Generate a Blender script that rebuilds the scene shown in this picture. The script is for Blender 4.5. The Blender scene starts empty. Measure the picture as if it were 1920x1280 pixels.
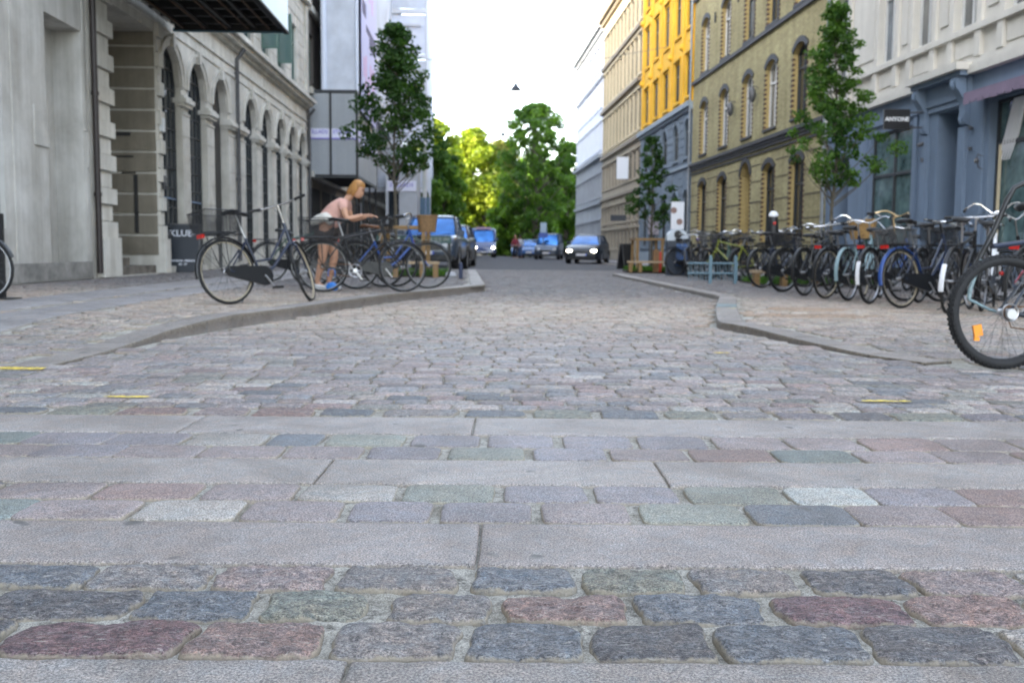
import bpy, bmesh, math, random
import numpy as np
from mathutils import Vector, Matrix, Euler, noise as mnoise
R = math.radians
C = bpy.context.scene.collection
SC = bpy.context.scene
random.seed(7)

# ------------------------------------------------------------------ camera
CAMH = 0.70
F = 1867.0 / 1920.0                     # focal length in frame widths
PITCH = math.atan(173 / 1867.0)
ROLL = R(0.45)
fw = Vector((0, math.cos(PITCH), -math.sin(PITCH)))
up0 = Vector((0, math.sin(PITCH), math.cos(PITCH)))
rt0 = Vector((1, 0, 0))
rt = rt0 * math.cos(ROLL) + up0 * math.sin(ROLL)
up = up0 * math.cos(ROLL) - rt0 * math.sin(ROLL)
cam_d = bpy.data.cameras.new('camera')
cam = bpy.data.objects.new('camera', cam_d)
C.objects.link(cam)
SC.camera = cam
cam.matrix_world = Matrix(((rt.x, up.x, -fw.x, 0), (rt.y, up.y, -fw.y, 0), (rt.z, up.z, -fw.z, CAMH), (0, 0, 0, 1)))
cam_d.sensor_width = 36.0
cam_d.lens = 36.0 * F
cam_d.clip_start = 0.05
cam_d.clip_end = 3000
cam_d.dof.use_dof = True
cam_d.dof.focus_distance = 2.15
cam_d.dof.aperture_fstop = 6.0

# ------------------------------------------------------------------ light
SUN_EL, SUN_AZ = R(19), R(-125)          # azimuth from +Y, clockwise
world = bpy.data.worlds.new('World')
SC.world = world
world.use_nodes = True
wn = world.node_tree
for n in list(wn.nodes): wn.nodes.remove(n)
sky = wn.nodes.new('ShaderNodeTexSky')
sky.sky_type = 'NISHITA'
sky.sun_disc = False
sky.sun_elevation = SUN_EL
sky.sun_rotation = SUN_AZ
sky.air_density = 1.0
sky.dust_density = 2.2
sky.ozone_density = 1.0
bg = wn.nodes.new('ShaderNodeBackground')
bg.inputs['Strength'].default_value = 0.15
wo = wn.nodes.new('ShaderNodeOutputWorld')
hs = wn.nodes.new('ShaderNodeHueSaturation')
hs.inputs['Saturation'].default_value = 0.56
wn.links.new(sky.outputs[0], hs.inputs['Color'])
wn.links.new(hs.outputs[0], bg.inputs[0])
wn.links.new(bg.outputs[0], wo.inputs[0])
sun_d = bpy.data.lights.new('sun', 'SUN')
sun_d.energy = 2.2
sun_d.angle = R(0.5)
sun_d.color = (1.0, 0.86, 0.62)
sun = bpy.data.objects.new('sun', sun_d)
C.objects.link(sun)
sd = Vector((math.sin(SUN_AZ) * math.cos(SUN_EL), math.cos(SUN_AZ) * math.cos(SUN_EL), math.sin(SUN_EL)))
sun.rotation_euler = sd.to_track_quat('Z', 'Y').to_euler()
SC.view_settings.view_transform = 'Standard'
SC.view_settings.look = 'None'
SC.view_settings.gamma = 1.0
SC.view_settings.exposure = 3.22

# ------------------------------------------------------------------ pixel -> world
def ray(px, py):
    return fw * 1867.0 + rt * (px - 960) - up * (py - 640)
def G(px, py, z=0.0):
    d = ray(px, py)
    t = (z - CAMH) / d.z
    return Vector((d.x * t, d.y * t, z))
def Vy(px, py, Y):
    d = ray(px, py)
    t = Y / d.y
    return Vector((d.x * t, Y, CAMH + d.z * t))
def yaw_of(dx, dy):
    return math.atan2(dy, dx)
def smooth(a, b, x):
    t = min(1, max(0, (x - a) / (b - a)))
    return t * t * (3 - 2 * t)
KH = 0.10
KRH = 0.05
def zpav(Y): return KH * smooth(6.3, 8.9, Y)
def zpr(Y): return KRH * smooth(6.3, 8.9, Y)
def zp(x, Y): return zpr(Y) if x > 0.8 else zpav(Y)
def lerp_tab(tab, y):
    if y <= tab[0][0]: return tab[0][1]
    for (a, va), (b, vb) in zip(tab, tab[1:]):
        if y <= b: return va + (vb - va) * (y - a) / (b - a)
    return tab[-1][1]

# ------------------------------------------------------------------ materials
MATS = {}
def mat(name, col, rough=0.6, metal=0.0, var=0.0, scale=8.0, bump=0.0, bscale=60.0, spec=0.5,
        emit=0.0, coat=0.0, trans=0.0, stretch=None, col2=None, coords='Object'):
    if name in MATS: return MATS[name]
    m = bpy.data.materials.new(name)
    m.use_nodes = True
    nt = m.node_tree
    b = nt.nodes['Principled BSDF']
    b.inputs['Roughness'].default_value = rough
    b.inputs['Metallic'].default_value = metal
    b.inputs['Specular IOR Level'].default_value = spec
    b.inputs['Coat Weight'].default_value = coat
    if trans: b.inputs['Transmission Weight'].default_value = trans
    b.inputs['Base Color'].default_value = (*col, 1)
    tc = nt.nodes.new('ShaderNodeTexCoord')
    src = tc.outputs[coords]
    if stretch:
        mp = nt.nodes.new('ShaderNodeMapping')
        mp.inputs['Scale'].default_value = stretch
        nt.links.new(src, mp.inputs[0]); src = mp.outputs[0]
    if var > 0 or col2:
        n = nt.nodes.new('ShaderNodeTexNoise')
        n.inputs['Scale'].default_value = scale
        n.inputs['Detail'].default_value = 6
        n.inputs['Roughness'].default_value = 0.65
        nt.links.new(src, n.inputs['Vector'])
        r = nt.nodes.new('ShaderNodeValToRGB')
        r.color_ramp.elements[0].position = 0.32
        r.color_ramp.elements[1].position = 0.68
        c2 = col2 if col2 else tuple(c * (1 - var) for c in col)
        c1 = col if col2 else tuple(min(1, c * (1 + var * 0.6)) for c in col)
        r.color_ramp.elements[0].color = (*c2, 1)
        r.color_ramp.elements[1].color = (*c1, 1)
        nt.links.new(n.outputs[0], r.inputs[0])
        nt.links.new(r.outputs[0], b.inputs['Base Color'])
    if bump > 0:
        n2 = nt.nodes.new('ShaderNodeTexNoise')
        n2.inputs['Scale'].default_value = bscale
        n2.inputs['Detail'].default_value = 5
        nt.links.new(src, n2.inputs['Vector'])
        bp = nt.nodes.new('ShaderNodeBump')
        bp.inputs['Strength'].default_value = 0.6
        bp.inputs['Distance'].default_value = bump
        nt.links.new(n2.outputs[0], bp.inputs['Height'])
        nt.links.new(bp.outputs[0], b.inputs['Normal'])
    if emit:
        b.inputs['Emission Color'].default_value = (*col, 1)
        b.inputs['Emission Strength'].default_value = emit
    MATS[name] = m
    return m

# ------------------------------------------------------------------ mesh builder
class MB:
    def __init__(s):
        s.v = []; s.f = []; s.mi = []; s.m = 0; s.done = []
    def next(s):
        if s.f:
            s.done.append((s.v, s.f, s.mi)); s.v = []; s.f = []; s.mi = []
    def add(s, vs, fs):
        o = len(s.v)
        s.v.extend([tuple(v) for v in vs])
        s.f.extend([tuple(i + o for i in f) for f in fs])
        s.mi.extend([s.m] * len(fs))
    def box(s, x0, x1, y0, y1, z0, z1):
        if x0 > x1: x0, x1 = x1, x0
        if y0 > y1: y0, y1 = y1, y0
        if z0 > z1: z0, z1 = z1, z0
        s.add([(x0,y0,z0),(x1,y0,z0),(x1,y1,z0),(x0,y1,z0),(x0,y0,z1),(x1,y0,z1),(x1,y1,z1),(x0,y1,z1)],
              [(0,3,2,1),(4,5,6,7),(0,1,5,4),(1,2,6,5),(2,3,7,6),(3,0,4,7)])
    def obox(s, c, ax, ay, az, hx, hy, hz):
        c, ax, ay, az = Vector(c), Vector(ax).normalized(), Vector(ay).normalized(), Vector(az).normalized()
        vs = [c + ax*hx*i + ay*hy*j + az*hz*k for k in (-1,1) for (i,j) in ((-1,-1),(1,-1),(1,1),(-1,1))]
        s.add(vs, [(0,3,2,1),(4,5,6,7),(0,1,5,4),(1,2,6,5),(2,3,7,6),(3,0,4,7)])
    def tube(s, pts, r, n=8, cap=True, flat=None):
        pts = [Vector(p) for p in pts]
        rs = r if isinstance(r, (list, tuple)) else [r] * len(pts)
        vs = []; k = len(pts)
        ref = None
        for i, p in enumerate(pts):
            if i == 0: t = pts[1] - pts[0]
            elif i == k - 1: t = pts[-1] - pts[-2]
            else: t = (pts[i+1] - pts[i]).normalized() + (pts[i] - pts[i-1]).normalized()
            if t.length < 1e-9: t = Vector((0, 0, 1))
            t.normalize()
            if ref is None:
                ref = Vector((0, 0, 1)) if abs(t.z) < 0.9 else Vector((1, 0, 0))
            a = (ref - t * ref.dot(t))
            if a.length < 1e-4:
                a = Vector((0, 1, 0)) - t * t.y
            a.normalize(); ref = a
            b = t.cross(a)
            fx = flat if flat else 1
            for j in range(n):
                an = 2 * math.pi * j / n
                vs.append(p + (a * math.cos(an) + b * math.sin(an) * fx) * rs[i])
        fs = []
        for i in range(k - 1):
            for j in range(n):
                j2 = (j + 1) % n
                fs.append((i*n+j, i*n+j2, (i+1)*n+j2, (i+1)*n+j))
        if cap:
            fs.append(tuple(range(n))[::-1]); fs.append(tuple((k-1)*n + j for j in range(n)))
        s.add(vs, fs)
    def lathe(s, prof, c=(0,0,0), n=16, axis='z'):
        vs = []; fs = []
        for (r, h) in prof:
            for j in range(n):
                an = 2*math.pi*j/n
                a, b = r*math.cos(an), r*math.sin(an)
                if axis == 'z': p = (c[0]+a, c[1]+b, c[2]+h)
                elif axis == 'y': p = (c[0]+a, c[1]+h, c[2]-b)
                else: p = (c[0]+h, c[1]+a, c[2]+b)
                vs.append(p)
        k = len(prof)
        for i in range(k-1):
            for j in range(n):
                j2 = (j+1) % n
                fs.append((i*n+j, i*n+j2, (i+1)*n+j2, (i+1)*n+j))
        fs.append(tuple(range(n))[::-1]); fs.append(tuple((k-1)*n+j for j in range(n)))
        s.add(vs, fs)
    def torus(s, c, R1, r, n=32, m=8, a0=0.0, a1=2*math.pi, axis='y', sq=1.0, rw=None):
        full = abs(a1-a0-2*math.pi) < 1e-6
        k = n if full else n+1
        rw = rw or r
        vs = []
        for i in range(k):
            a = a0 + (a1-a0)*i/n
            for j in range(m):
                b = 2*math.pi*j/m
                rr = R1 + r*math.cos(b); h = rw*math.sin(b)
                if axis == 'y': vs.append((c[0]+rr*math.cos(a), c[1]+h, c[2]+rr*math.sin(a)))
                elif axis == 'z': vs.append((c[0]+rr*math.cos(a), c[1]+rr*math.sin(a), c[2]+h))
                else: vs.append((c[0]+h, c[1]+rr*math.cos(a), c[2]+rr*math.sin(a)))
        fs = []
        for i in range(n):
            i2 = (i+1) % k
            for j in range(m):
                j2 = (j+1) % m
                fs.append((i*m+j, i*m+j2, i2*m+j2, i2*m+j))
        if not full:
            fs.append(tuple(range(m))); fs.append(tuple(n*m+j for j in range(m))[::-1])
        s.add(vs, fs)
    def loft(s, rings, cap=True):
        n = len(rings[0]); vs = [p for r in rings for p in r]; fs = []
        for i in range(len(rings)-1):
            for j in range(n):
                j2 = (j+1) % n
                fs.append((i*n+j, i*n+j2, (i+1)*n+j2, (i+1)*n+j))
        if cap:
            fs.append(tuple(range(n))[::-1]); fs.append(tuple((len(rings)-1)*n+j for j in range(n)))
        s.add(vs, fs)
    def prism(s, poly, y0, y1):      # poly in x,z extruded along y
        n = len(poly)
        vs = [(x, y0, z) for x, z in poly] + [(x, y1, z) for x, z in poly]
        fs = [tuple(range(n)), tuple(range(n, 2*n))[::-1]] + [(i, i+n, (i+1) % n + n, (i+1) % n) for i in range(n)]
        s.add(vs, fs)
    def mesh(s, name, mats, smooth=True, ang=40):
        me = bpy.data.meshes.new(name)
        me.from_pydata(s.v, [], s.f)
        for m in (mats if isinstance(mats, (list, tuple)) else [mats]): me.materials.append(m)
        if any(s.mi): me.polygons.foreach_set('material_index', s.mi)
        bm = bmesh.new(); bm.from_mesh(me)
        bmesh.ops.recalc_face_normals(bm, faces=bm.faces)
        bm.to_mesh(me); bm.free()
        if smooth:
            me.polygons.foreach_set('use_smooth', [True] * len(me.polygons))
            me.set_sharp_from_angle(angle=R(ang))
        me.update()
        return me

def obj(name, me, parent=None, loc=None, rot=None, label=None):
    o = bpy.data.objects.new(name, me)
    C.objects.link(o)
    if parent is not None: o.parent = parent
    if loc is not None: o.location = loc
    if rot is not None: o.rotation_euler = rot
    if label: o['label'] = label
    return o
def build(mb, name, mats, parent=None, loc=None, rot=None, smooth=True, ang=40, label=None):
    if mb.done:
        mb.next()
        o = None
        for (v, f, mi) in mb.done:
            q = MB(); q.v, q.f, q.mi = v, f, mi
            o = build(q, name, mats, parent, loc, rot, smooth, ang, label)
        return o
    return obj(name, mb.mesh(name, mats, smooth, ang), parent, loc, rot, label)
def thing(name, label, cat, loc=(0,0,0), rz=0.0, group=None):
    o = bpy.data.objects.new(name, None)
    C.objects.link(o)
    o.empty_display_size = 0.1
    o.location = loc; o.rotation_euler = (0, 0, rz)
    o['label'] = label; o['category'] = cat
    if group: o['group'] = group
    return o
def tag(o, label, cat, group=None):
    o['label'] = label; o['category'] = cat
    if group: o['group'] = group
    return o
def struct(o, kind='structure'):
    o['kind'] = kind
    return o
def dup(root, loc, rz, label, group=None):
    r = root.copy(); C.objects.link(r)
    r.location = loc; r.rotation_euler = (root.rotation_euler[0], root.rotation_euler[1], rz)
    r['label'] = label
    if group: r['group'] = group
    for ch in list(root.children):
        c = ch.copy(); C.objects.link(c); c.parent = r
        for g in list(ch.children):
            d = g.copy(); C.objects.link(d); d.parent = c
    return r
def text_mesh(body, size, mt, depth=0.002, bold=0.0, xscale=1.0):
    cu = bpy.data.curves.new('lettering', 'FONT')
    cu.body = body; cu.size = size; cu.extrude = depth; cu.offset = bold
    cu.align_x = 'CENTER'; cu.align_y = 'CENTER'
    cu.resolution_u = 2
    o = bpy.data.objects.new('lettering_tmp', cu)
    C.objects.link(o)
    dg = bpy.context.evaluated_depsgraph_get(); dg.update()
    me = bpy.data.meshes.new_from_object(o.evaluated_get(dg))
    bpy.data.objects.remove(o)
    for v in me.vertices: v.co.x *= xscale
    me.materials.clear(); me.materials.append(mt)
    return me
# ================================================================== GROUND
def nodes_of(m):
    nt = m.node_tree
    return nt, nt.nodes, nt.links, nt.nodes['Principled BSDF']
def noise_node(nt, src, scale, detail=5, rough=0.6, dist=0.0):
    n = nt.nodes.new('ShaderNodeTexNoise')
    n.inputs['Scale'].default_value = scale; n.inputs['Detail'].default_value = detail
    n.inputs['Roughness'].default_value = rough; n.inputs['Distortion'].default_value = dist
    nt.links.new(src, n.inputs['Vector'])
    return n.outputs[0]
def ramp(nt, src, p0, p1, c0=(0,0,0,1), c1=(1,1,1,1)):
    r = nt.nodes.new('ShaderNodeValToRGB')
    r.color_ramp.elements[0].position = p0; r.color_ramp.elements[1].position = p1
    r.color_ramp.elements[0].color = c0; r.color_ramp.elements[1].color = c1
    nt.links.new(src, r.inputs[0])
    return r.outputs[0]
def mixc(nt, fac, a, b, mode='MIX'):
    m = nt.nodes.new('ShaderNodeMix'); m.data_type = 'RGBA'; m.blend_type = mode
    for s, v in ((m.inputs[0], fac), (m.inputs[6], a), (m.inputs[7], b)):
        if isinstance(v, (int, float)): s.default_value = v
        elif isinstance(v, tuple): s.default_value = v
        else: nt.links.new(v, s)
    return m.outputs[2]
def mathn(nt, op, a, b):
    m = nt.nodes.new('ShaderNodeMath'); m.operation = op
    for s, v in ((m.inputs[0], a), (m.inputs[1], b)):
        if isinstance(v, (int, float)): s.default_value = v
        else: nt.links.new(v, s)
    return m.outputs[0]
def bumpn(nt, h, dist, strength=0.7):
    b = nt.nodes.new('ShaderNodeBump'); b.inputs['Strength'].default_value = strength
    b.inputs['Distance'].default_value = dist
    nt.links.new(h, b.inputs['Height'])
    return b.outputs[0]

def stone_material(name, rough_stone=True):
    m = bpy.data.materials.new(name); m.use_nodes = True
    nt, nd, lk, b = nodes_of(m)
    tc = nd.new('ShaderNodeTexCoord'); P = tc.outputs['Object']
    at = nd.new('ShaderNodeAttribute'); at.attribute_name = 'col'
    ae = nd.new('ShaderNodeAttribute'); ae.attribute_name = 'edge'
    base = at.outputs['Color']
    tint = noise_node(nt, P, 13, 5, 0.75, 1.0)
    base = mixc(nt, 0.55 if rough_stone else 0.3, base, mixc(nt, ramp(nt, tint, 0.35, 0.65), (0.86, 0.99, 1.14, 1), (1.30, 1.0, 0.84, 1)), 'MULTIPLY')
    # crystalline grain
    grain = noise_node(nt, P, 190, 4, 0.9)
    g = ramp(nt, grain, 0.42, 0.60, (0.32, 0.32, 0.33, 1), (2.0, 1.97, 1.93, 1))
    c = mixc(nt, 0.85, base, g, 'MULTIPLY')
    mid = noise_node(nt, P, 38, 8, 0.8, 0.5)
    g2 = ramp(nt, mid, 0.40, 0.60, (0.42, 0.42, 0.45, 1), (1.55, 1.52, 1.46, 1)) if rough_stone else ramp(nt, mid, 0.35, 0.66, (0.72, 0.72, 0.72, 1), (1.25, 1.24, 1.22, 1))
    c = mixc(nt, 0.9, c, g2, 'MULTIPLY')
    # streaky pale scratches and dust
    mp = nd.new('ShaderNodeMapping'); mp.inputs['Scale'].default_value = (0.45, 2.2, 1); mp.inputs['Rotation'].default_value = (0, 0, 0.15)
    lk.new(P, mp.inputs[0])
    dn = noise_node(nt, mp.outputs[0], 75, 8, 0.75, 1.2)
    dm = ramp(nt, dn, 0.54, 0.64)
    dm = mathn(nt, 'MULTIPLY', dm, 0.62 if rough_stone else 0.2)
    if not rough_stone:
        blot = noise_node(nt, P, 2.3, 7, 0.7, 0.8)
        c = mixc(nt, 0.9, c, ramp(nt, blot, 0.36, 0.62, (0.74, 0.72, 0.70, 1), (1.12, 1.12, 1.12, 1)), 'MULTIPLY')
        spot = noise_node(nt, P, 7, 2, 0.4)
        c = mixc(nt, ramp(nt, spot, 0.70, 0.74), c, (0.10, 0.095, 0.09, 1))
    c = mixc(nt, dm, c, (0.44, 0.42, 0.38, 1))
    # sandy rim worn into the shoulders of each stone
    en = noise_node(nt, P, 60, 5, 0.7)
    e = mathn(nt, 'ADD', ae.outputs['Fac'], mathn(nt, 'MULTIPLY', mathn(nt, 'SUBTRACT', en, 0.5), 1.6))
    em = ramp(nt, e, 0.55, 1.0)
    em = mathn(nt, 'MULTIPLY', em, 0.75)
    c = mixc(nt, em, c, (0.33, 0.285, 0.215, 1))
    lk.new(c, b.inputs['Base Color'])
    lk.new(ramp(nt, mid, 0.3, 0.7, (0.5,)*3 + (1,), (0.78,)*3 + (1,)), b.inputs['Roughness'])
    b.inputs['Specular IOR Level'].default_value = 0.42
    h = mathn(nt, 'ADD', mathn(nt, 'MULTIPLY', grain, 0.35), mathn(nt, 'MULTIPLY', noise_node(nt, P, 120, 4, 0.7), 1.0))
    lk.new(bumpn(nt, h, 0.006 if rough_stone else 0.002, 0.9), b.inputs['Normal'])
    return m
M_SETT = stone_material('granite_sett', True)
M_SLAB = stone_material('granite_slab', False)
M_CUT = stone_material('cut_granite_sett', False)

def mortar_material():
    m = bpy.data.materials.new('joint_sand'); m.use_nodes = True
    nt, nd, lk, b = nodes_of(m)
    tc = nd.new('ShaderNodeTexCoord'); P = tc.outputs['Object']
    big = noise_node(nt, P, 5, 5, 0.6); fine = noise_node(nt, P, 260, 4, 0.8); mid = noise_node(nt, P, 40, 6, 0.75)
    c = ramp(nt, mid, 0.32, 0.54, (0.09, 0.083, 0.072, 1), (0.50, 0.48, 0.44, 1))
    c = mixc(nt, mathn(nt, 'MULTIPLY', ramp(nt, big, 0.45, 0.65), .6), c, (0.22, 0.195, 0.15, 1))
    c = mixc(nt, 0.8, c, ramp(nt, fine, 0.38, 0.62, (0.45, 0.45, 0.43, 1), (1.6, 1.6, 1.55, 1)), 'MULTIPLY')
    lk.new(c, b.inputs['Base Color']); b.inputs['Roughness'].default_value = 0.95
    h = mathn(nt, 'ADD', fine, mathn(nt, 'MULTIPLY', mid, 2.0))
    lk.new(bumpn(nt, h, 0.006, 1.0), b.inputs['Normal'])
    return m
M_MORTAR = mortar_material()

# far paving as a texture of sett rows
def far_sett_material():
    m = bpy.data.materials.new('far_setts'); m.use_nodes = True
    nt, nd, lk, b = nodes_of(m)
    tc = nd.new('ShaderNodeTexCoord')
    br = nd.new('ShaderNodeTexBrick')
    br.inputs['Scale'].default_value = 1.0
    br.inputs['Brick Width'].default_value = 0.22; br.inputs['Row Height'].default_value = 0.14
    br.inputs['Mortar Size'].default_value = 0.014
    br.inputs['Color1'].default_value = (0.115, 0.115, 0.125, 1); br.inputs['Color2'].default_value = (0.085, 0.088, 0.10, 1)
    br.inputs['Mortar'].default_value = (0.11, 0.105, 0.10, 1)
    lk.new(tc.outputs['Object'], br.inputs['Vector'])
    n = noise_node(nt, tc.outputs['Object'], 2.5, 5, 0.6)
    c = mixc(nt, 0.8, br.outputs[0], ramp(nt, n, 0.3, 0.7, (0.75, 0.75, 0.75, 1), (1.2, 1.2, 1.18, 1)), 'MULTIPLY')
    lk.new(c, b.inputs['Base Color']); b.inputs['Roughness'].default_value = 0.9; b.inputs['Specular IOR Level'].default_value = 0.15
    lk.new(bumpn(nt, br.outputs[1], -0.01, 1.0), b.inputs['Normal'])
    return m
M_FAR = far_sett_material()

# base sheets --------------------------------------------------------
mb = MB(); mb.add([(-900,-300,-0.06),(900,-300,-0.06),(900,1500,-0.06),(-900,1500,-0.06)], [(0,1,2,3)])
struct(build(mb, 'ground', mat('ground_soil', (0.10,0.10,0.085), 0.95, var=0.3, scale=0.5), smooth=False))

# kerb lines (X as a function of Y)
LK = [(-3.0,-2.75),(6.25,-2.70),(7.6,-2.66),(9.0,-2.44),(9.9,-2.20),(11.2,-1.98),(13.0,-1.62),(14.6,-1.10),(16.6,-0.46)]
LK2 = [(16.6,-0.46),(22,-0.72),(29,-1.08)]
def XL(Y):
    if Y <= 16.6: return lerp_tab(LK, Y)
    if Y <= 29: return lerp_tab(LK2, Y)
    return -4.25 - 0.035*(Y-29)
RK = [(-3.0,4.6),(5.4,3.05),(6.75,2.42),(7.75,2.17),(8.6,2.03),(9.15,1.88),(11.5,2.35),(14.4,3.0)]
def XR(Y):
    if Y <= 14.4: return lerp_tab(RK, Y)
    if Y <= 27.5: return lerp_tab([(14.4,3.0),(27.5,2.72)], Y)
    return 5.5 - 0.051*(Y-27.5)
def FL(Y): return -7.0 - 0.035*Y
def FR(Y): return 10.1 - 0.051*Y

# sand bed under the setts: road and both pavements share one grid each
def strip(name, x0f, x1f, zf, ys, nx, material, noise_amp=0.0):
    vs = []; fs = []
    for Y in ys:
        a, b_ = x0f(Y), x1f(Y)
        for i in range(nx+1):
            x = a + (b_-a)*i/nx
            z = zf(Y)
            if noise_amp: z += noise_amp * (mnoise.noise(Vector((x*9, Y*9, 0))) + 0.6*mnoise.noise(Vector((x*31, Y*31, 3))))
            vs.append((x, Y, z))
    w = nx+1
    for j in range(len(ys)-1):
        for i in range(nx): fs.append((j*w+i, j*w+i+1, (j+1)*w+i+1, (j+1)*w+i))
    me = bpy.data.meshes.new(name); me.from_pydata(vs, [], fs); me.materials.append(material)
    me.polygons.foreach_set('use_smooth', [True]*len(fs))
    return struct(obj(name, me))
def frange(a, b, s):
    out = []; x = a
    while x < b - 1e-6: out.append(x); x += s
    out.append(b); return out
strip('road_bed', lambda y: -1.9 if y < 3 else -3.2, lambda y: 1.9 if y < 3 else 3.4, lambda y: -0.011, frange(1.0, 5.0, 0.014), 300, M_MORTAR, 0.0055)
strip('road', lambda y: -12, lambda y: 12, lambda y: -0.018, [-3, 1.0], 2, M_MORTAR)
strip('road', lambda y: max(XL(y), -9) - 0.1, lambda y: XR(y) + 0.1, lambda y: -0.017, frange(5.0, 34, 0.2), 20, M_MORTAR)
strip('road', lambda y: -5.6, lambda y: 6.5, lambda y: -0.004, [34, 60, 100, 150], 2, M_FAR)
yl = frange(1.0, 16.6, 0.2) 
strip('left_pavement', lambda y: FL(y) - 0.3, lambda y: XL(y) - 0.02, lambda y: zpav(y) - 0.016, yl, 12, M_MORTAR)
strip('left_pavement', lambda y: FL(y) - 0.3, lambda y: XL(y) - 0.02, lambda y: KH - 0.016, frange(16.6, 28.99, 0.8), 4, M_MORTAR)
strip('left_pavement', lambda y: FL(y) - 0.3, lambda y: XL(29.1) - 0.02 - 0.035*(y-29.1), lambda y: KH - 0.004, [29.0, 60, 110], 2, M_FAR)
strip('right_pavement', lambda y: XR(y) + 0.02, lambda y: FR(y) + 0.3, lambda y: zpr(y) - 0.016, frange(1.0, 14.4, 0.2), 12, M_MORTAR)
strip('right_pavement', lambda y: XR(y) + 0.02, lambda y: FR(y) + 0.3, lambda y: KRH - 0.016, frange(14.4, 27.49, 0.8), 4, M_MORTAR)
strip('right_pavement', lambda y: XR(27.6) + 0.02 - 0.051*(y-27.6), lambda y: FR(y) + 0.3, lambda y: KRH - 0.004, [27.5, 60, 110], 2, M_FAR)

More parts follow.
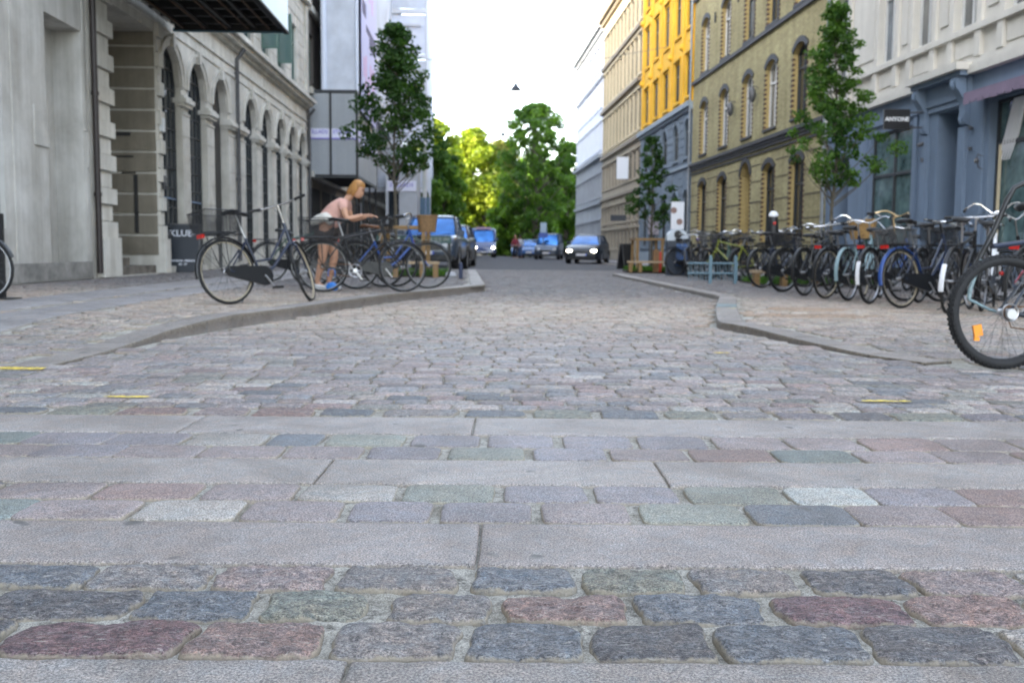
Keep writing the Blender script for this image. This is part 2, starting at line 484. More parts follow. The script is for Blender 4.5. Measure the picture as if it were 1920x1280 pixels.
# setts ---------------------------------------------------------------
class Stones:
    def __init__(s): s.v=[]; s.f=[]; s.c=[]; s.e=[]; s.n=0
    def put(s, cx, cy, a, b, z, col, n=24, ex=5.0, wob=0.03, rings=None, dome=0.004, rough=0.0, rz=0.0, tilt=(0,0), rnd=None):
        rnd = rnd or random
        rings = rings or ((1.0,-0.035,1.0),(1.0,-0.007,1.0),(0.975,-0.0028,0.9),(0.93,-0.0006,0.45),(0.8,0.0006,0.05),(0.5,0.002,0.0))
        th = np.arange(n)*2*np.pi/n
        # place points denser near corners
        ct, st = np.cos(th), np.sin(th)
        rad = (np.abs(ct)**ex + np.abs(st)**ex)**(-1/ex)
        ph = [rnd.random()*6.28 for _ in range(4)]
        w = 1 + wob*(np.sin(2*th+ph[0])*0.5 + np.sin(3*th+ph[1])*0.6 + np.sin(5*th+ph[2])*0.5 + np.sin(9*th+ph[3])*0.25)
        px = a*ct*rad*w; py = b*st*rad*w
        base = s.n
        cr, sr = math.cos(rz), math.sin(rz)
        for (k, dz, ed) in rings:
            # keep shoulder width even on all sides
            ins = (1-k)*min(a, b)*1.0
            kx = max(0.05, 1 - ins/a*1.0); ky = max(0.05, 1 - ins/b*1.0)
            X = px*kx; Yy = py*ky
            zz = z + dz + dome*(1-(k if dz > -0.003 else 1)) + tilt[0]*X + tilt[1]*Yy
            if rough and dz > -0.02:
                zz = zz + np.array([rough*(mnoise.noise(Vector(((cx+x)*22, (cy+y)*22, 1.5))) + 0.7*mnoise.noise(Vector(((cx+x)*60, (cy+y)*60, 4.5)))) for x, y in zip(X, Yy)])
            xr = cx + X*cr - Yy*sr; yr = cy + X*sr + Yy*cr
            s.v.append(np.stack([xr, yr, zz if np.ndim(zz) else np.full(n, zz)], 1))
            s.e.append(np.full(n, ed))
        m = len(rings)
        s.v.append(np.array([[cx, cy, z + dome + (rings[-1][1])]])); s.e.append(np.array([0.0]))
        s.c.append(np.tile(np.array([[*col, 1.0]]), (m*n+1, 1)))
        q = np.arange(n); q2 = (q+1) % n
        for i in range(m-1):
            s.f.append(np.stack([base+i*n+q, base+i*n+q2, base+(i+1)*n+q2, base+(i+1)*n+q], 1))
        s.f.append(np.stack([base+(m-1)*n+q, base+(m-1)*n+q2, np.full(n, base+m*n)], 1))
        s.n += m*n+1
    def slab(s, pts, z0, z1, col, step=0.05, rough=0.0006, bev=0.006, zfun=None, side=None):
        # pts: quad corners ccw (x,y). gridded top with bevelled rim
        p = [np.array(q, float) for q in pts]
        L = max(np.linalg.norm(p[1]-p[0]), 0.05); W = max(np.linalg.norm(p[3]-p[0]), 0.05)
        us = [0, bev*0.45/L, bev/L] + list(np.linspace(bev/L, 1-bev/L, max(2, int(L/step))+1))[1:-1] + [1-bev/L, 1-bev*0.45/L, 1]
        vs_ = [0, bev*0.45/W, bev/W] + list(np.linspace(bev/W, 1-bev/W, max(2, int(W/step))+1))[1:-1] + [1-bev/W, 1-bev*0.45/W, 1]
        base = s.n; V = []; E = []
        nu, nv = len(us), len(vs_)
        for j, v in enumerate(vs_):
            for i, u in enumerate(us):
                q = (p[0]*(1-u)+p[1]*u)*(1-v) + (p[3]*(1-u)+p[2]*u)*v
                dmin = min(u*L, (1-u)*L, v*W, (1-v)*W)
                dz = 0 if dmin >= bev*0.99 else (-0.0045 if dmin < 1e-6 else -0.0013)
                zz = z1 if zfun is None else zfun(q[0], q[1])
                zz += dz + rough*(mnoise.noise(Vector((q[0]*14, q[1]*14, 2))) + 0.8*mnoise.noise(Vector((q[0]*45, q[1]*45, 8))))
                wx = 0.0022*mnoise.noise(Vector((q[0]*9, q[1]*9, 5))) if dmin < bev*.99 else 0
                V.append((q[0]+wx, q[1]+wx*1.3, zz)); E.append(0.75 if dmin < 1e-6 else (0.3 if dmin < bev*0.9 else 0.0))
        for j in range(nv-1):
            for i in range(nu-1):
                s.f.append(np.array([[base+j*nu+i, base+j*nu+i+1, base+(j+1)*nu+i+1, base+(j+1)*nu+i]]))
        rim = [i for i in range(nu)] + [j*nu+nu-1 for j in range(1, nv)] + [(nv-1)*nu+i for i in range(nu-2, -1, -1)] + [j*nu for j in range(nv-2, 0, -1)]
        k = len(rim); o = base+len(V)
        for r_ in rim:
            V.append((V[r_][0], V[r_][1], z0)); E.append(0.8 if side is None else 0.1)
        for i in range(k):
            i2 = (i+1) % k
            s.f.append(np.array([[base+rim[i], o+i, o+i2, base+rim[i2]]]))
        s.v.append(np.array(V)); s.e.append(np.array(E))
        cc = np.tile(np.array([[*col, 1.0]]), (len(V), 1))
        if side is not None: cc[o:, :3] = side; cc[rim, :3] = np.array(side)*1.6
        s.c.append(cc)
        s.n += len(V)
    def build(s, name, material):
        V = np.concatenate(s.v); fl = []
        me = bpy.data.meshes.new(name)
        q4 = [f for f in s.f if f.shape[1] == 4]; q3 = [f for f in s.f if f.shape[1] == 3]
        A = np.concatenate(q4) if q4 else np.zeros((0, 4), int); B = np.concatenate(q3) if q3 else np.zeros((0, 3), int)
        me.vertices.add(len(V)); me.vertices.foreach_set('co', V.ravel())
        li = np.concatenate([A.ravel(), B.ravel()]); me.loops.add(len(li)); me.loops.foreach_set('vertex_index', li.astype(np.int32))
        ls = np.concatenate([np.arange(len(A))*4, len(A)*4 + np.arange(len(B))*3])
        me.polygons.add(len(ls)); me.polygons.foreach_set('loop_start', ls.astype(np.int32))
        me.update(calc_edges=True); me.validate()
        a = me.attributes.new('col', 'FLOAT_COLOR', 'POINT'); a.data.foreach_set('color', np.concatenate(s.c).ravel())
        e = me.attributes.new('edge', 'FLOAT', 'POINT'); e.data.foreach_set('value', np.concatenate(s.e))
        me.polygons.foreach_set('use_smooth', [True]*len(me.polygons))
        me.materials.append(material)
        return struct(obj(name, me))

PAL = [((0.215,0.195,0.215),5),((0.25,0.215,0.225),5),((0.185,0.20,0.235),4),((0.12,0.145,0.185),1.6),((0.25,0.26,0.25),2.2),
       ((0.29,0.275,0.28),3),((0.21,0.155,0.165),2),((0.17,0.185,0.18),1.5),((0.33,0.32,0.32),1.2),((0.15,0.14,0.16),1.4)]
PC = [c for c, w in PAL]; PW = [w for c, w in PAL]
rs = random.Random(11)
SAT = 0.62
def desat(c, f=1.0, sat=None):
    l = sum(c)/3
    c = (c[0]*1.05, c[1]*1.01, c[2]*.92)
    return tuple((l+(x-l)*(sat or SAT))*f*0.9 for x in c)
def rcol(r=rs, k=1.0, names=None):
    c = r.choices(PC, PW)[0]; f = r.uniform(0.78, 1.25)*k
    return desat(c, f)
COLS = {'b':(0.13,0.155,0.195),'p':(0.23,0.20,0.215),'m':(0.155,0.10,0.12),'g':(0.20,0.225,0.205),'l':(0.30,0.30,0.30),'v':(0.20,0.195,0.235),
        'r':(0.225,0.165,0.165),'d':(0.115,0.12,0.14),'w':(0.33,0.37,0.38),'t':(0.145,0.185,0.19),'s':(0.20,0.20,0.215)}
def yrow(py): return G(960, py).y
def xat(px, Y):
    # ground X of pixel column px on the row at distance Y
    py = 640.0
    lo, hi = 470.0, 1400.0
    for _ in range(40):
        mid = (lo+hi)/2
        g = G(px, mid)
        if g.z == 0 and 0 < g.y < 1e4 and g.y > Y or ray(px, mid).z >= 0: lo = mid
        else: hi = mid
    return G(px, (lo+hi)/2).x
near = Stones(); near_cut = Stones()
# rows: (top pixel, bottom pixel, sett spans in pixels at the row, colours, rough?)
ROWS = [
 (1164,1236,[(-200,2),(12,357),(360,606),(622,862),(874,1095),(1107,1332),(1342,1620),(1626,1892),(1896,2100)],'dmrsbdbdlmr',True),
 (1111,1164,[(-200,-30),(-25,254),(262,478),(495,690),(728,922),(943,1176),(1190,1434),(1450,1706),(1710,1930),(1935,2100)],'bdbgsrbmrl',True),
 (1061,1108,[(-240,-70),(-62,176),(176,396),(402,620),(636,862),(884,1082),(1090,1282),(1298,1490),(1510,1706),(1706,1918),(1922,2100)],'bbspsbgsdpl',True),
 (940,978,[(-240,-90),(-84,55),(40,257),(260,455),(458,643),(654,812),(823,1000),(1012,1182),(1197,1397),(1400,1600),(1594,1782),(1775,1964),(1968,2160)],'ptplpvvpgbprpp',False),
 (908,940,[(-180,-10),(-4,187),(186,377),(384,558),(564,746),(754,930),(942,1102),(1112,1272),(1284,1472),(1476,1634),(1630,1812),(1806,1980),(1984,2160)],'pprplgvvgwvrp',False),
 (838,861,[(-190,-80),(-78,76),(66,232),(226,380),(378,532),(534,682),(688,828),(838,986),(997,1138),(1142,1290),(1292,1450),(1450,1604),(1606,1760),(1756,1908),(1910,2060)],'ppvpppvgvprtppr',False),
 (815,838,[(-200,-80),(-74,60),(52,212),(206,352),(356,502),(506,606),(612,762),(770,902),(912,1040),(1053,1186),(1194,1326),(1336,1476),(1476,1612),(1618,1766),(1764,1900),(1904,2050)],'ptvvlbgvvvvpprpp',False),
 (768,782,[(-140,-64),(-58,84),(100,214),(224,352),(368,468),(478,590),(600,702),(716,858),(872,986),(998,1112),(1124,1236),(1246,1342),(1356,1444),(1456,1562),(1572,1668),(1676,1802),(1808,1904),(1912,2040)],'pbgrprbsbgbgsvdgvb',True),
]
for (t, b_, spans, cols, rough) in ROWS:
    y1, y0 = yrow(t), yrow(b_)
    ym = (y0+y1)/2; hb = (y1-y0)/2*(0.935 if rough else 0.955)
    for i, (p0, p1) in enumerate(spans):
        x0, x1 = xat(p0, ym), xat(p1, ym)
        c = COLS[cols[i % len(cols)]]; f = rs.uniform(0.92, 1.12)
        c = desat(c, f*(.80 if rough else 1.0), .85 if rough else .7)
        if rough:
            nn = 56 if t > 1000 else 32
            rg = ((1.0,-0.03,1.0),(1.0,-0.012,1.0),(0.975,-0.006,0.95),(0.94,-0.0022,0.6),(0.90,-0.0004,0.3),(0.82,0.0004,0.12),(0.66,0.0008,0),(0.45,0.001,0),(0.22,0.001,0))
            near.put((x0+x1)/2, ym + rs.uniform(-0.003,0.003), (x1-x0)/2*0.975, hb, 0.0015, c, nn, rs.uniform(6.0,11.0), 0.045, rg, 0.0008, 0.006 if t > 1000 else 0.002, rs.uniform(-0.02,0.02), (rs.uniform(-.02,.02), rs.uniform(-.04,.04)), rs)
        else:
            rg = ((1.0,-0.03,1.0),(1.0,-0.006,0.95),(0.97,-0.0022,0.6),(0.93,-0.0006,0.2),(0.8,0.0002,0.0),(0.5,0.0005,0))
            near_cut.put((x0+x1)/2, ym, (x1-x0)/2*0.965, hb, 0.0, c, 44, 9.0, 0.012, rg, 0.0015, 0.0009, rs.uniform(-0.01,0.01), (rs.uniform(-.008,.008), rs.uniform(-.015,.015)), rs)
near.build('cobblestone_paving', M_SETT)
near_cut.build('cut_sett_paving', M_CUT)
# granite slab bands across the road
slabs = Stones()
def band(t, b_, joints, col, rough=0.0006, thick=0.0, slant=0.0):
    col = (col[0]*1.0, col[1]*1.0, col[2]*.97)
    y1, y0 = yrow(t) - 0.004, yrow(b_) + 0.004
    for p0, p1 in zip(joints, joints[1:]):
        a0, a1 = xat(p0, y0)+0.003, xat(p1, y0)-0.003
        c0, c1 = a0, a1
        slabs.slab([(a0,y0),(a1,y0),(c1,y1),(c0,y1)], -0.03, 0.0, desat(col, rs.uniform(0.95,1.05)), 0.03, rough)
band(1237, 1345, [-300, 614, 2200], (0.235,0.225,0.235), 0.0035)
band(980, 1059, [-420, 893, 2250], (0.265,0.245,0.26), 0.0008)
band(862, 908, [-400, 588, 1255, 2400], (0.275,0.26,0.27), 0.0007)
band(783, 815, [-500, 330, 885, 2300], (0.28,0.265,0.28), 0.0006)
slabs.build('granite_slab_band', M_SLAB)

# random coursed setts, road and pavements
r2 = random.Random(5)
road_s, lp_s, rp_s = Stones(), Stones(), Stones()
LA, LB, LC, LD = -5.15, -4.35, -4.20, -3.62      # left slab lanes in X + .035 Y
KW = 0.24
y = yrow(768) + 0.006
row = 0
PATCH = [(G(1530,601), 0.75, 0.28), (G(1510,571,KH), 0.5, 0.35)]
while y < 34:
    h = r2.uniform(0.122, 0.155)
    if row < 2: h = 0.135
    ym = y + h/2
    half = ym*0.56 + 0.4
    x = max(-half, FL(ym) + 0.05) - r2.random()*0.2
    xe = min(half, FR(ym))
    while x < xe:
        w = r2.uniform(0.15, 0.245)
        cx = x + w/2
        col = rcol(r2, 1.0)
        u = cx + 0.035*ym
        tgt = None; z = 0.0
        xl, xr = XL(ym), XR(ym)
        if cx < xl:
            if cx > xl - KW - w*0.45 and ym > 5.6: tgt = None
            elif LA - w*0.3 < u < LB + w*0.3 or LC - w*0.3 < u < LD + w*0.4: tgt = None
            else: tgt = lp_s; z = zpav(ym)
        elif cx > xr:
            if cx < xr + KW + w*0.45 and ym > 5.8: tgt = None
            else: tgt = rp_s; z = zpr(ym)
        elif cx - w*0.4 > xl and cx + w*0.4 < xr or ym < 6.2:
            tgt = road_s
        if tgt is not None:
            for (pc, ra, rb) in PATCH:
                if ((cx-pc.x)/ra)**2 + ((ym-pc.y)/rb)**2 < 1: col = tuple(q*k for q, k in zip((0.16,0.115,0.095), (r2.uniform(.8,1.2),)*3))
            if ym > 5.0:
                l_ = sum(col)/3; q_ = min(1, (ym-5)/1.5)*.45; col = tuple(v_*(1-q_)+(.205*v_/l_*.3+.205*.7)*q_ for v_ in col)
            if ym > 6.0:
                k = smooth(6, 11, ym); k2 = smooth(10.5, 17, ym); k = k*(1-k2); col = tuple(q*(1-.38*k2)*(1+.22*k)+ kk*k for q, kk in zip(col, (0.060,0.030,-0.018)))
            n = 20 if ym < 7.5 else (12 if ym < 13 else 8)
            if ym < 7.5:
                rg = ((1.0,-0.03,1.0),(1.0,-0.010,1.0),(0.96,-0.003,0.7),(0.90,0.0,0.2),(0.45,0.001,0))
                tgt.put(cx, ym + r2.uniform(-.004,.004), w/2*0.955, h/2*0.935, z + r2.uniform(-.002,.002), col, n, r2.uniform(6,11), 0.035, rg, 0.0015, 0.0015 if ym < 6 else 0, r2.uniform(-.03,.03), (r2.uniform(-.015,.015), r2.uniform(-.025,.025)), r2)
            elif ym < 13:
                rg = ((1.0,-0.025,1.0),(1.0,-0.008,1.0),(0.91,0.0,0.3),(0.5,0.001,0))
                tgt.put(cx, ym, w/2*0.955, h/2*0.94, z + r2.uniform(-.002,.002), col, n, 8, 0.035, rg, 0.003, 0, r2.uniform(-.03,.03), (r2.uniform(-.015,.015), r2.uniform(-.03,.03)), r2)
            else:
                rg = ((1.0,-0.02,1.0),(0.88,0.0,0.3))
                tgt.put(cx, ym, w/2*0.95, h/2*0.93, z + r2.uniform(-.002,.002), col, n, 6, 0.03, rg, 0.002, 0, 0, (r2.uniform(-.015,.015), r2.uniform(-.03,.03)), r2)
        x += w
    y += h; row += 1
# flush setts beside and behind the camera's near bands need none beyond these rows
road_s.build('cobbled_road', M_SETT)
lp_s.build('cobbled_pavement_left', M_SETT)
rp_s.build('cobbled_pavement_right', M_SETT)

# kerb stones
def kerb(name, pts, side, col=(0.225,0.21,0.195)):
    ks = Stones()
    P = [Vector(p) for p in pts]
    # outward offset into pavement
    segs = []
    for a, b_ in zip(P, P[1:]):
        L = (b_-a).length; k = max(1, round(L/0.9))
        for i in range(k): segs.append((a.lerp(b_, i/k), a.lerp(b_, (i+1)/k)))
    dirs = [(b_-a).normalized() for a, b_ in segs]
    for i, (a, b_) in enumerate(segs):
        d0 = (dirs[max(0, i-1)] + dirs[i]).normalized(); d1 = (dirs[i] + dirs[min(len(dirs)-1, i+1)]).normalized()
        n0 = Vector((-d0.y, d0.x))*side; n1 = Vector((-d1.y, d1.x))*side
        g = dirs[i]*0.004
        q = [a+g, b_-g, b_-g+n1*KW, a+g+n0*KW]
        if side < 0: q = [q[3], q[2], q[1], q[0]]
        f = r2.uniform(0.85, 1.12)
        c = tuple(x_*f for x_ in col)
        if name == 'right_kerb' and i == 9: c = (0.16, 0.22, 0.23)
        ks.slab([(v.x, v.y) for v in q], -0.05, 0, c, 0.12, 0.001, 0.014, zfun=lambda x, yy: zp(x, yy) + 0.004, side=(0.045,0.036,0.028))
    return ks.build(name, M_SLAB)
lp = [(XL(Y), Y) for Y in (5.7,6.25,7.0,7.6,8.3,9.0,9.9,11.2,13.0,14.6,15.7)] + [(-0.62,16.25),(-0.46,16.8)] + [(XL(Y), Y) for Y in (18,22,26,28.8)] + [(-1.35,29.05),(-4.1,29.15)]
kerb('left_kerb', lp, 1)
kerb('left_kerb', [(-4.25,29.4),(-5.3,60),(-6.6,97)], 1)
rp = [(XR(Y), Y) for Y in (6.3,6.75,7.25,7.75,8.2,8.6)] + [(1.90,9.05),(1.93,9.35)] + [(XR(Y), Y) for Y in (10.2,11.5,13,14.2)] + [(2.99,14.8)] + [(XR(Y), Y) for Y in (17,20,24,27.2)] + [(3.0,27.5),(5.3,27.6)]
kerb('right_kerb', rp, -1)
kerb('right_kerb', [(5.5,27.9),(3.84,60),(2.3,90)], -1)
# road side infill at the kerb foot: a thin gutter line of sand is the bed itself

# smooth paving lanes on the left pavement
M_PAVE = mat('concrete_paving', (0.27,0.265,0.26), 0.85, var=0.16, scale=3.0, bump=0.002, bscale=90)
lane = Stones()
for (u0, u1) in ((LA, LB), (LC, LD)):
    Y = 5.2
    while Y < 42:
        Y2 = Y + 0.62
        f = r2.uniform(0.93, 1.06)
        lane.slab([(u0-0.035*Y, Y+0.004), (u1-0.035*Y, Y+0.004), (u1-0.035*Y2, Y2-0.004), (u0-0.035*Y2, Y2-0.004)], -0.02, 0, tuple(f*q for q in (0.25,0.245,0.245)), 0.3, 0.0, 0.006, zfun=lambda x, yy: zpav(yy) + 0.003)
        Y = Y2
lane.build('left_footpath', M_SLAB)
lane = Stones()
Y = 5.0
while Y < 60:
    Y2 = Y + 0.62
    f = r2.uniform(0.93, 1.06)
    lane.slab([(8.0-0.051*Y, Y+0.004), (9.4-0.051*Y, Y+0.004), (9.4-0.051*Y2, Y2-0.004), (8.0-0.051*Y2, Y2-0.004)], -0.02, 0, tuple(f*q for q in (0.25,0.245,0.245)), 0.4, 0.0, 0.006, zfun=lambda x, yy: zpr(yy) + 0.008)
    Y = Y2
lane.build('right_footpath', M_SLAB)

# yellow survey paint
def paint_mat():
    m = bpy.data.materials.new('yellow_paint'); m.use_nodes = True
    nt, nd, lk, b = nodes_of(m)
    b.inputs['Base Color'].default_value = (0.75, 0.56, 0.08, 1); b.inputs['Roughness'].default_value = 0.7
    tc = nd.new('ShaderNodeTexCoord')
    a = ramp(nt, noise_node(nt, tc.outputs['Object'], 28, 6, 0.8), 0.40, 0.52)
    lk.new(a, b.inputs['Alpha'])
    return m
M_PAINT = paint_mat()
for (px, py, w, d) in ((30,690,0.34,0.12),(238,743,0.22,0.05),(1662,751,0.24,0.055),(1352,661,0.12,0.05),(1372,586,0.10,0.06)):
    c = G(px, py, 0.008)
    vs = []; n = 18
    for i in range(n):
        a = 2*math.pi*i/n; e = (abs(math.cos(a))**4+abs(math.sin(a))**4)**-.25
        e *= r2.uniform(0.88, 1.05)
        x_, y_ = c.x + w/2*math.cos(a)*e, c.y + d/2*math.sin(a)*e
        vs.append((x_, y_, 0.0085 + (zp(x_, y_) if (x_ < XL(y_) or x_ > XR(y_)) else 0)))
    me = bpy.data.meshes.new('yellow_paint_mark'); me.from_pydata(vs, [], [tuple(range(n))]); me.materials.append(M_PAINT)
    struct(obj('yellow_paint_mark', me))
# ================================================================== BUILDINGS
def swz_material(name, kind, c1, c2=None, mortar=None, rough=0.85, stain=0.25, bw=0.24, bh=0.075, ms=0.01, stainscale=0.5):
    """brick or plaster with vertical coordinates (x + y, z)"""
    m = bpy.data.materials.new(name); m.use_nodes = True
    nt, nd, lk, b = nodes_of(m)
    tc = nd.new('ShaderNodeTexCoord'); P = tc.outputs['Object']
    sx = nd.new('ShaderNodeSeparateXYZ'); lk.new(P, sx.inputs[0])
    cx = nd.new('ShaderNodeCombineXYZ'); lk.new(mathn(nt, 'ADD', sx.outputs[0], sx.outputs[1]), cx.inputs[0]); lk.new(sx.outputs[2], cx.inputs[1])
    if kind == 'brick':
        br = nd.new('ShaderNodeTexBrick'); lk.new(cx.outputs[0], br.inputs['Vector'])
        br.inputs['Scale'].default_value = 1.0; br.inputs['Brick Width'].default_value = bw; br.inputs['Row Height'].default_value = bh
        br.inputs['Mortar Size'].default_value = ms
        br.inputs['Color1'].default_value = (*c1, 1); br.inputs['Color2'].default_value = (*c2, 1); br.inputs['Mortar'].default_value = (*mortar, 1)
        c = br.outputs[0]
        lk.new(bumpn(nt, br.outputs[1], -0.004, 0.6), b.inputs['Normal'])
    else:
        n0 = noise_node(nt, P, 3.0, 6, 0.7)
        c = ramp(nt, n0, 0.3, 0.7, tuple(q*0.93 for q in c1) + (1,), tuple(min(1, q*1.04) for q in c1) + (1,))
        lk.new(bumpn(nt, noise_node(nt, P, 30, 5, 0.7), 0.004, 0.5), b.inputs['Normal'])
    # weathering: broad blotches and run-off streaks
    big = noise_node(nt, P, stainscale, 6, 0.65, 0.4)
    c = mixc(nt, stain, c, ramp(nt, big, 0.35, 0.65, (0.55, 0.52, 0.48, 1), (1.15, 1.15, 1.15, 1)), 'MULTIPLY')
    mp = nd.new('ShaderNodeMapping'); mp.inputs['Scale'].default_value = (2.2, 2.2, 0.12); lk.new(P, mp.inputs[0])
    st = noise_node(nt, mp.outputs[0], 1.6, 6, 0.7)
    c = mixc(nt, stain*0.9, c, ramp(nt, st, 0.4, 0.62, (0.6, 0.58, 0.53, 1), (1.08, 1.08, 1.08, 1)), 'MULTIPLY')
    lk.new(c, b.inputs['Base Color']); b.inputs['Roughness'].default_value = rough
    b.inputs['Specular IOR Level'].default_value = 0.25
    return m
def glass(name, col=(0.02,0.03,0.04), rough=0.04, var=None):
    m = mat(name, col, rough, spec=0.9, var=0.5 if var is None else var, scale=1.3)
    return m
M_GLASS = glass('window_glass', (0.025,0.032,0.04))
M_GLASS2 = mat('window_glass_blind', (0.30,0.29,0.26), 0.08, spec=0.8, col2=(0.05,0.06,0.07), scale=.6)
M_GLASSL = mat('window_glass_curtained', (0.16,0.19,0.22), 0.05, spec=0.9, var=0.5, scale=1.2)
M_DARK = mat('dark_interior', (0.012,0.012,0.014), 0.8)
M_WOODW = mat('white_window_frame', (0.62,0.62,0.60), 0.5, var=0.1)
M_GREENF = mat('green_window_frame', (0.07,0.14,0.115), 0.45, var=0.15)
M_DKFRAME = mat('dark_window_frame', (0.03,0.035,0.04), 0.4)
M_PIPE = mat('downpipe_metal', (0.10,0.10,0.105), 0.5, metal=0.3, var=0.3)
M_ZINC = mat('zinc_pipe', (0.30,0.32,0.34), 0.45, metal=0.5, var=0.3)
M_ROOF = mat('slate_roof', (0.07,0.07,0.08), 0.7, var=0.3, scale=2)

def arcz(x, xc, a, zs, rise):
    if rise <= 0: return zs
    Rr = (a*a + rise*rise)/(2*rise)
    return zs + math.sqrt(max(0, Rr*Rr - (x-xc)**2)) - (Rr - rise)
def wall(mb, x0, x1, z0, z1, ops, depth, revmat=0, y=0.0):
    """ops: (xa, xb, za, zspring, rise[, depth])"""
    NS = 8
    cuts = {x0, x1}
    for o in ops:
        xa, xb = o[0], o[1]
        cuts.add(xa); cuts.add(xb)
        if o[4] > 0:
            for i in range(1, NS): cuts.add(xa + (xb-xa)*i/NS)
    cuts = sorted(c for c in cuts if x0-1e-6 <= c <= x1+1e-6)
    top = lambda o, x: arcz(x, (o[0]+o[1])/2, (o[1]-o[0])/2, o[3], o[4])
    base = mb.m
    for a, b in zip(cuts, cuts[1:]):
        if b - a < 1e-6: continue
        mid = (a+b)/2
        cov = sorted([o for o in ops if o[0] < mid < o[1]], key=lambda o: o[2])
        la = lb = z0
        for o in cov:
            if o[2] > la + 1e-6 or o[2] > lb + 1e-6: mb.add([(a,y,la),(b,y,lb),(b,y,o[2]),(a,y,o[2])], [(0,1,2,3)])
            la, lb = top(o, a), top(o, b)
        if z1 > min(la, lb): mb.add([(a,y,la),(b,y,lb),(b,y,z1),(a,y,z1)], [(0,1,2,3)])
    mb.m = revmat
    for o in ops:
        d = o[5] if len(o) > 5 else depth
        xa, xb, za = o[0], o[1], o[2]
        ta, tb = top(o, xa), top(o, xb)
        mb.add([(xa,y,za),(xa,y+d,za),(xa,y+d,ta),(xa,y,ta)], [(0,1,2,3)])
        mb.add([(xb,y,za),(xb,y,tb),(xb,y+d,tb),(xb,y+d,za)], [(0,1,2,3)])
        mb.add([(xa,y,za),(xb,y,za),(xb,y+d,za),(xa,y+d,za)], [(0,1,2,3)])
        k = NS if o[4] > 0 else 1
        for i in range(k):
            p, q = xa+(xb-xa)*i/k, xa+(xb-xa)*(i+1)/k
            mb.add([(p,y,top(o,p)),(p,y+d,top(o,p)),(q,y+d,top(o,q)),(q,y,top(o,q))], [(0,1,2,3)])
    mb.m = base
def shell(mb, x0, x1, z0, z1, depth=11.0):
    e = 0.006
    mb.add([(x0+e,0,z0),(x0+e,depth,z0),(x0+e,depth,z1),(x0+e,0,z1)], [(0,1,2,3)])
    mb.add([(x1-e,0,z0),(x1-e,0,z1),(x1-e,depth,z1),(x1-e,depth,z0)], [(0,1,2,3)])
    mb.add([(x0+e,depth,z0),(x1-e,depth,z0),(x1-e,depth,z1),(x0+e,depth,z1)], [(0,1,2,3)])
def roof(root, x0, x1, z, depth=11.0, h=3.2, m=None, ov=0.25):
    mb = MB()
    vs = [(x0+.01,-ov,z),(x1-.01,-ov,z),(x1-.01,depth*0.45,z+h),(x0+.01,depth*0.45,z+h),(x0+.01,depth+ov,z),(x1-.01,depth+ov,z),
          (x0+.01,-ov,z-.12),(x1-.01,-ov,z-.12),(x0+.01,depth+ov,z-.12),(x1-.01,depth+ov,z-.12)]
    mb.add(vs, [(0,1,2,3),(3,2,5,4),(0,3,4),(1,5,2),(0,6,7,1),(4,5,9,8),(6,8,9,7),(0,4,8,6),(1,7,9,5)])
    return build(mb, 'roof', m or M_ROOF, root, smooth=False)
WCACHE = {}
WR = random.Random(77)
def win_mesh(w, h, rise, mframe, mglass, style, fw_=0.06):
    """frame mesh and pane mesh, origin at bottom centre; h = spring height"""
    key = (round(w,3), round(h,3), round(rise,3), mframe.name, mglass.name, style)
    if key in WCACHE: return WCACHE[key]
    f = MB(); a = w/2
    t = fw_
    f.box(-a, -a+t, -.035, .035, 0, h); f.box(a-t, a, -.035, .035, 0, h); f.box(-a+t, a-t, -.035, .035, 0, t)
    if rise > 0:
        n = 10
        for i in range(n):
            p, q = -a + w*i/n, -a + w*(i+1)/n
            zp, zq = arcz(p, 0, a, h, rise), arcz(q, 0, a, h, rise)
            f.add([(p,-.035,zp-t*1.2),(q,-.035,zq-t*1.2),(q,-.035,zq),(p,-.035,zp),(p,.03,zp-t*1.2),(q,.03,zq-t*1.2),(q,.03,zq),(p,.03,zp)], [(0,1,2,3),(0,4,5,1),(4,7,6,5)])
    else: f.box(-a+t, a-t, -.035, .035, h-t, h)
    H = h + rise
    if style == 'cross':
        f.box(-.035, .035, -.045, .03, t, H-t); f.box(-a+t, a-t, -.04, .03, H*0.66, H*0.66+.07)
    elif style == 'grid':
        f.box(-.035, .035, -.045, .03, t, H-t); f.box(-a+t, a-t, -.04, .03, H*0.68, H*0.68+.07)
        for k in (0.2, 0.42): f.box(-a+t, a-t, -.03, .02, H*k, H*k+.03)
    elif style == 'bars':
        for k in range(1, 4): f.box(-a+w*k/4-.012, -a+w*k/4+.012, -.03, .02, t, H-t*1.3)
        for k in range(1, int(H/0.45)): f.box(-a+t, a-t, -.025, .015, k*0.45-.012, k*0.45+.012)
    elif style == 'shop':
        f.box(-a+t, a-t, -.04, .03, H*0.7, H*0.7+.07)
    g = MB(); n = 10
    pts = [(-a+.01, 0.0), (a-.01, 0.0)] + [((a-.01) - (w-.02)*i/n, arcz((a-.01)-(w-.02)*i/n, 0, a, h, rise)-.01) for i in range(n+1)]
    g.add([(x, .008, z) for x, z in pts], [tuple(range(len(pts)))])
    r = (f.mesh('window', mframe, smooth=False), g.mesh('pane', mglass, smooth=False))
    WCACHE[key] = r
    return r
def window(root, xc, z, w, h, rise, depth, mframe, mglass, style='cross', name='window'):
    if mglass is M_GLASS and z > 4: mglass = WR.choice((M_GLASS, M_GLASS, M_GLASS2, M_GLASSL))
    elif mglass is M_GLASSL: mglass = WR.choice((M_GLASS, M_GLASS2, M_GLASSL, M_GLASSL))
    f, g = win_mesh(w, h, rise, mframe, mglass, style)
    o = obj(name, f, root, (xc, depth, z))
    obj('pane', g, o, (0, 0, 0))
    return o
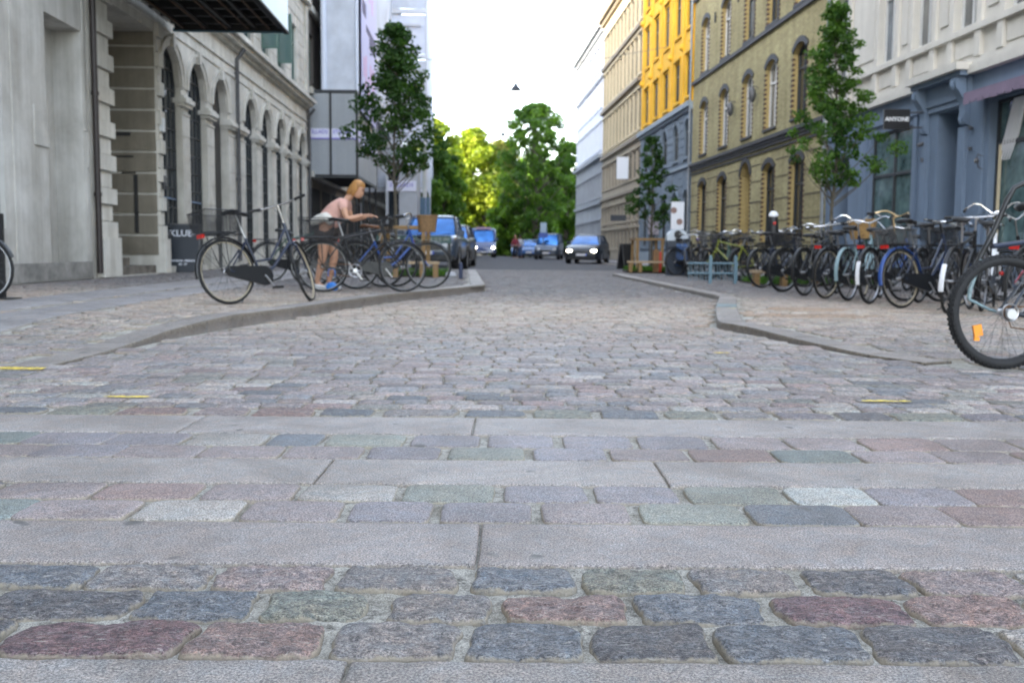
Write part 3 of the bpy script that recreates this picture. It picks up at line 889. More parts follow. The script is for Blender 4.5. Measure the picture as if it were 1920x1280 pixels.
def facade_root(side, Yfar_or_near, name, label, cat='building', group=None):
    Y = Yfar_or_near
    if side == 'R': return thing(name, label, cat, (FR(Y), Y, 0), math.atan2(-1, 0.051), group)
    return thing(name, label, cat, (FL(Y), Y, 0), math.atan2(1, -0.035), group)
def arch_band(mb, xc, a, zs, rise, th, proj, n=12, y=0.0):
    for i in range(n):
        def P(k, r):
            Rr = (a*a+rise*rise)/(2*rise); cz = zs-(Rr-rise)
            an0 = math.acos(min(1, a/Rr)) if Rr > a else 0
            an = an0 + (math.pi-2*an0)*k/n
            return xc - (Rr+r)*math.cos(an), cz + (Rr+r)*math.sin(an)
        q = [P(i,0), P(i+1,0), P(i+1,th), P(i,th)]
        mb.add([(x,y-proj,z) for x,z in q]+[(x,y+.02,z) for x,z in q], [(0,1,2,3),(3,2,6,7),(0,4,5,1)] + ([(0,3,7,4)] if i == 0 else []) + ([(1,5,6,2)] if i == n-1 else []))

# ---------------------------------------------------------------- RIGHT SIDE
# 1 shop building, white above and blue below  (local x = 27.9 - Y)
def shop_building():
    root = facade_root('R', 27.9, 'shop_building', 'cream stucco building with blue painted shop floor, nearest on the right')
    W = 24.0
    blue = swz_material('blue_painted_render', 'plaster', (0.165,0.22,0.30), rough=0.7, stain=0.16)
    cream = swz_material('cream_stucco', 'plaster', (0.62,0.59,0.53), rough=0.8, stain=0.16)
    L = lambda Y: 27.9 - Y
    lo = [(L(27.3), L(26.3), 0.12, 3.2, 0, 0.6), (L(24.95), L(22.5), 0.45, 3.55, 0, 0.2), (L(21.45), L(20.35), 0.12, 3.62, 0, 1.1),
          (L(19.35), L(15.9), 0.75, 3.6, 0, 0.3), (L(14.6), L(11.6), 0.75, 3.6, 0, 0.3)]
    mb = MB(); wall(mb, 0.0, W, 0, 4.2, lo, 0.3)
    build(mb, 'shop_front', blue, root, smooth=False)
    wins = [0.9, 3.75, 5.6, 7.5, 9.45, 11.4, 13.4, 15.4]
    up_ = []
    for fl in range(3):
        for x in wins: up_.append((x-0.5, x+0.5, 5.2+fl*3.4, 7.45+fl*3.4, 0))
    mb = MB(); wall(mb, 0.0, W, 4.2, 16.5, up_, 0.22); shell(mb, 0, W, 0, 16.5)
    build(mb, 'wall', cream, root, smooth=False)
    mc = MB()
    mc.box(0.02, W, -.16, 0, 4.2, 4.36); mc.box(0.02, W, -.10, 0, 4.36, 4.45); mc.box(0.02, W, -.06, 0, 4.45, 4.52)
    mc.next(); mc.box(0.02, W, -.12, 0, 5.02, 5.12); mc.box(0.02, W, -.07, 0, 5.12, 5.17)
    mc.next(); mc.box(0.02, W, -.14, 0, 8.25, 8.42); mc.next(); mc.box(0.02, W, -.14, 0, 11.65, 11.82); mc.next(); mc.box(0.02, W, -.5, 0, 16.2, 16.5)
    build(mc, 'cornice', cream, root, smooth=False)
    mp = MB()
    for i, x in enumerate(wins):
        for s in (-1, 1):
            mp.box(x+s*0.56-.09, x+s*0.56+.09, -.07, 0, 5.17, 8.25)
            mp.box(x+s*0.56-.11, x+s*0.56+.11, -.09, 0, 4.52, 5.02)
            mp.box(x+s*0.56-.09, x+s*0.56+.09, -.07, 0, 8.42, 11.65)
            mp.next()
    build(mp, 'pilaster', cream, root, smooth=False); mp = MB()
    for x in wins:
        mp.box(x-.42, x+.42, -.028, 0, 4.6, 4.94); mp.next(); mp.box(x-.45, x+.45, -.16, 0, 7.72, 7.84); mp.next()
    for x0, x1 in zip(wins, wins[1:]):
        if x1 - x0 > 1.6: mp.box(x0+.78, x1-.78, -.03, 0, 5.4, 7.6); mp.next()
    build(mp, 'stucco_panel', cream, root, smooth=False)
    for fl in range(2):
        for x in wins: window(root, x, 5.2+fl*3.4, 1.0, 2.25, 0, 0.15, M_WOODW, M_GLASSL, 'cross')
    # portal with hood and consoles
    hd = MB(); xa, xb = L(22.25), L(19.95)
    hd.box(xa, xb, -.42, 0, 4.28, 4.43); build(hd, 'door_hood', cream, root, smooth=False); hd = MB(); hd.box(xa+.06, xb-.06, -.30, 0, 4.18, 4.279); hd.box(xa+.12, xb-.12, -.10, 0, 3.78, 4.18)
    hd.box(xa+.42, xb-.42, -.06, 0, 3.66, 3.78)
    build(hd, 'door_hood', blue, root, smooth=False)
    for x in (xa+.16, xb-.42):
        cs = MB()
        prof = [(0,3.22),(-.08,3.25),(-.13,3.35),(-.10,3.5),(-.13,3.7),(-.22,3.85),(-.32,3.98),(-.33,4.12),(-.28,4.178),(0,4.178)]
        n = len(prof)
        cs.add([(x, y_, z) for y_, z in prof] + [(x+.24, y_, z) for y_, z in prof],
               [tuple(range(n)), tuple(range(n, 2*n))[::-1]] + [(i, i+n, (i+1) % n+n, (i+1) % n) for i in range(n)])
        cs.torus((x+.12, -.25, 4.03), .085, .035, 12, 6, axis='x'); cs.torus((x+.12, -.09, 3.33), .055, .028, 12, 6, axis='x')
        build(cs, 'console', blue, root)
    pm = MB()
    for (a, b_) in ((xa+.2, xa+.48), (xb-.48, xb-.2)): pm.box(a, b_, -.08, 0, 0.1, 3.2); pm.next()
    pm.box(0.05, L(25.3), -.05, 0, 3.7, 3.8); pm.next(); pm.box(L(25.2), L(22.3), -.07, 0, 3.72, 3.84); pm.next()
    for x in (L(25.2), L(22.45), L(19.6), L(15.6)): pm.box(x-.09, x+.09, -.05, 0, 0.5, 3.70); pm.next()
    pm.box(0.0, W, -.04, 0, 0.1, 0.5)
    build(pm, 'shop_front_trim', blue, root, smooth=False)
    d = MB(); d.box(L(21.45), L(20.35), 1.0, 1.05, 0.12, 3.6)
    for z in (0.3, 1.5, 2.5): d.box(L(21.25), L(20.55), .97, 1.0, z, z+.85)
    d.next(); d.box(L(27.3), L(26.3), .5, .55, 0.12, 3.2)
    build(d, 'door', mat('dark_blue_door', (0.02,0.028,0.04), 0.4), root, smooth=False)
    teal = mat('shop_glass', (0.16,0.25,0.25), 0.05, spec=0.9, col2=(0.02,0.045,0.05), scale=2.0)  # lighter teal base carries the pane reflections as colour
    window(root, (lo[1][0]+lo[1][1])/2, 0.45, 2.45, 3.1, 0, 0.12, M_DKFRAME, teal, 'cross', 'shop_window')
    for k in (3, 4):
        window(root, (lo[k][0]+lo[k][1])/2, 0.75, lo[k][1]-lo[k][0], 2.85, 0, 0.18, M_DKFRAME, teal, 'shop', 'shop_window')
    # gathered curtain behind the edge of the near window
    cu = MB()
    for i in range(5):
        x = lo[3][0] + .12 + i*.10
        cu.tube([(x+.5-i*.03, .15, 3.55), (x+.2, .15, 2.9), (x-.02-i*.01, .15, 2.45)], [.045, .03, .012], 6)
    build(cu, 'curtain', mat('white_curtain', (0.7,0.7,0.72), 0.9), root)
    bl = MB()
    x = lo[3][0]+.14
    bl.box(x, x+.07, .12, .15, .85, 2.75)
    build(bl, 'wood_post', mat('pale_wood_post', (0.55,0.47,0.32), 0.6), root, smooth=False)
    aw = MB(); xa2, xb2 = L(19.6), L(11)
    aw.add([(xa2,0,3.86),(xb2,0,3.86),(xb2,-.42,3.76),(xa2,-.42,3.76),(xa2,-.42,3.58),(xb2,-.42,3.58),(xa2,0,3.70),(xb2,0,3.70)],
           [(0,1,2,3),(3,2,5,4),(0,3,4,6),(1,7,5,2),(4,5,7,6)])
    for i in range(34):
        xx = xa2 + .25*i
        if xx < xb2-.1: aw.box(xx+.02, xx+.23, -.428, -.418, 3.53+.012*(i % 2), 3.60)
    build(aw, 'awning', mat('purple_grey_awning', (0.20,0.15,0.21), 0.8, var=0.15, scale=3), root, smooth=False)
    pi = MB(); pi.tube([(.12,-.14,0.15),(.12,-.14,15.8)], .05, 10)
    for z in (1.5, 4.0, 7, 10, 13): pi.lathe([(.062,0),(.062,.06)], (.12,-.14,z), 10)
    build(pi, 'downpipe', M_ZINC, root)
    wl = MB(); wx = L(19.52)
    wl.tube([(wx, 0, 2.55), (wx, -.12, 2.6), (wx, -.14, 2.5), (wx, -.1, 2.35), (wx, 0, 2.3)], .012, 6); wl.lathe([(.03,0),(.05,.04),(.03,.1)], (wx,-.14,2.42), 10)
    build(wl, 'wall_lamp', M_PIPE, root)
    cam2 = MB()
    cam2.tube([(L(21.95), -.08, 3.05), (L(21.95), -.2, 3.0)], .04, 8); cam2.next(); cam2.tube([(L(21.95), -.02, 2.7), (L(21.95), -.1, 2.7)], .05, 8)
    cam2.next(); cam2.tube([(L(19.98), -.02, 3.15), (L(19.98), -.08, 3.15)], .04, 8); cam2.next(); cam2.tube([(L(19.98), -.02, 2.75), (L(19.98), -.07, 2.75)], .035, 8)
    build(cam2, 'door_fitting', M_PIPE, root)
    roof(root, 0, W, 16.5)
shop_building()
# projecting sign
def shop_sign():
    y = 21.95; x = FR(y)
    t = thing('projecting_shop_sign', 'black projecting sign reading ANYONE on the blue shop wall', 'sign', (x, y, 0))
    b = MB(); zc = 3.56
    b.box(-.96, -.40, -.03, .03, zc-.215, zc+.215)
    build(b, 'sign_board', mat('black_sign', (0.012,0.012,0.014), 0.35), t, smooth=False)
    a = MB()
    for dz in (.15, -.17): a.tube([(-.42, 0, zc+dz), (.0, 0, zc+dz)], .018, 8); a.lathe([(.04,0),(.04,.02)], (-.03, 0, zc+dz), 8, 'x')
    build(a, 'bracket', M_PIPE, t)
    me = text_mesh('ANYONE', .125, mat('white_lettering', (0.8,0.8,0.8), 0.6), .003, .003, 1.0)
    obj('lettering', me, t, (-.68, -.036, zc), (R(90), 0, 0))
shop_sign()

# 2 yellow brick building
def brick_building():
    root = facade_root('R', 44.3, 'brick_building', 'four storey yellow brick building with arched windows and dark bands')
    W = 16.38
    brick = swz_material('yellow_brick', 'brick', (0.50,0.44,0.22), (0.38,0.33,0.16), (0.25,0.23,0.17), stain=0.5)
    rev = swz_material('bright_yellow_brick', 'brick', (0.52,0.39,0.16), (0.46,0.34,0.13), (0.32,0.26,0.14), stain=0.1)
    dark = mat('dark_glazed_brick', (0.035,0.032,0.035), 0.6, var=0.3, scale=4)
    tooth = mat('red_brown_brick', (0.085,0.04,0.028), 0.75, var=0.3)
    cols = [1.5, 4.55, 7.75, 10.95, 14.15]
    cols = [44.3-Y for Y in (42.3, 39.1, 35.9, 33.2, 30.4)]
    ops = []; kinds = []
    for i, x in enumerate(cols):
        if i == 2: ops.append((x-.62, x+.62, .12, 3.35, .5, .6)); kinds.append(('door', x, .12, 1.24, 3.23, .5))
        else: ops.append((x-.62, x+.62, 1.0, 3.35, .25)); kinds.append(('w', x, 1.0, 1.24, 2.35, .25))
        for z in (4.72, 8.1, 11.6): ops.append((x-.62, x+.62, z, z+1.95, .25)); kinds.append(('w', x, z, 1.24, 1.95, .25))
    mb = MB(); wall(mb, 0, W, 0, 15.3, ops, .24, revmat=1); shell(mb, 0, W, 0, 15.3)
    wallmb = mb
    # dark bands
    db = MB()
    db.box(0.01, W-.01, -.10, 0, 4.22, 4.32); db.box(0.01, W-.01, -.16, 0, 4.32, 4.44); db.box(0.01, W-.01, -.06, 0, 4.12, 4.22)
    db.next(); db.box(0.01, W-.01, -.05, 0, 3.98, 4.03)
    db.next(); db.box(0.01, W-.01, -.09, 0, 7.84, 7.98); db.next(); db.box(0.01, W-.01, -.09, 0, 11.34, 11.48); db.next(); db.box(0.01, W-.01, -.45, 0, 15.0, 15.3)
    build(db, 'string_course_or_groove_shade', dark, root, smooth=False)
    gb = MB()
    for z in (0.95, 1.65, 2.35, 3.05, 3.6):
        segs = []; x = 0.01
        for o in sorted([o for o in ops if o[2] < 2], key=lambda o: o[0]):
            if z < o[3] + .3: segs.append((x, o[0]-.14)); x = o[1]+.14
        segs.append((x, W-.01))
        for a, b_ in segs: gb.box(a, b_, -.012, 0, z, z+.045); gb.next()
    build(gb, 'string_course_or_groove_shade', mat('painted_groove_shade', (0.11,0.09,0.05), 0.85), root, smooth=False)  # dark strips paint the shade of the horizontal brick grooves
    ab = MB()
    for k, x, z, w, h, rise in kinds: arch_band(ab, x, w/2, z+h, rise, .17, .035); ab.next()
    build(ab, 'window_arch', dark, root, smooth=False)
    tt = wallmb; tt.m = 2
    for k, x, z, w, h, rise in kinds:
        for s in (-1, 1):
            zz = z + .05
            while zz < z+h-.05:
                xe = x + s*w/2
                tt.box(min(xe, xe+s*.13), max(xe, xe+s*.13), -.014, 0.0, zz, zz+.075)
                tt.box(min(xe-s*.004, xe), max(xe-s*.004, xe), 0.0, .06, zz, zz+.075)
                zz += .155
    build(tt, 'wall', [brick, rev, tooth], root, smooth=False)
    sl = MB()
    for k, x, z, w, h, rise in kinds:
        if k == 'w': sl.box(x-w/2-.06, x+w/2+.06, -.06, .30, z-.08, z-.001); sl.next()
    build(sl, 'window_sill', dark, root, smooth=False)
    rr = random.Random(3)
    for k, x, z, w, h, rise in kinds:
        if k == 'w':
            g = M_GLASSL if z > 4 and rr.random() < .65 else M_GLASS
            window(root, x, z, w, h, rise, .19, M_DKFRAME if z < 4 or g is M_GLASS else M_WOODW, g, 'cross')
        else:
            d = MB(); d.box(x-w/2, x+w/2, .5, .55, .12, 2.6); d.box(x-w/2, x+w/2, .48, .55, 2.6, 2.72)
            d.box(x-.5, x-.06, .47, .5, .4, 2.3); d.box(x+.06, x+.5, .47, .5, .4, 2.3)
            build(d, 'door', mat('brown_door', (0.06,0.035,0.02), 0.5), root, smooth=False)
            g2 = MB(); g2.box(x-w/2, x+w/2, .52, .55, 2.72, 3.9); build(g2, 'fanlight', M_GLASS, root, smooth=False)
    bx = MB()
    for (x, z) in ((44.3-37.4, 5.9), (44.3-34.6, 6.0)):
        bx.lathe([(.05,-.25),(.1,-.15),(.13,0),(.1,.18),(.04,.25)], (x, -.2, z), 8)
        bx.tube([(x,0,z+.25),(x,-.2,z+.3),(x,-.2,z+.2)], .02, 6); bx.next()
    build(bx, 'wall_lamp', M_PIPE, root)
    an = MB()
    for x in (44.3-40.7, 44.3-37.4, 44.3-34.4):
        an.box(x-.03, x+.03, -.05, 0, 9.75, 10.15); an.box(x-.1, x+.1, -.05, 0, 9.92, 9.98); an.next()
    build(an, 'wall_anchor', dark, root, smooth=False)
    roof(root, 0, W, 15.3)
brick_building()

# generic storeyed facade
def row_building(Yf, Yn, name, label, mats, H, cols, floors, bands, style='cross', depth=.13, mf=None, mg=None, hoods=True, lower=None, top_cornice=.45):
    """floors: (z, h, rise, w); lower: (ztop, material)"""
    root = facade_root('R', Yf, name, label)
    W = Yf - Yn + 0.02*0
    ops = []
    for (z, h, rise, w) in floors:
        for x in cols: ops.append((x-w/2, x+w/2, z, z+h, rise))
    zt = lower[0] if lower else 0
    mb = MB(); wall(mb, 0, W, zt, H, [o for o in ops if o[2] >= zt], depth); shell(mb, 0, W, 0, H)
    build(mb, 'wall', mats[0], root, smooth=False)
    if lower:
        mb = MB(); wall(mb, 0, W, 0, zt, [o for o in ops if o[2] < zt], depth)
        build(mb, 'ground_storey', lower[1], root, smooth=False)
    bm_ = MB()
    for (z, t, p) in bands: bm_.box(.01, W-.01, -p, 0, z, z+t); bm_.next()
    bm_.box(.01, W-.01, -top_cornice, 0, H-.35, H-.02); bm_.box(.01, W-.01, -top_cornice*.5, 0, H-.6, H-.35)
    build(bm_, 'cornice', mats[1], root, smooth=False)
    if hoods:
        hm = MB()
        for (z, h, rise, w) in floors:
            for x in cols:
                if rise > 0: arch_band(hm, x, w/2+.02, z+h, rise+.02, .14, .06)
                else:
                    hm.box(x-w/2-.16, x+w/2+.16, -.12, 0, z+h+.12, z+h+.24)
                    hm.box(x-w/2-.12, x-w/2-.01, -.04, 0, z, z+h+.12); hm.box(x+w/2+.01, x+w/2+.12, -.04, 0, z, z+h+.12)
                hm.box(x-w/2-.12, x+w/2+.12, -.09, 0, z-.13, z-.02); hm.next()
            if z < zt: build(hm, 'window_surround', lower[1], root, smooth=False); hm = MB()
        build(hm, 'window_surround', mats[2] if len(mats) > 2 else mats[0], root, smooth=False)
    for (z, h, rise, w) in floors:
        for i, x in enumerate(cols): window(root, x, z, w, h, rise, depth*.75, mf or M_DKFRAME, mg or M_GLASS, style)
    roof(root, 0, W, H)
    return root
yel = swz_material('golden_yellow_render', 'plaster', (0.78,0.46,0.045), rough=0.75, stain=0.28)
bgr = swz_material('blue_grey_render', 'plaster', (0.20,0.245,0.29), rough=0.8, stain=0.2)
bgl = mat('blue_grey_trim', (0.27,0.32,0.36), 0.7, var=0.15)
r = row_building(57.1, 44.3, 'yellow_building', 'golden yellow apartment building over a blue-grey rusticated lower part', [yel, bgl, yel], 17.2,
    [57.1-Y for Y in (55.4, 52.8, 50.2, 47.6, 45.2)], [(.9,2.2,0.3,1.05),(4.9,1.2,.45,1.05),(7.6,1.75,0,1.1),(10.6,2.0,0,1.1),(13.7,1.8,0,1.1)],
    [(7.0,.22,.25),(6.86,.14,.12),(4.4,.12,.1),(.1,.5,.05)], lower=(7.0, bgr))
def pier_blocks(root, edges, zs, dz, m_, proj):
    for a, b_ in edges:
        if b_ - a < .03: continue
        ru = MB()
        for z in zs: ru.box(a, b_, -proj, 0, z, z+dz)
        ru.box(a+.01, b_-.01, -.006, 0, zs[0], zs[-1])
        build(ru, 'rusticated_pier', m_, root, smooth=False)
xs = [57.1-Y for Y in (55.4, 52.8, 50.2, 47.6, 45.2)]
pier_blocks(r, list(zip([.02]+[x+.62 for x in xs], [x-.62 for x in xs]+[12.6])), [.75+k*.36 for k in range(17) if not 4.25 < .75+k*.36+.05 < 4.7], .30, bgr, .035)
ps = MB()
for x in [57.1-Y for Y in (56.6, 54.1, 51.5, 48.9, 46.4, 44.55)]:
    ps.box(x-.16, x+.16, -.07, 0, 7.24, 16.4)
    for z in (9.75, 13.0): ps.lathe([(.1,0),(.17,.1),(.1,.3)], (x,-.07,z), 8)
    ps.next()
build(ps, 'pilaster', yel, r, smooth=False)
pp = MB(); pp.tube([(12.72,-.12,.2),(12.72,-.12,16)], .05, 8); build(pp, 'downpipe', M_ZINC, r)
crm = swz_material('pale_cream_render', 'plaster', (0.64,0.55,0.38), rough=0.8, stain=0.18)
crl = swz_material('sandstone_render', 'plaster', (0.43,0.375,0.29), rough=0.85, stain=0.25)
cols = [.8+1.42*i for i in range(11)]
r = row_building(72.5, 57.1, 'cream_building', 'cream five storey building with a sandstone lower part beside the yellow one', [crm, mat('brown_cornice', (0.26,0.22,0.17), .8, var=.2), crm], 17.0, cols,
    [(.8,1.1,0,.8),(2.5,1.0,0.0,.8),(4.9,1.5,0,.88),(7.6,2.1,0,.88),(10.7,2.1,0,.88),(13.7,1.6,0,.88)],
    [(4.1,.15,.15),(7.0,.22,.2),(10.2,.2,.25),(13.2,.2,.2)], lower=(7.0, crl), mg=M_GLASS)
pier_blocks(r, list(zip([.02]+[x+.42 for x in cols], [x-.42 for x in cols]+[15.35])), [.3+k*.42 for k in range(9)], .34, crl, .04)
wht = swz_material('white_render', 'plaster', (0.74,0.77,0.84), rough=0.8, stain=0.1)
wgr = swz_material('pale_grey_stone', 'plaster', (0.36,0.38,0.41), rough=0.85, stain=0.25)
r = row_building(89.0, 72.5, 'white_building', 'bluish white apartment building with a grey lower part, farthest on the right', [wht, mat('grey_cornice', (0.30,0.32,0.35), .8, var=.2), wht], 16.8,
    [1.0+1.62*i for i in range(10)], [(.8,1.9,0,.8),(4.6,1.5,0,.8),(8.0,1.8,0,.75),(11.0,1.8,0,.75),(13.8,1.5,0,.75)],
    [(4.0,.2,.2),(7.3,.25,.3),(13.0,.15,.15)], lower=(7.3, wgr), mg=M_GLASSL, mf=M_WOODW)
# small bracket signs on the far facades
def bracket_sign(name, label, Y, z, w, h, col, out=.7):
    x = FR(Y)
    t = thing(name, label, 'sign', (x, Y, 0))
    b = MB(); b.box(-out-w, -out, -.03, .03, z-h/2, z+h/2); build(b, 'sign_board', mat('sign_'+name, col, .5), t, smooth=False)
    a = MB(); a.tube([(-out-.02,0,z),(.0,0,z)], .025, 6); build(a, 'bracket', M_PIPE, t)
bracket_sign('hanging_shop_sign', 'small dark bracket sign low on the sandstone wall', 60.0, 2.6, .9, .35, (0.03,0.035,0.045), .3)
bracket_sign('white_shop_sign', 'white upright sign board jutting from the sandstone storey', 60.6, 5.6, .7, 1.3, (0.75,0.78,0.82), .1)

# ---------------------------------------------------------------- LEFT SIDE  local x = Y - Y0
stone = swz_material('pale_grey_plaster', 'plaster', (0.55,0.54,0.51), rough=0.85, stain=0.5, stainscale=0.9)
stone2 = swz_material('arcade_limestone', 'plaster', (0.66,0.64,0.585), rough=0.85, stain=0.48, stainscale=0.9)
def plain_building():
    Y0 = -30.0  # unseen length behind the camera, extended to keep sun off the street
    root = facade_root('L', Y0, 'plaster_building', 'plain pale grey plaster building with a tall narrow niche, nearest on the left')
    X = lambda Y: Y - Y0
    mb = MB()
    ops = [(X(16.45), X(17.95), .12, 4.45, 0, .55), (X(12.0), X(14.9), .95, 6.0, 0, .25), (X(7.5), X(10.5), .95, 6.0, 0, .25)]
    for z in (8.2, 11.6): 
        for Y in (2, 5, 8.5, 12.5, 16): ops.append((X(Y-.55), X(Y+.55), z, z+1.9, 0))
    wall(mb, 0, X(18.15), 0, 21.0, ops, .25); shell(mb, 0, X(18.15), 0, 21.0)
    build(mb, 'wall', stone, root, smooth=False)
    d = MB(); d.box(X(16.45), X(17.95), .50, .54, .12, 4.45)
    build(d, 'niche_back', stone, root, smooth=False)
    t = MB()
    t.box(X(15.2), X(16.40), -.02, 0, .12, 5.9); t.box(X(15.9), X(16.42), -.05, -.02, 2.28, 2.34); t.box(X(15.9), X(16.40), -.035, -.02, 2.34, 2.9)
    t.next(); t.box(X(18.0), X(18.14), -.015, 0, .12, 6)
    build(t, 'pilaster', stone, root, smooth=False); t = MB()
    t.tube([(X(17.97), -.02, 2.75), (X(18.05), -.02, 2.75), (X(18.05), -.02, 2.1), (X(18.1), -.02, 2.1)], .02, 6)
    build(t, 'wall_conduit', stone, root, smooth=False)
    s = MB(); s.box(X(14.95), X(18.14), -.03, 0, .12, .42); build(s, 'plinth', mat('dirty_plinth', (0.26,0.25,0.23), .9, var=.5, scale=2.5), root, smooth=False)
    gl = mat('blue_shop_glass', (0.06,0.17,0.24), .05, spec=.9, col2=(0.01,0.03,0.045), scale=.9)
    gfr = mat('teal_shop_frame', (0.015,0.035,0.035), .5)
    for a, b_ in ((12.0,14.9),(7.5,10.5)): window(root, X((a+b_)/2), .95, b_-a, 5.05, 0, .12, gfr, gl, 'cross', 'shop_window')
    for z in (8.2, 11.6):
        for Y in (2, 5, 8.5, 12.5, 16): window(root, X(Y), z, 1.1, 1.9, 0, .18, M_DKFRAME, M_GLASS)
    p = MB(); px_ = X(18.3); p.tube([(px_, -.09, .2), (px_, -.09, 20.5)], .055, 10)
    for z in (1.6, 3.4, 5.2): p.lathe([(.07,0),(.07,.07)], (px_, -.09, z), 10)
    build(p, 'downpipe', mat('brown_black_pipe', (0.03,0.022,0.02), .5), root)
    roof(root, 0, X(18.15), 21.0)
plain_building()

def arcade_building():
    Y0 = 18.2
    root = facade_root('L', Y0, 'arcade_building', 'limestone building with a row of tall round arches and a deep stepped portal')
    X = lambda Y: (Y - Y0)
    W = X(41.3); H = 21.0
    ac = [23.05, 25.2, 27.45, 31.0, 33.35, 35.65, 37.9, 40.0]
    ops = [(X(19.15), X(22.0), .12, 5.3, 0, 1.9)]
    for Y in ac: ops.append((X(Y)-.78, X(Y)+.78, .25 if Y != 27.45 else .12, 4.42, .78, .26))
    up_w = [20.2, 23.0, 25.6, 28.2, 30.8, 33.4, 36.0, 38.6]
    for z in (7.0, 11.4, 15.0):
        for Y in up_w: ops.append((X(Y)-.55, X(Y)+.55, z, z+2.1, 0, .2))
    mb = MB(); wall(mb, 0, W, 0, H, ops, .5); shell(mb, 0, W, 0, H)
    build(mb, 'wall', stone2, root, smooth=False)
    # portal: pilaster, rusticated jambs, steps, door
    j = MB(); j2 = MB()
    k = 0; z = .85
    while z < 5.2:
        j.box(X(18.42), X(19.15)+ (.10 if k % 2 == 0 else .0), -(.09 if k % 2 == 0 else .03), -.001, z+.012, z+.30)
        z += .31; k += 1
    j.box(X(18.38), X(19.28), -.14, -.001, .12, .86); j.next()
    z = .85; k = 0
    while z < 5.2:
        j.box(X(22.0) - (.0), X(22.30), -(.09 if k % 2 == 0 else .035), -.001, z+.012, z+.30)
        z += .31; k += 1
    j.box(X(21.98), X(22.36), -.14, -.001, .12, .86)
    z = .5; k = 0
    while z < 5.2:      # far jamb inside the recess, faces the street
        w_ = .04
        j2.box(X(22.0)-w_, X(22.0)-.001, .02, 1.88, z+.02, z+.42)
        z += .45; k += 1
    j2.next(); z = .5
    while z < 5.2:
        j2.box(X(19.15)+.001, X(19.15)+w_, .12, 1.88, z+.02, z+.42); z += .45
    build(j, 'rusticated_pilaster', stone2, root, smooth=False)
    build(j2, 'rusticated_jamb', swz_material('shadowed_portal_stone', 'plaster', (0.25,0.225,0.18), rough=.85, stain=.4, stainscale=1.2), root, smooth=False)  # darker copy of the limestone, recess shade put into its colour
    s = MB()
    for i in range(3): s.next() or s.box(X(19.16), X(21.99) - .1 if i == 0 else X(21.99) - .55 - .2*i, .05+.35*i, 1.85, .12+.17*i, .12+.17*(i+1)-.002)
    build(s, 'step', mat('worn_granite_step', (0.16,0.14,0.115), .85, var=.5, scale=4), root, smooth=False)
    d = MB(); d.box(X(19.16), X(21.99), 1.86, 1.9, .12, 5.3)
    for a, b_ in ((19.4, 20.5), (20.65, 21.75)):
        for z0, z1 in ((.8,1.6),(1.8,3.0)): d.box(X(a), X(b_), 1.82, 1.86, z0, z1)
    build(d, 'door', mat('dark_wooden_door', (0.03,0.022,0.016), .5, var=.3), root, smooth=False)
    pl = MB(); xx = X(22.0)-.045
    pl.box(xx-.012, xx, .55, 1.5, 3.08, 3.16); pl.next(); pl.box(xx-.012, xx, .5, .9, 2.62, 2.66); pl.next(); pl.box(xx-.012, xx, .45, .75, 2.28, 2.31); pl.next()
    pl.box(xx-.02, xx, .42, .50, .98, 2.25); pl.next()
    for i in range(3): pl.lathe([(.03,0),(.03,.012)], (xx-.012, .95+.14*i, 1.7), 8, 'x'); pl.next()
    build(pl, 'wall_lettering', mat('dark_wall_letters', (0.03,0.03,0.03), .6), root, smooth=False)
    bx = MB(); bx.box(X(22.12), X(22.24), -.10, -.03, 1.95, 2.25); bx.next(); bx.lathe([(.07,-.08),(.09,0),(.06,.1)], (X(22.45), -.06, .95), 8)
    build(bx, 'intercom', mat('dark_wall_box', (0.03,0.03,0.035), .5), root, smooth=False)
    b2 = MB(); b2.box(X(22.08), X(22.28), -.1, -.03, 3.2, 3.5); build(b2, 'house_number_plate', mat('white_plate', (0.6,0.63,0.65), .5), root, smooth=False)
    # imposts, pier blocks, archivolts
    im = MB(); pb = MB(); av = MB()
    edges = [X(22.3)] + sum([[X(Y)-.78, X(Y)+.78] for Y in ac], []) + [W-.02]
    piers = list(zip(edges[0::2], edges[1::2]))
    for a, b_ in piers:
        if b_ - a < .05: continue
        im.box(a-.03, b_+.03, -.10, .2, 3.98, 4.06); im.box(a-.07, b_+.07, -.15, .2, 4.06, 4.17); im.box(a-.03, b_+.03, -.09, .2, 4.17, 4.24)
        im.box(a-.015, b_+.015, -.05, .2, 3.80, 3.85)
        pm_ = MB(); pm_.box(a-.03, b_+.03, -.08, .2, .12, .75); build(pm_, 'pier_base', stone2, root, smooth=False)
        z = .76
        while z < 3.78:
            pb.box(a-.012, b_+.012, -.03, .14, z+.014, min(z+.50, 3.79)); z += .505
        pb.box(a-.004, b_+.004, -.012, .14, .8, 3.78)
        im.next(); pb.next()
    for Y in ac:
        arch_band(av, X(Y), .79, 4.42, .79, .14, .05, 16); arch_band(av, X(Y), .93, 4.42, .93, .06, .08, 16)
        av.box(X(Y)-.09, X(Y)+.09, -.13, 0, 5.17, 5.47); av.next()
    build(im, 'impost', stone2, root, smooth=False); build(pb, 'pier', stone2, root, smooth=False); build(av, 'archivolt', stone2, root, smooth=False)
    co = MB()
    co.box(.02, W, -.03, 0, 5.50, 5.56); co.next(); co.box(.02, W, -.05, 0, 5.78, 5.84); co.next()
    co.box(.02, W, -.12, 0, 6.28, 6.38); co.box(.02, W, -.28, 0, 6.38, 6.50); co.box(.02, W+.1, -.40, 0, 6.50, 6.62); co.box(.02, W, -.2, 0, 6.62, 6.70)
    co.next(); co.box(.02, W, -.25, 0, 10.4, 10.6); co.next(); co.box(.02, W, -.5, 0, 20.6, 21.0)
    build(co, 'cornice', stone2, root, smooth=False); co = MB()
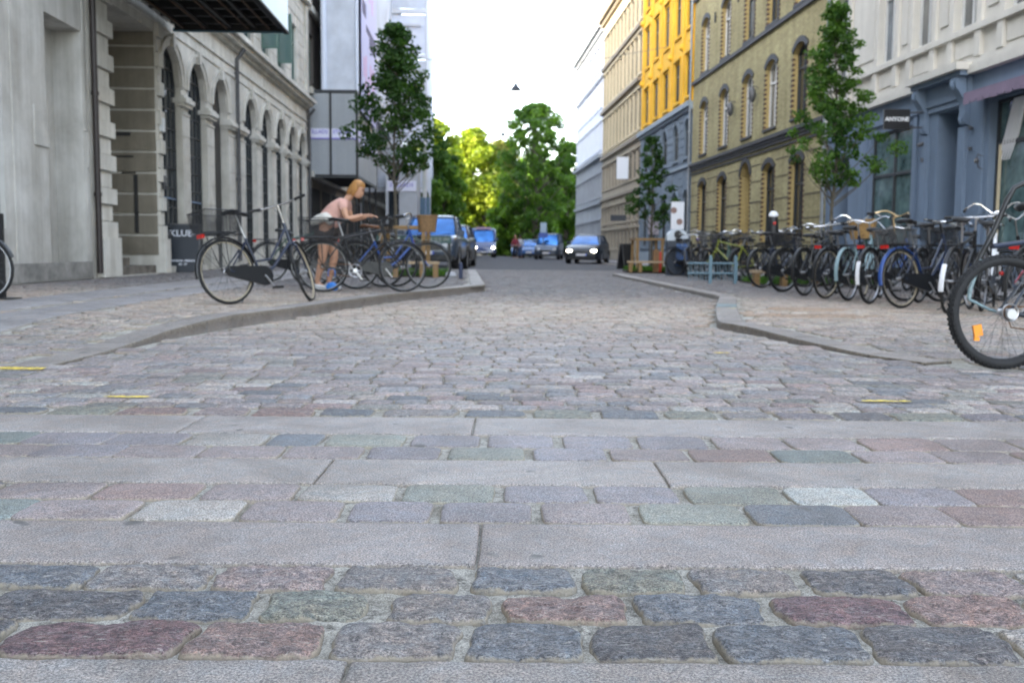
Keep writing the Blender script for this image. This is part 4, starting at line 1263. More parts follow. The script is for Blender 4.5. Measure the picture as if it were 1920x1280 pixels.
    for k in range(20):
        z = 6.8 + k*.45
        if z < 10.2:
            x = 0.02
            for Y in up_w:
                if 6.7 < z < 9.2: co.box(x, X(Y)-.7, -.025, 0, z, z+.42); x = X(Y)+.7
            if not (6.7 < z < 9.2): co.box(x, W, -.025, 0, z, z+.42)
            else: co.box(x, W, -.025, 0, z, z+.42)
    build(co, 'rusticated_wall', stone2, root, smooth=False)
    q = MB()
    for k in range(7): q.box(W-.55, W-.0+.02, -.10, 0, 6.75+k*.55, 7.30+k*.55 if k % 2 else 7.29+k*.55)
    build(q, 'quoins', stone2, root, smooth=False)
    for Y in ac:
        if Y == 27.45:
            dd = MB(); dd.box(X(Y)-.78, X(Y)+.78, .20, .25, .12, 5.2); build(dd, 'door', mat('black_door', (0.012,0.012,0.014), .4), root, smooth=False)
        else: window(root, X(Y), .25, 1.56, 4.17, .78, .16, M_DKFRAME, M_GLASS, 'bars')
    aw = MB()
    for Y in (23.05, 25.2):
        x = X(Y)
        aw.add([(x-.6,.40,1.95),(x+.6,.40,1.95),(x+.6,.06,1.78),(x-.6,.06,1.78),(x-.6,.40,1.80),(x+.6,.40,1.80)], [(0,1,2,3),(3,2,5,4),(0,3,4),(1,5,2)]); aw.next()
    build(aw, 'window_hood', mat('blue_grey_hood', (0.10,0.15,0.22), .5), root, smooth=False)
    for i, Y in enumerate(up_w):
        for z in (7.0, 11.4, 15.0):
            o = window(root, X(Y), z, 1.1, 2.1, 0, .14, M_GREENF, M_GLASSL, 'cross')
    cs = MB(); gs = MB()
    for Y in (30.8, 33.4, 36.0):
        for s in (-1,):
            x = X(Y) + s*.55
            for (z0, z1) in ((7.08, 8.75),):
                cs.box(x-.025, x+.025, -.50, -.44, z0, z1); cs.box(x-.025, x+.025, -.06, 0.0, z0, z1)
                cs.box(x-.025, x+.025, -.44, -.06, z0, z0+.06); cs.box(x-.025, x+.025, -.44, -.06, z1-.06, z1)
                gs.box(x-.006, x+.006, -.44, -.06, z0+.06, z1-.06)
            o = build(cs, 'open_casement', M_GREENF, root, smooth=False); build(gs, 'casement_glass', mat('casement_glass', (0.10,0.16,0.15), .05, spec=.9), o, smooth=False)
            cs = MB(); gs = MB()
    for Y, m_ in ((28.95, M_PIPE), (41.15, M_DARK)):
        p = MB(); p.tube([(X(Y), -.12, .3), (X(Y), -.12, 6.0), (X(Y), -.34, 6.3)], .06, 10)
        for z in (1.2, 2.6, 4.2, 5.6): p.lathe([(.075,0),(.075,.06)], (X(Y), -.12, z), 10)
        build(p, 'downpipe', M_PIPE, root)
    # canopy with dark ribbed underside and blue fascia
    c = MB(); cy = X(23.0)
    c.box(X(16.8)+.0, cy, -2.62, -.15, 5.80, 5.86)
    for i in range(9): c.box(X(16.9)+i*.72, X(16.9)+i*.72+.10, -2.6, -.15, 5.64, 5.80)
    for i in range(5): c.box(X(16.8), cy, -2.55+i*.55, -2.47+i*.55, 5.60, 5.66)
    c.box(cy-.06, cy, -2.62, -.15, 5.55, 6.0)
    build(c, 'canopy_deck', mat('dark_steel_canopy', (0.02,0.018,0.016), .6, var=.3), root, smooth=False)
    l = MB()
    for i in range(5): l.box(X(16.8), cy-.08, -2.3+i*.48, -2.26+i*.48, 5.575, 5.60)
    build(l, 'canopy_batten', mat('rusty_brown_wood', (0.09,0.045,0.02), .7, var=.4, scale=3), root, smooth=False)
    f = MB(); f.box(X(16.8), cy+.02, -2.68, -2.62, 5.52, 6.35); f.box(cy, cy+.05, -2.68, -.1, 5.52, 5.6)
    build(f, 'canopy_fascia', mat('pale_blue_fascia', (0.10,0.21,0.28), .3, var=.2, scale=1.5), root, smooth=False)
    e = MB(); e.box(X(16.8), cy+.03, -2.70, -2.60, 5.50, 5.55); build(e, 'canopy_edge', M_DARK, root, smooth=False)
    roof(root, 0, W, H)
arcade_building()

def scaffolded():
    Y0 = 41.5
    root = facade_root('L', Y0, 'grey_apartment_building', 'dark old apartment building partly hidden behind wrapped scaffolding')
    W = 51.0; H = 21
    m = swz_material('dark_grey_render', 'plaster', (0.19,0.17,0.155), rough=.85, stain=.35)
    ops = []
    for i in range(18):
        for z in (4.2, 7.6, 10.9, 14.2, 17.3): ops.append((1.0+2.8*i-.5, 1.0+2.8*i+.5, z, z+1.9, 0))
    mb = MB(); wall(mb, 0, W, 0, H, ops, .25); shell(mb, 0, W, 0, H); build(mb, 'wall', m, root, smooth=False)
    for i in range(18):
        for z in (4.2, 7.6, 10.9, 14.2, 17.3): window(root, 1.0+2.8*i, z, 1.0, 1.9, 0, .15, M_GREENF, M_GLASS)
    co = MB()
    for z in (3.6, 7.0, 10.3, 13.6): co.next() or co.box(.02, W, -.2, 0, z, z+.25)
    build(co, 'cornice', stone2, root, smooth=False)
    sf = MB()
    for i in range(6): sf.next() or sf.box(.6+3*i, 2.9+3*i, -.02, 0, .3, 3.2)
    build(sf, 'shop_window', M_DARK, root, smooth=False)
    roof(root, 0, W, H)
    # hoarding box over the pavement
    u = lambda X_, Y_: None
    t = facade_root('L', 42.0, 'scaffold_tower', 'scaffold with grey ribbed panels and a long lilac advertising banner', 'scaffold')
    panel = swz_material('grey_ribbed_panel', 'brick', (0.40,0.42,0.44), (0.37,0.39,0.41), (0.26,0.28,0.30), bw=.09, bh=60.0, ms=.014, stain=.12)
    y_out = -1.95
    # local: x along street from Y=42, y negative = over the street
    fr = MB()
    ys = [.25, -.86, y_out]
    zb, zt_ = 3.72, 7.08
    for y_ in ys: fr.box(-.06, .06, y_-.05, y_+.05, zb-.1, zt_+.05)
    fr.box(-.06, .06, y_out, .25, zb-.12, zb); fr.box(-.06, .06, y_out, .25, zt_, zt_+.12)
    fr.box(0, 8.0, y_out-.04, y_out+.04, zb-.12, zb); fr.box(0, 8.0, y_out-.04, y_out+.04, zt_, zt_+.1); fr.box(7.95, 8.05, y_out-.05, y_out+.05, zb, zt_)
    for x in (.1, 2.6, 5.2, 8.0):
        for y_ in (.2, y_out+.05): fr.tube([(x, y_, .12), (x, y_, zb)], .04, 8)
    for x in (.1, 8.0): fr.tube([(x, .2, 2.1), (x, y_out+.05, 2.1)], .025, 6)
    fr.tube([(.1, y_out+.05, 1.1), (8.0, y_out+.05, 1.1)], .025, 6)
    build(fr, 'scaffold_frame', mat('dark_scaffold_frame', (0.025,0.028,0.032), .5), t, smooth=False)
    for a, b_ in ((.2, -.81), (-.91, y_out+.05)):
        p = MB(); p.box(-.03, .0, b_, a, zb+.02, zt_-.02)
        for z in (4.55, 6.2): p.box(-.036, -.03, b_, a, z, z+.03)
        build(p, 'ribbed_panel', panel, t, smooth=False)
    p = MB(); p.box(.08, 7.95, y_out-.02, y_out+.01, zb+.02, zt_-.02); build(p, 'ribbed_panel', panel, t, smooth=False)
    p = MB(); p.box(.0, 8.0, y_out, .25, zb-.02, zb+.01); build(p, 'deck', M_DARK, t, smooth=False)
    lil = mat('lilac_banner', (0.52,0.50,0.74), .7, var=.08, scale=2)
    whb = mat('white_banner_stripe', (0.72,0.72,0.85), .7)
    for a, b_ in ((.2, -.81), (-.91, y_out+.05)):
        p = MB(); p.box(-.05, -.04, b_, a, 5.18, 5.62); o = build(p, 'banner', whb, t, smooth=False)
        p = MB(); p.box(-.056, -.05, b_, a, 5.18, 5.24); build(p, 'banner_edge', mat('violet_print', (0.22,0.19,0.55), .7), o, smooth=False)
        me = text_mesh('STILLADS', .23, mat('violet_print', (0.22,0.19,0.55), .7), .003, .004, .93)
        obj('lettering', me, o, (-.056, (a+b_)/2, 5.48), (R(90), 0, R(-90)))
    p = MB(); p.box(.1, 7.9, y_out-.035, y_out-.03, 5.14, 5.62); build(p, 'banner', lil, t, smooth=False)
    p = MB(); p.box(.1, 7.9, y_out-.04, y_out-.035, 5.30, 5.44); build(p, 'banner', whb, t, smooth=False)
    # sheeting above
    sh = mat('scaffold_sheeting', (0.56,0.59,0.66), .75, var=.22, scale=.7, bump=.02, bscale=1.2)
    def sheet(name, x0, y0, x1, y1, z0, z1, m_, nx=18, nz=40, amp=.07, off=0.0):
        vs = []; fs = []
        d = Vector((x1-x0, y1-y0)); nrm = Vector((d.y, -d.x)).normalized()
        for j in range(nz+1):
            for i in range(nx+1):
                uu = i/nx; z = z0+(z1-z0)*j/nz
                w_ = amp*(mnoise.noise(Vector((uu*d.length*.9+off, z*.35, off))) + .5*mnoise.noise(Vector((uu*d.length*2.5, z*.8, off+3))))
                w_ *= min(1, 6*uu, 6*(1-uu)) * (0.4 + 0.6*abs(math.sin(z*math.pi/2)))
                vs.append((x0+d.x*uu+nrm.x*w_, y0+d.y*uu+nrm.y*w_, z))
        for j in range(nz):
            for i in range(nx): fs.append((j*(nx+1)+i, j*(nx+1)+i+1, (j+1)*(nx+1)+i+1, (j+1)*(nx+1)+i))
        me = bpy.data.meshes.new(name); me.from_pydata(vs, [], fs); me.materials.append(m_)
        me.polygons.foreach_set('use_smooth', [True]*len(fs))
        return obj(name, me, t)
    sheet('sheeting', .35, -.55, .35, y_out+.05, 7.15, 20, sh)
    sheet('sheeting', .35, y_out+.05, 18.0, y_out+.05, 7.15, 20, sh, 40, amp=.12, off=5)
    ed = MB(); ed.tube([(.32, y_out+.02, 7.1), (.32, y_out+.02, 20)], .07, 8); ed.next(); ed.tube([(.32, -.55, 7.1), (.32, -.55, 20)], .12, 8)
    build(ed, 'sheet_edge', mat('pale_sheet_edge', (0.66,0.70,0.80), .7), t)
    bn = MB(); bn.box(.6, 6.6, y_out-.16, y_out-.13, 6.4, 20)
    o = build(bn, 'advertising_banner', lil, t, smooth=False)
    dk = mat('dark_violet_print', (0.04,0.02,0.10), .7); pk = mat('pink_print', (0.62,0.30,0.50), .7)
    pr = MB(); yy = y_out-.165
    for (x0, x1, z0, z1) in ((.8,2.2,10.55,11.15),(2.2,3.6,10.05,10.35),(3.5,6.3,9.55,10.35),(.8,1.8,15.6,16.6),(2.0,3.9,15.0,15.7),(3.9,6.3,14.1,15.2)):
        pr.box(x0, x1, yy, yy+.03, z0, z1)
    build(pr, 'banner_print', dk, o, smooth=False)
    pr = MB()
    for i, (x, z0, z1) in enumerate(((1.2,8.0,8.8),(2.0,7.6,9.0),(3.0,7.3,8.2),(3.8,7.9,8.9),(4.8,7.2,8.9),(3.6,11.6,12.2),(4.6,11.3,12.0))): pr.box(x, x+.35, yy, yy+.03, z0, z1)
    build(pr, 'banner_print', pk, o, smooth=False)
    # farther stair tower, faces the street end
    t = facade_root('L', 60.0, 'scaffold_stair_tower', 'white sheeted scaffold tower rising above a site cabin beyond the banner scaffold', 'scaffold')
    W2 = 3.9
    def fsheet(z0, z1, m_, seed):
        return sheet('sheeting', .0, 0.1, .0, -W2, z0, z1, m_, 16, 12, .10, seed)
    lt = mat('pale_sheeting', (0.62,0.65,0.74), .75, var=.15, scale=.8)
    for k in range(6): fsheet(4.3+2.6*k, 4.3+2.6*k+2.25, lt if k % 2 else sh, 10+k)
    sheet('sheeting', .0, -W2, 30.0, -W2+.9, 4.3, 20, sh, 30, 30, .12, 21)
    fr = MB()
    for k in range(7): fr.box(-.1, .1, -W2, .1, 4.02+2.6*k, 4.27+2.6*k)
    for y_ in (0, -W2): fr.tube([(0, y_, .12), (0, y_, 20)], .05, 6)
    for k in range(6): fr.box(-.16, -.05, -W2+.3, -W2+2.0, 5.9+2.6*k, 6.05+2.6*k)
    build(fr, 'scaffold_frame', mat('pale_scaffold_tube', (0.55,0.56,0.6), .5), t, smooth=False)
    # site cabin at its foot
    cx, cY = Vy(725, 400, 58).x, 58.0
    t = thing('site_cabin', 'pale grey site cabin with a lilac banner strip behind the street tree', 'cabin', (cx, cY, 0.12))
    c = MB(); c.box(0, 1.75, 0, 2.4, 0, 5.2); build(c, 'cabin_wall', mat('cabin_grey', (0.42,0.44,0.48), .6, var=.1, scale=2), t, smooth=False)
    c = MB(); c.box(.12, .72, -.02, 0, 1.9, 5.0); c.box(.12, .72, -.03, -.02, 3.3, 3.36); build(c, 'window', M_GLASS, t, smooth=False)
    c = MB(); c.box(0.02, 1.72, -.06, -.03, 3.85, 4.45); o = build(c, 'banner', whb, t, smooth=False)
    me = text_mesh('STILLADS', .30, mat('violet_print', (0.22,0.19,0.55), .7), .003, .004, 1.1)
    obj('lettering', me, o, (.87, -.065, 4.2), (R(90), 0, 0))
    c = MB(); c.box(0, 1.75, -.04, 0, 1.75, 1.82); c.box(-.04, .02, -.04, 0, 0, 5.2); build(c, 'cabin_trim', mat('cabin_trim', (0.6,0.62,0.66), .6), t, smooth=False)
    # blue site fence beside it
    fx = Vy(781, 400, 60).x
    t = thing('site_fence', 'blue ribbed site fence panel at the kerb beyond the cabin', 'fence', (fx, 60, .12))
    c = MB()
    for i in range(6): c.box(i*.14, i*.14+.11, -.02, .02, .35, 3.6)
    build(c, 'fence_panel', mat('blue_fence', (0.10,0.17,0.25), .6), t, smooth=False)
    c = MB(); c.tube([(0,0.05,0),(0,0.05,3.7)], .03, 6); c.tube([(.82,0.05,0),(.82,0.05,3.7)], .03, 6); c.tube([(.45,.05,3.6),(.45,.05,7.0)], .1, 8)
    build(c, 'post', mat('pale_post', (0.45,0.47,0.45), .6), t)
scaffolded()
# ================================================================== BICYCLES
M_TYRE = mat('tyre_rubber', (0.013,0.013,0.014), 0.75, var=.3, scale=20)
M_CREAM = mat('cream_tyre', (0.40,0.34,0.24), 0.7, var=.2, scale=10)
M_CHROME = mat('chrome', (0.62,0.62,0.63), 0.16, metal=1.0)
M_ALU = mat('brushed_aluminium', (0.45,0.45,0.46), 0.35, metal=0.9)
M_STEEL = mat('dull_steel', (0.13,0.13,0.13), 0.4, metal=0.8)
M_BLACK = mat('black_paint', (0.007,0.007,0.008), 0.42, coat=.12)
M_BLKP = mat('black_plastic', (0.010,0.010,0.011), 0.5)
M_RED = mat('red_reflector', (0.45,0.015,0.01), 0.25)
M_ORANGE = mat('orange_reflector', (0.90,0.30,0.02), 0.25)
M_WIRE = mat('black_wire', (0.008,0.008,0.009), 0.45)
M_WICK = mat('brown_wicker', (0.20,0.115,0.05), 0.8, var=.4, scale=30)
M_GOLD = mat('tan_wicker', (0.34,0.20,0.07), 0.8, var=.35, scale=30)
M_LEATH = mat('brown_leather', (0.16,0.07,0.03), 0.5)
BC = {}
def cached(key, fn):
    if key not in BC: BC[key] = fn()
    return BC[key]
RW = 0.345
def wheel_parts(parent, name, x, tyre_m, rim_m, fat=1.0, Rr=RW, near=False, reflectors=False, M=None):
    r = 0.0185*fat; rc = Rr - r
    def mk_rim():
        mb = MB(); n = 48 if near else 28
        prof = [(rc-r*.55-.012,-.010),(rc-r*.55-.012,.010),(rc-r*.2,.0125*fat),(rc-r*.45,0),(rc-r*.2,-.0125*fat)]
        vs = []; fs = []
        for i in range(n):
            a = 2*math.pi*i/n
            for (R_, h) in prof: vs.append((R_*math.cos(a), h, R_*math.sin(a)))
        k = len(prof)
        for i in range(n):
            for j in range(k): fs.append((i*k+j, i*k+(j+1) % k, ((i+1) % n)*k+(j+1) % k, ((i+1) % n)*k+j))
        mb.add(vs, fs); return mb.mesh('wheel', rim_m)
    def mk_tyre():
        mb = MB(); n, m = (72, 14) if near else (28, 8)
        mb.torus((0,0,0), rc, r, n, m, rw=r*.95)
        if near:
            for i in range(72):
                a = 2*math.pi*(i+.5)/72
                for s in (-1, 1):
                    for ang in (.30, .95):
                        c = Vector(((rc+r*math.cos(ang))*math.cos(a), s*r*.95*math.sin(ang), (rc+r*math.cos(ang))*math.sin(a)))
                        rad = Vector((math.cos(a), 0, math.sin(a))); tan = Vector((-math.sin(a), 0, math.cos(a)))
                        mb.obox(c, rad*math.cos(ang)+Vector((0,s*math.sin(ang),0)), tan, rad.cross(tan)*math.cos(ang)+rad*0.0001, .0035, .008, .0055)
        return mb.mesh('tyre', tyre_m)
    def mk_spokes():
        mb = MB()
        n = 36 if near else 20
        for i in range(n):
            a = 2*math.pi*i/n; s = 1 if i % 2 else -1
            a2 = a + (.5 if (i//2) % 2 else -.5)
            mb.tube([(.022*math.cos(a2), s*.028, .022*math.sin(a2)), ((rc-.02)*math.cos(a), 0, (rc-.02)*math.sin(a))], .0011 if near else .0016, 3, cap=False)
        return mb.mesh('spokes', M_STEEL)
    def mk_hub():
        mb = MB(); mb.lathe([(.008,-.058),(.008,-.05),(.024,-.034),(.024,-.028),(.015,-.022),(.015,.022),(.024,.028),(.024,.034),(.008,.05),(.008,.058)], (0,0,0), 12, 'y')
        return mb.mesh('hub', M_ALU)
    k = (fat, Rr, near)
    w = obj('wheel', cached(('rim', rim_m.name)+k, mk_rim), parent)
    w.matrix_basis = (M or Matrix()) @ Matrix.Translation((x, 0, Rr))
    obj('tyre', cached(('tyre', tyre_m.name)+k, mk_tyre), w)
    obj('spokes', cached(('spk',)+k, mk_spokes), w)
    obj('hub', cached(('hub',), mk_hub), w)
    if reflectors:
        mb = MB(); mb.obox((rc*.62*math.cos(3.75), .0, rc*.62*math.sin(3.75)), (1,0,.2), (0,1,0), (-.2,0,1), .026, .009, .034); mb.obox((rc*.62*math.cos(3.75)-.005, .0, rc*.62*math.sin(3.75)-.05), (1,0,0), (0,1,0), (0,0,1), .016, .008, .012)
        obj('wheel_reflector', mb.mesh('wheel_reflector', M_ORANGE), w)
    return w
def basket_mesh(L, W, H, m_, step=.022, r=.0024, taper=.04):
    mb = MB()
    def P(u, v, k):   # k 0 bottom..1 top
        t = 1 - taper*(1-k)/.4
        return ((u-.5)*L*(1-taper*2*(1-k)), (v-.5)*W*(1-taper*2*(1-k)), H*k)
    nu, nv, nk = max(4, int(L/step)), max(4, int(W/step)), max(3, int(H/step))
    for i in range(nu+1):
        u = i/nu; mb.tube([P(u,0,1), P(u,0,0), P(u,1,0), P(u,1,1)], r, 3, cap=False)
    for i in range(nv+1):
        v = i/nv; mb.tube([P(0,v,1), P(0,v,0), P(1,v,0), P(1,v,1)], r, 3, cap=False)
    for k in range(1, nk+1):
        kk = k/nk; rr = r*2.4 if k == nk else r
        mb.tube([P(0,0,kk), P(1,0,kk), P(1,1,kk), P(0,1,kk), P(0,0,kk)], rr, 4, cap=False)
    return mb.mesh('basket', m_, smooth=False)
def wicker_mesh(L, W, H, m_):
    mb = MB(); n = 24
    rings = []
    for k in range(13):
        t = k/12; s = .82+.18*t + (.012 if k % 2 else 0)
        rg_ = []
        for i in range(n):
            a = 2*math.pi*i/n; e = (abs(math.cos(a))**5+abs(math.sin(a))**5)**-.2
            q = s*(1+(.012 if (i+k) % 2 else -.012))
            rg_.append((L/2*math.cos(a)*e*q, W/2*math.sin(a)*e*q, H*t))
        rings.append(rg_)
    inner = [(x*.93, y_*.93, z) for x, y_, z in rings[-1]]; ib = [(x*.8, y_*.8, .015) for x, y_, z in rings[-1]]
    mb.loft(rings+[inner, ib]); 
    mb.tube([(x, y_, H) for x, y_, z in rings[-1]]+[rings[-1][0]], .011, 6)
    return mb.mesh('basket', m_, ang=60)
def bicycle(label, loc, heading, name='bicycle', group='bicycles parked along the street', frame='step', col=M_BLACK, tyre=M_TYRE, rim=M_ALU, guard=None, flap=None,
            bars='swept', barm=M_CHROME, grips=M_BLKP, rack=True, basket_f=None, basket_r=None, steer=0.0, lean=0.0, saddle=M_BLKP, sh=0.93,
            rear_light=True, fat=1.0, near=False, chaincase=True, reflectors=False, hb=1.06, guards=True, fork=None, stand=True, fb=None, chrome_fork=False):
    guard = guard or M_BLACK; fork = fork or col
    t = thing(name, label, 'bicycle', loc, heading, group)
    # lean about the contact line
    t.rotation_euler = (lean, 0, heading)
    WB = 1.08
    HT, HB = Vector((.80,0,.86 if frame != 'diamond' else .88)), Vector((.855,0,.67))
    ax = (HT-HB).normalized()
    BB = Vector((.43,0,.29)); ST = Vector((.27,0,.76 if frame == 'diamond' else .70)); RH = Vector((0,0,RW)); FH = Vector((WB,0,RW))
    def mk_frame():
        mb = MB(); n = 10 if near else 8
        mb.tube([HB-ax*.03, HT+ax*.02], .021, n)
        if frame == 'diamond':
            mb.tube([ST-Vector((0,0,.03)), HT-ax*.03], .015, n); mb.tube([BB, HB+ax*.03], .018, n)
        elif frame == 'step':
            mb.tube([BB+Vector((.0,0,0)), BB+Vector((.17,0,.10)), HB+ax*.0], .019, n); mb.tube([BB.lerp(ST,.40), BB.lerp(ST,.40)+Vector((.20,0,.02)), HT-ax*.04], .0145, n)
        else:
            mb.tube([BB, BB+Vector((.12,0,-.0)), BB+Vector((.24,0,.10)), HB+Vector((-.03,0,.0)), HB+ax*.04], .022, n)
        mb.tube([BB, ST], .0165, n)
        for s in (-1, 1):
            mb.tube([BB+Vector((-.03,s*.03,0)), RH+Vector((0,s*.062,0))], .010, 6)
            mb.tube([ST+Vector((0,s*.015,-.04)), RH+Vector((0,s*.062,0))], .0085, 6)
        mb.lathe([(.025,-.04),(.025,.04)], BB, 10, 'y')
        return mb.mesh('frame', col)
    obj('frame', cached(('frame', frame, col.name, near), mk_frame), t)
    # steering group matrix
    S = Matrix.Translation(HB) @ Matrix.Rotation(steer, 4, ax) @ Matrix.Translation(-HB)
    def st(o): o.matrix_basis = S @ o.matrix_basis; return o
    def mk_fork():
        mb = MB(); cr = HB-ax*.03
        for s in (-1, 1):
            mb.tube([cr+Vector((0,s*.012,0)), cr+Vector((.012,s*.05,-.03)), FH.lerp(cr,.45)+Vector((-.012,s*.056,0)), FH+Vector((0,s*.056,0))], [.014,.014,.012,.009], 8)
        mb.tube([cr+Vector((0,-.04,0)), cr+Vector((0,.04,0))], .018, 8)
        return mb.mesh('fork', fork)
    st(obj('fork', cached(('fork', fork.name), mk_fork), t))
    HBZ = hb
    stem_top = HT + ax*((HBZ-.03-HT.z)/ax.z)
    def mk_bar():
        mb = MB()
        mb.tube([HT, stem_top, stem_top+Vector((.055,0,.015))], .0125, 8)
        c = stem_top+Vector((.055,0,.015))
        if bars == 'swept':
            pts = [(-.20,.30,.02),(-.10,.29,.03),(0,.20,.075),(.03,.10,.04),(.03,0,0),(.03,-.10,.04),(0,-.20,.075),(-.10,-.29,.03),(-.20,-.30,.02)]
        elif bars == 'flat': pts = [(-.05,.31,.01),(-.01,.15,.0),(0,0,0),(-.01,-.15,0),(-.05,-.31,.01)]
        elif bars == 'high': pts = [(-.19,.33,.05),(-.10,.32,.08),(-.01,.20,.16),(.02,.07,.05),(.02,0,0),(.02,-.07,.05),(-.01,-.20,.16),(-.10,-.32,.08),(-.19,-.33,.05)]
        else: pts = [(-.02,.20,-.15),(.09,.20,-.12),(.11,.20,-.03),(.06,.19,0),(0,.05,0),(0,-.05,0),(.06,-.19,0),(.11,-.20,-.03),(.09,-.20,-.12),(-.02,-.20,-.15)]
        # smooth
        P = [c+Vector(p) for p in pts]; Q = [P[0]]
        for a, b_ in zip(P, P[1:]): Q += [a*.75+b_*.25, a*.25+b_*.75]
        Q.append(P[-1])
        mb.tube(Q, .0115, 8)
        return mb.mesh('handlebar', barm)
    hbo = st(obj('handlebar', cached(('bar', bars, barm.name, hb), mk_bar), t))
    c = stem_top+Vector((.055,0,.015))
    def mk_grips(s):
        mb = MB()
        if bars == 'swept': a, b_ = Vector((-.21,.302,.02)), Vector((-.095,.288,.032))
        elif bars == 'high': a, b_ = Vector((-.20,.332,.048)), Vector((-.09,.318,.085))
        elif bars == 'flat': a, b_ = Vector((-.055,.325,.01)), Vector((-.03,.20,.005))
        else: a, b_ = Vector((-.03,.20,-.15)), Vector((.085,.20,-.13))
        a.y *= s; b_.y *= s
        mb.tube([c+a, c+b_], .017, 8)
        lv = c+b_
        mb.tube([lv+Vector((.01,0,0)), lv+Vector((.03,-s*.0,-.02)), lv+Vector((-.07,s*.02,-.035))], .006, 5)
        return mb.mesh('grip', grips)
    for s in (1, -1): obj('grip', cached(('grip', bars, grips.name, s, hb), lambda: mk_grips(s)), hbo)
    def mk_cable():
        mb = MB()
        for s in (-1, 1):
            mb.tube([c+Vector((-.04,s*.2,.0)), c+Vector((.12,s*.12,.05)), c+Vector((.14,s*.04,-.08)), HB+Vector((.05,s*.02,.02))], .0028, 4, cap=False)
        mb.lathe([(.02,-.02),(.032,0),(.034,.03)], (HB.x+.09, 0, HB.z+.10), 10, 'x')
        return mb.mesh('headlamp', M_BLKP)
    obj('headlamp', cached(('cab', hb), mk_cable), hbo)
    # saddle
    def mk_sad():
        mb = MB(); rings = []
        for (x, w, z) in ((-.13,.03,0),(-.12,.085,.008),(-.08,.10,.018),(-.03,.085,.012),(.04,.05,.004),(.10,.028,0),(.145,.018,-.004),(.155,.006,-.01)):
            rings.append([(x, w*math.cos(a), z+(.018*math.sin(a) if math.sin(a) > 0 else .03*math.sin(a))) for a in [2*math.pi*i/10 for i in range(10)]])
        mb.loft(rings); return mb.mesh('saddle', saddle, ang=70)
    up_ = (ST-BB).normalized(); sp = ST + up_*((sh-.04-ST.z)/up_.z)
    so = obj('saddle', cached(('sad', saddle.name), mk_sad), t, tuple(sp+Vector((0,0,.035))))
    mb = MB(); mb.tube([ST-sp-Vector((0,0,.035)), Vector((0,0,-.02))], .0125, 8)
    if not near: mb.tube([(-.08,.04,-.02),(-.06,.04,-.05),(.1,.01,-.02)], .004, 4); mb.tube([(-.08,-.04,-.02),(-.06,-.04,-.05),(.1,-.01,-.02)], .004, 4)
    obj('seat_post', cached(('sp', sh, frame), lambda: mb.mesh('seat_post', M_ALU)), so)
    # drivetrain
    def mk_crank():
        mb = MB(); mb.torus((BB.x, -.052, BB.z), .085, .006, 24, 5); mb.lathe([(.03,-.058),(.03,-.046)], (BB.x,0,BB.z), 10, 'y')
        for k in range(5):
            a = k*1.2566; mb.tube([(BB.x, -.052, BB.z), (BB.x+.083*math.cos(a), -.052, BB.z+.083*math.sin(a))], .006, 4)
        mb.tube([(BB.x,-.075,BB.z),(BB.x+.10,-.085,BB.z-.135)], [.012,.009], 6); mb.tube([(BB.x,.06,BB.z),(BB.x-.10,.075,BB.z+.135)], [.012,.009], 6)
        mb.tube([(BB.x,-.075,BB.z),(BB.x,.06,BB.z)], .010, 8)
        return mb.mesh('crankset', M_ALU)
    cr_ = obj('crankset', cached(('crank',), mk_crank), t)
    def mk_ped(s):
        mb = MB(); x, z = (BB.x+.10, BB.z-.135) if s < 0 else (BB.x-.10, BB.z+.135)
        mb.box(x-.045, x+.045, s*.095, s*.175, z-.012, z+.012); return mb.mesh('pedal', M_BLKP)
    for s in (-1, 1): obj('pedal', cached(('ped', s), lambda: mk_ped(s)), cr_)
    if chaincase:
        def mk_cc():
            mb = MB(); pts = []
            for i in range(9): a = math.pi*.5-math.pi*i/8; pts.append((BB.x+.105*math.cos(a), BB.z+.105*math.sin(a)))
            pts += [(.0, RW-.055), (-.05, RW), (.0, RW+.055)]
            mb.prism(pts, -.066, -.040); return mb.mesh('chain_case', M_BLACK, ang=30)
        obj('chain_case', cached(('cc',), mk_cc), t)
    else:
        def mk_ch():
            mb = MB(); mb.tube([(BB.x, -.052, BB.z+.085), (0, -.052, RW+.035)], .0045, 4); mb.tube([(BB.x, -.052, BB.z-.085), (.02, -.052, RW-.09), (0, -.052, RW-.04)], .0045, 4)
            mb.torus((0, -.052, RW), .035, .008, 16, 5); return mb.mesh('chain', mat('rusty_chain', (0.17,0.09,0.045), .6, metal=.4))
        obj('chain', cached(('ch',), mk_ch), t)
    # wheels
    wheel_parts(t, 'wheel', 0, tyre, rim, fat, RW, near, reflectors)
    wheel_parts(t, 'wheel', WB, tyre, rim, fat, RW, near, False, S)
    if guards:
        def mk_guard(cx, a0, a1, m_):
            mb = MB(); n = 16; rings = []
            for i in range(n+1):
                a = a0+(a1-a0)*i/n; R_ = RW+.012*max(1, fat*.9)
                rg_ = []
                for (dr, h) in ((0,-.026),(.012,-.018),(.016,0),(.012,.018),(0,.026),(-.003,.024),(.008,0),(-.003,-.024)):
                    rg_.append((cx+(R_+dr)*math.cos(a), h, RW+(R_+dr)*math.sin(a)))
                rings.append(rg_)
            mb.loft(rings); return mb.mesh('mudguard', m_)
        ro = obj('mudguard', cached(('gr', guard.name, fat), lambda: mk_guard(0, .25, 3.35, guard)), t)
        st(obj('mudguard', cached(('gf', guard.name, fat), lambda: mk_guard(WB, .35, 3.0, guard)), t))
        def mk_stay():
            mb = MB()
            for s in (-1, 1): mb.tube([(0, s*.062, RW), (-.28, s*.028, RW+.225)], .003, 4)
            return mb.mesh('mudguard_stay', M_STEEL)
        obj('mudguard_stay', cached(('stay',), mk_stay), ro)
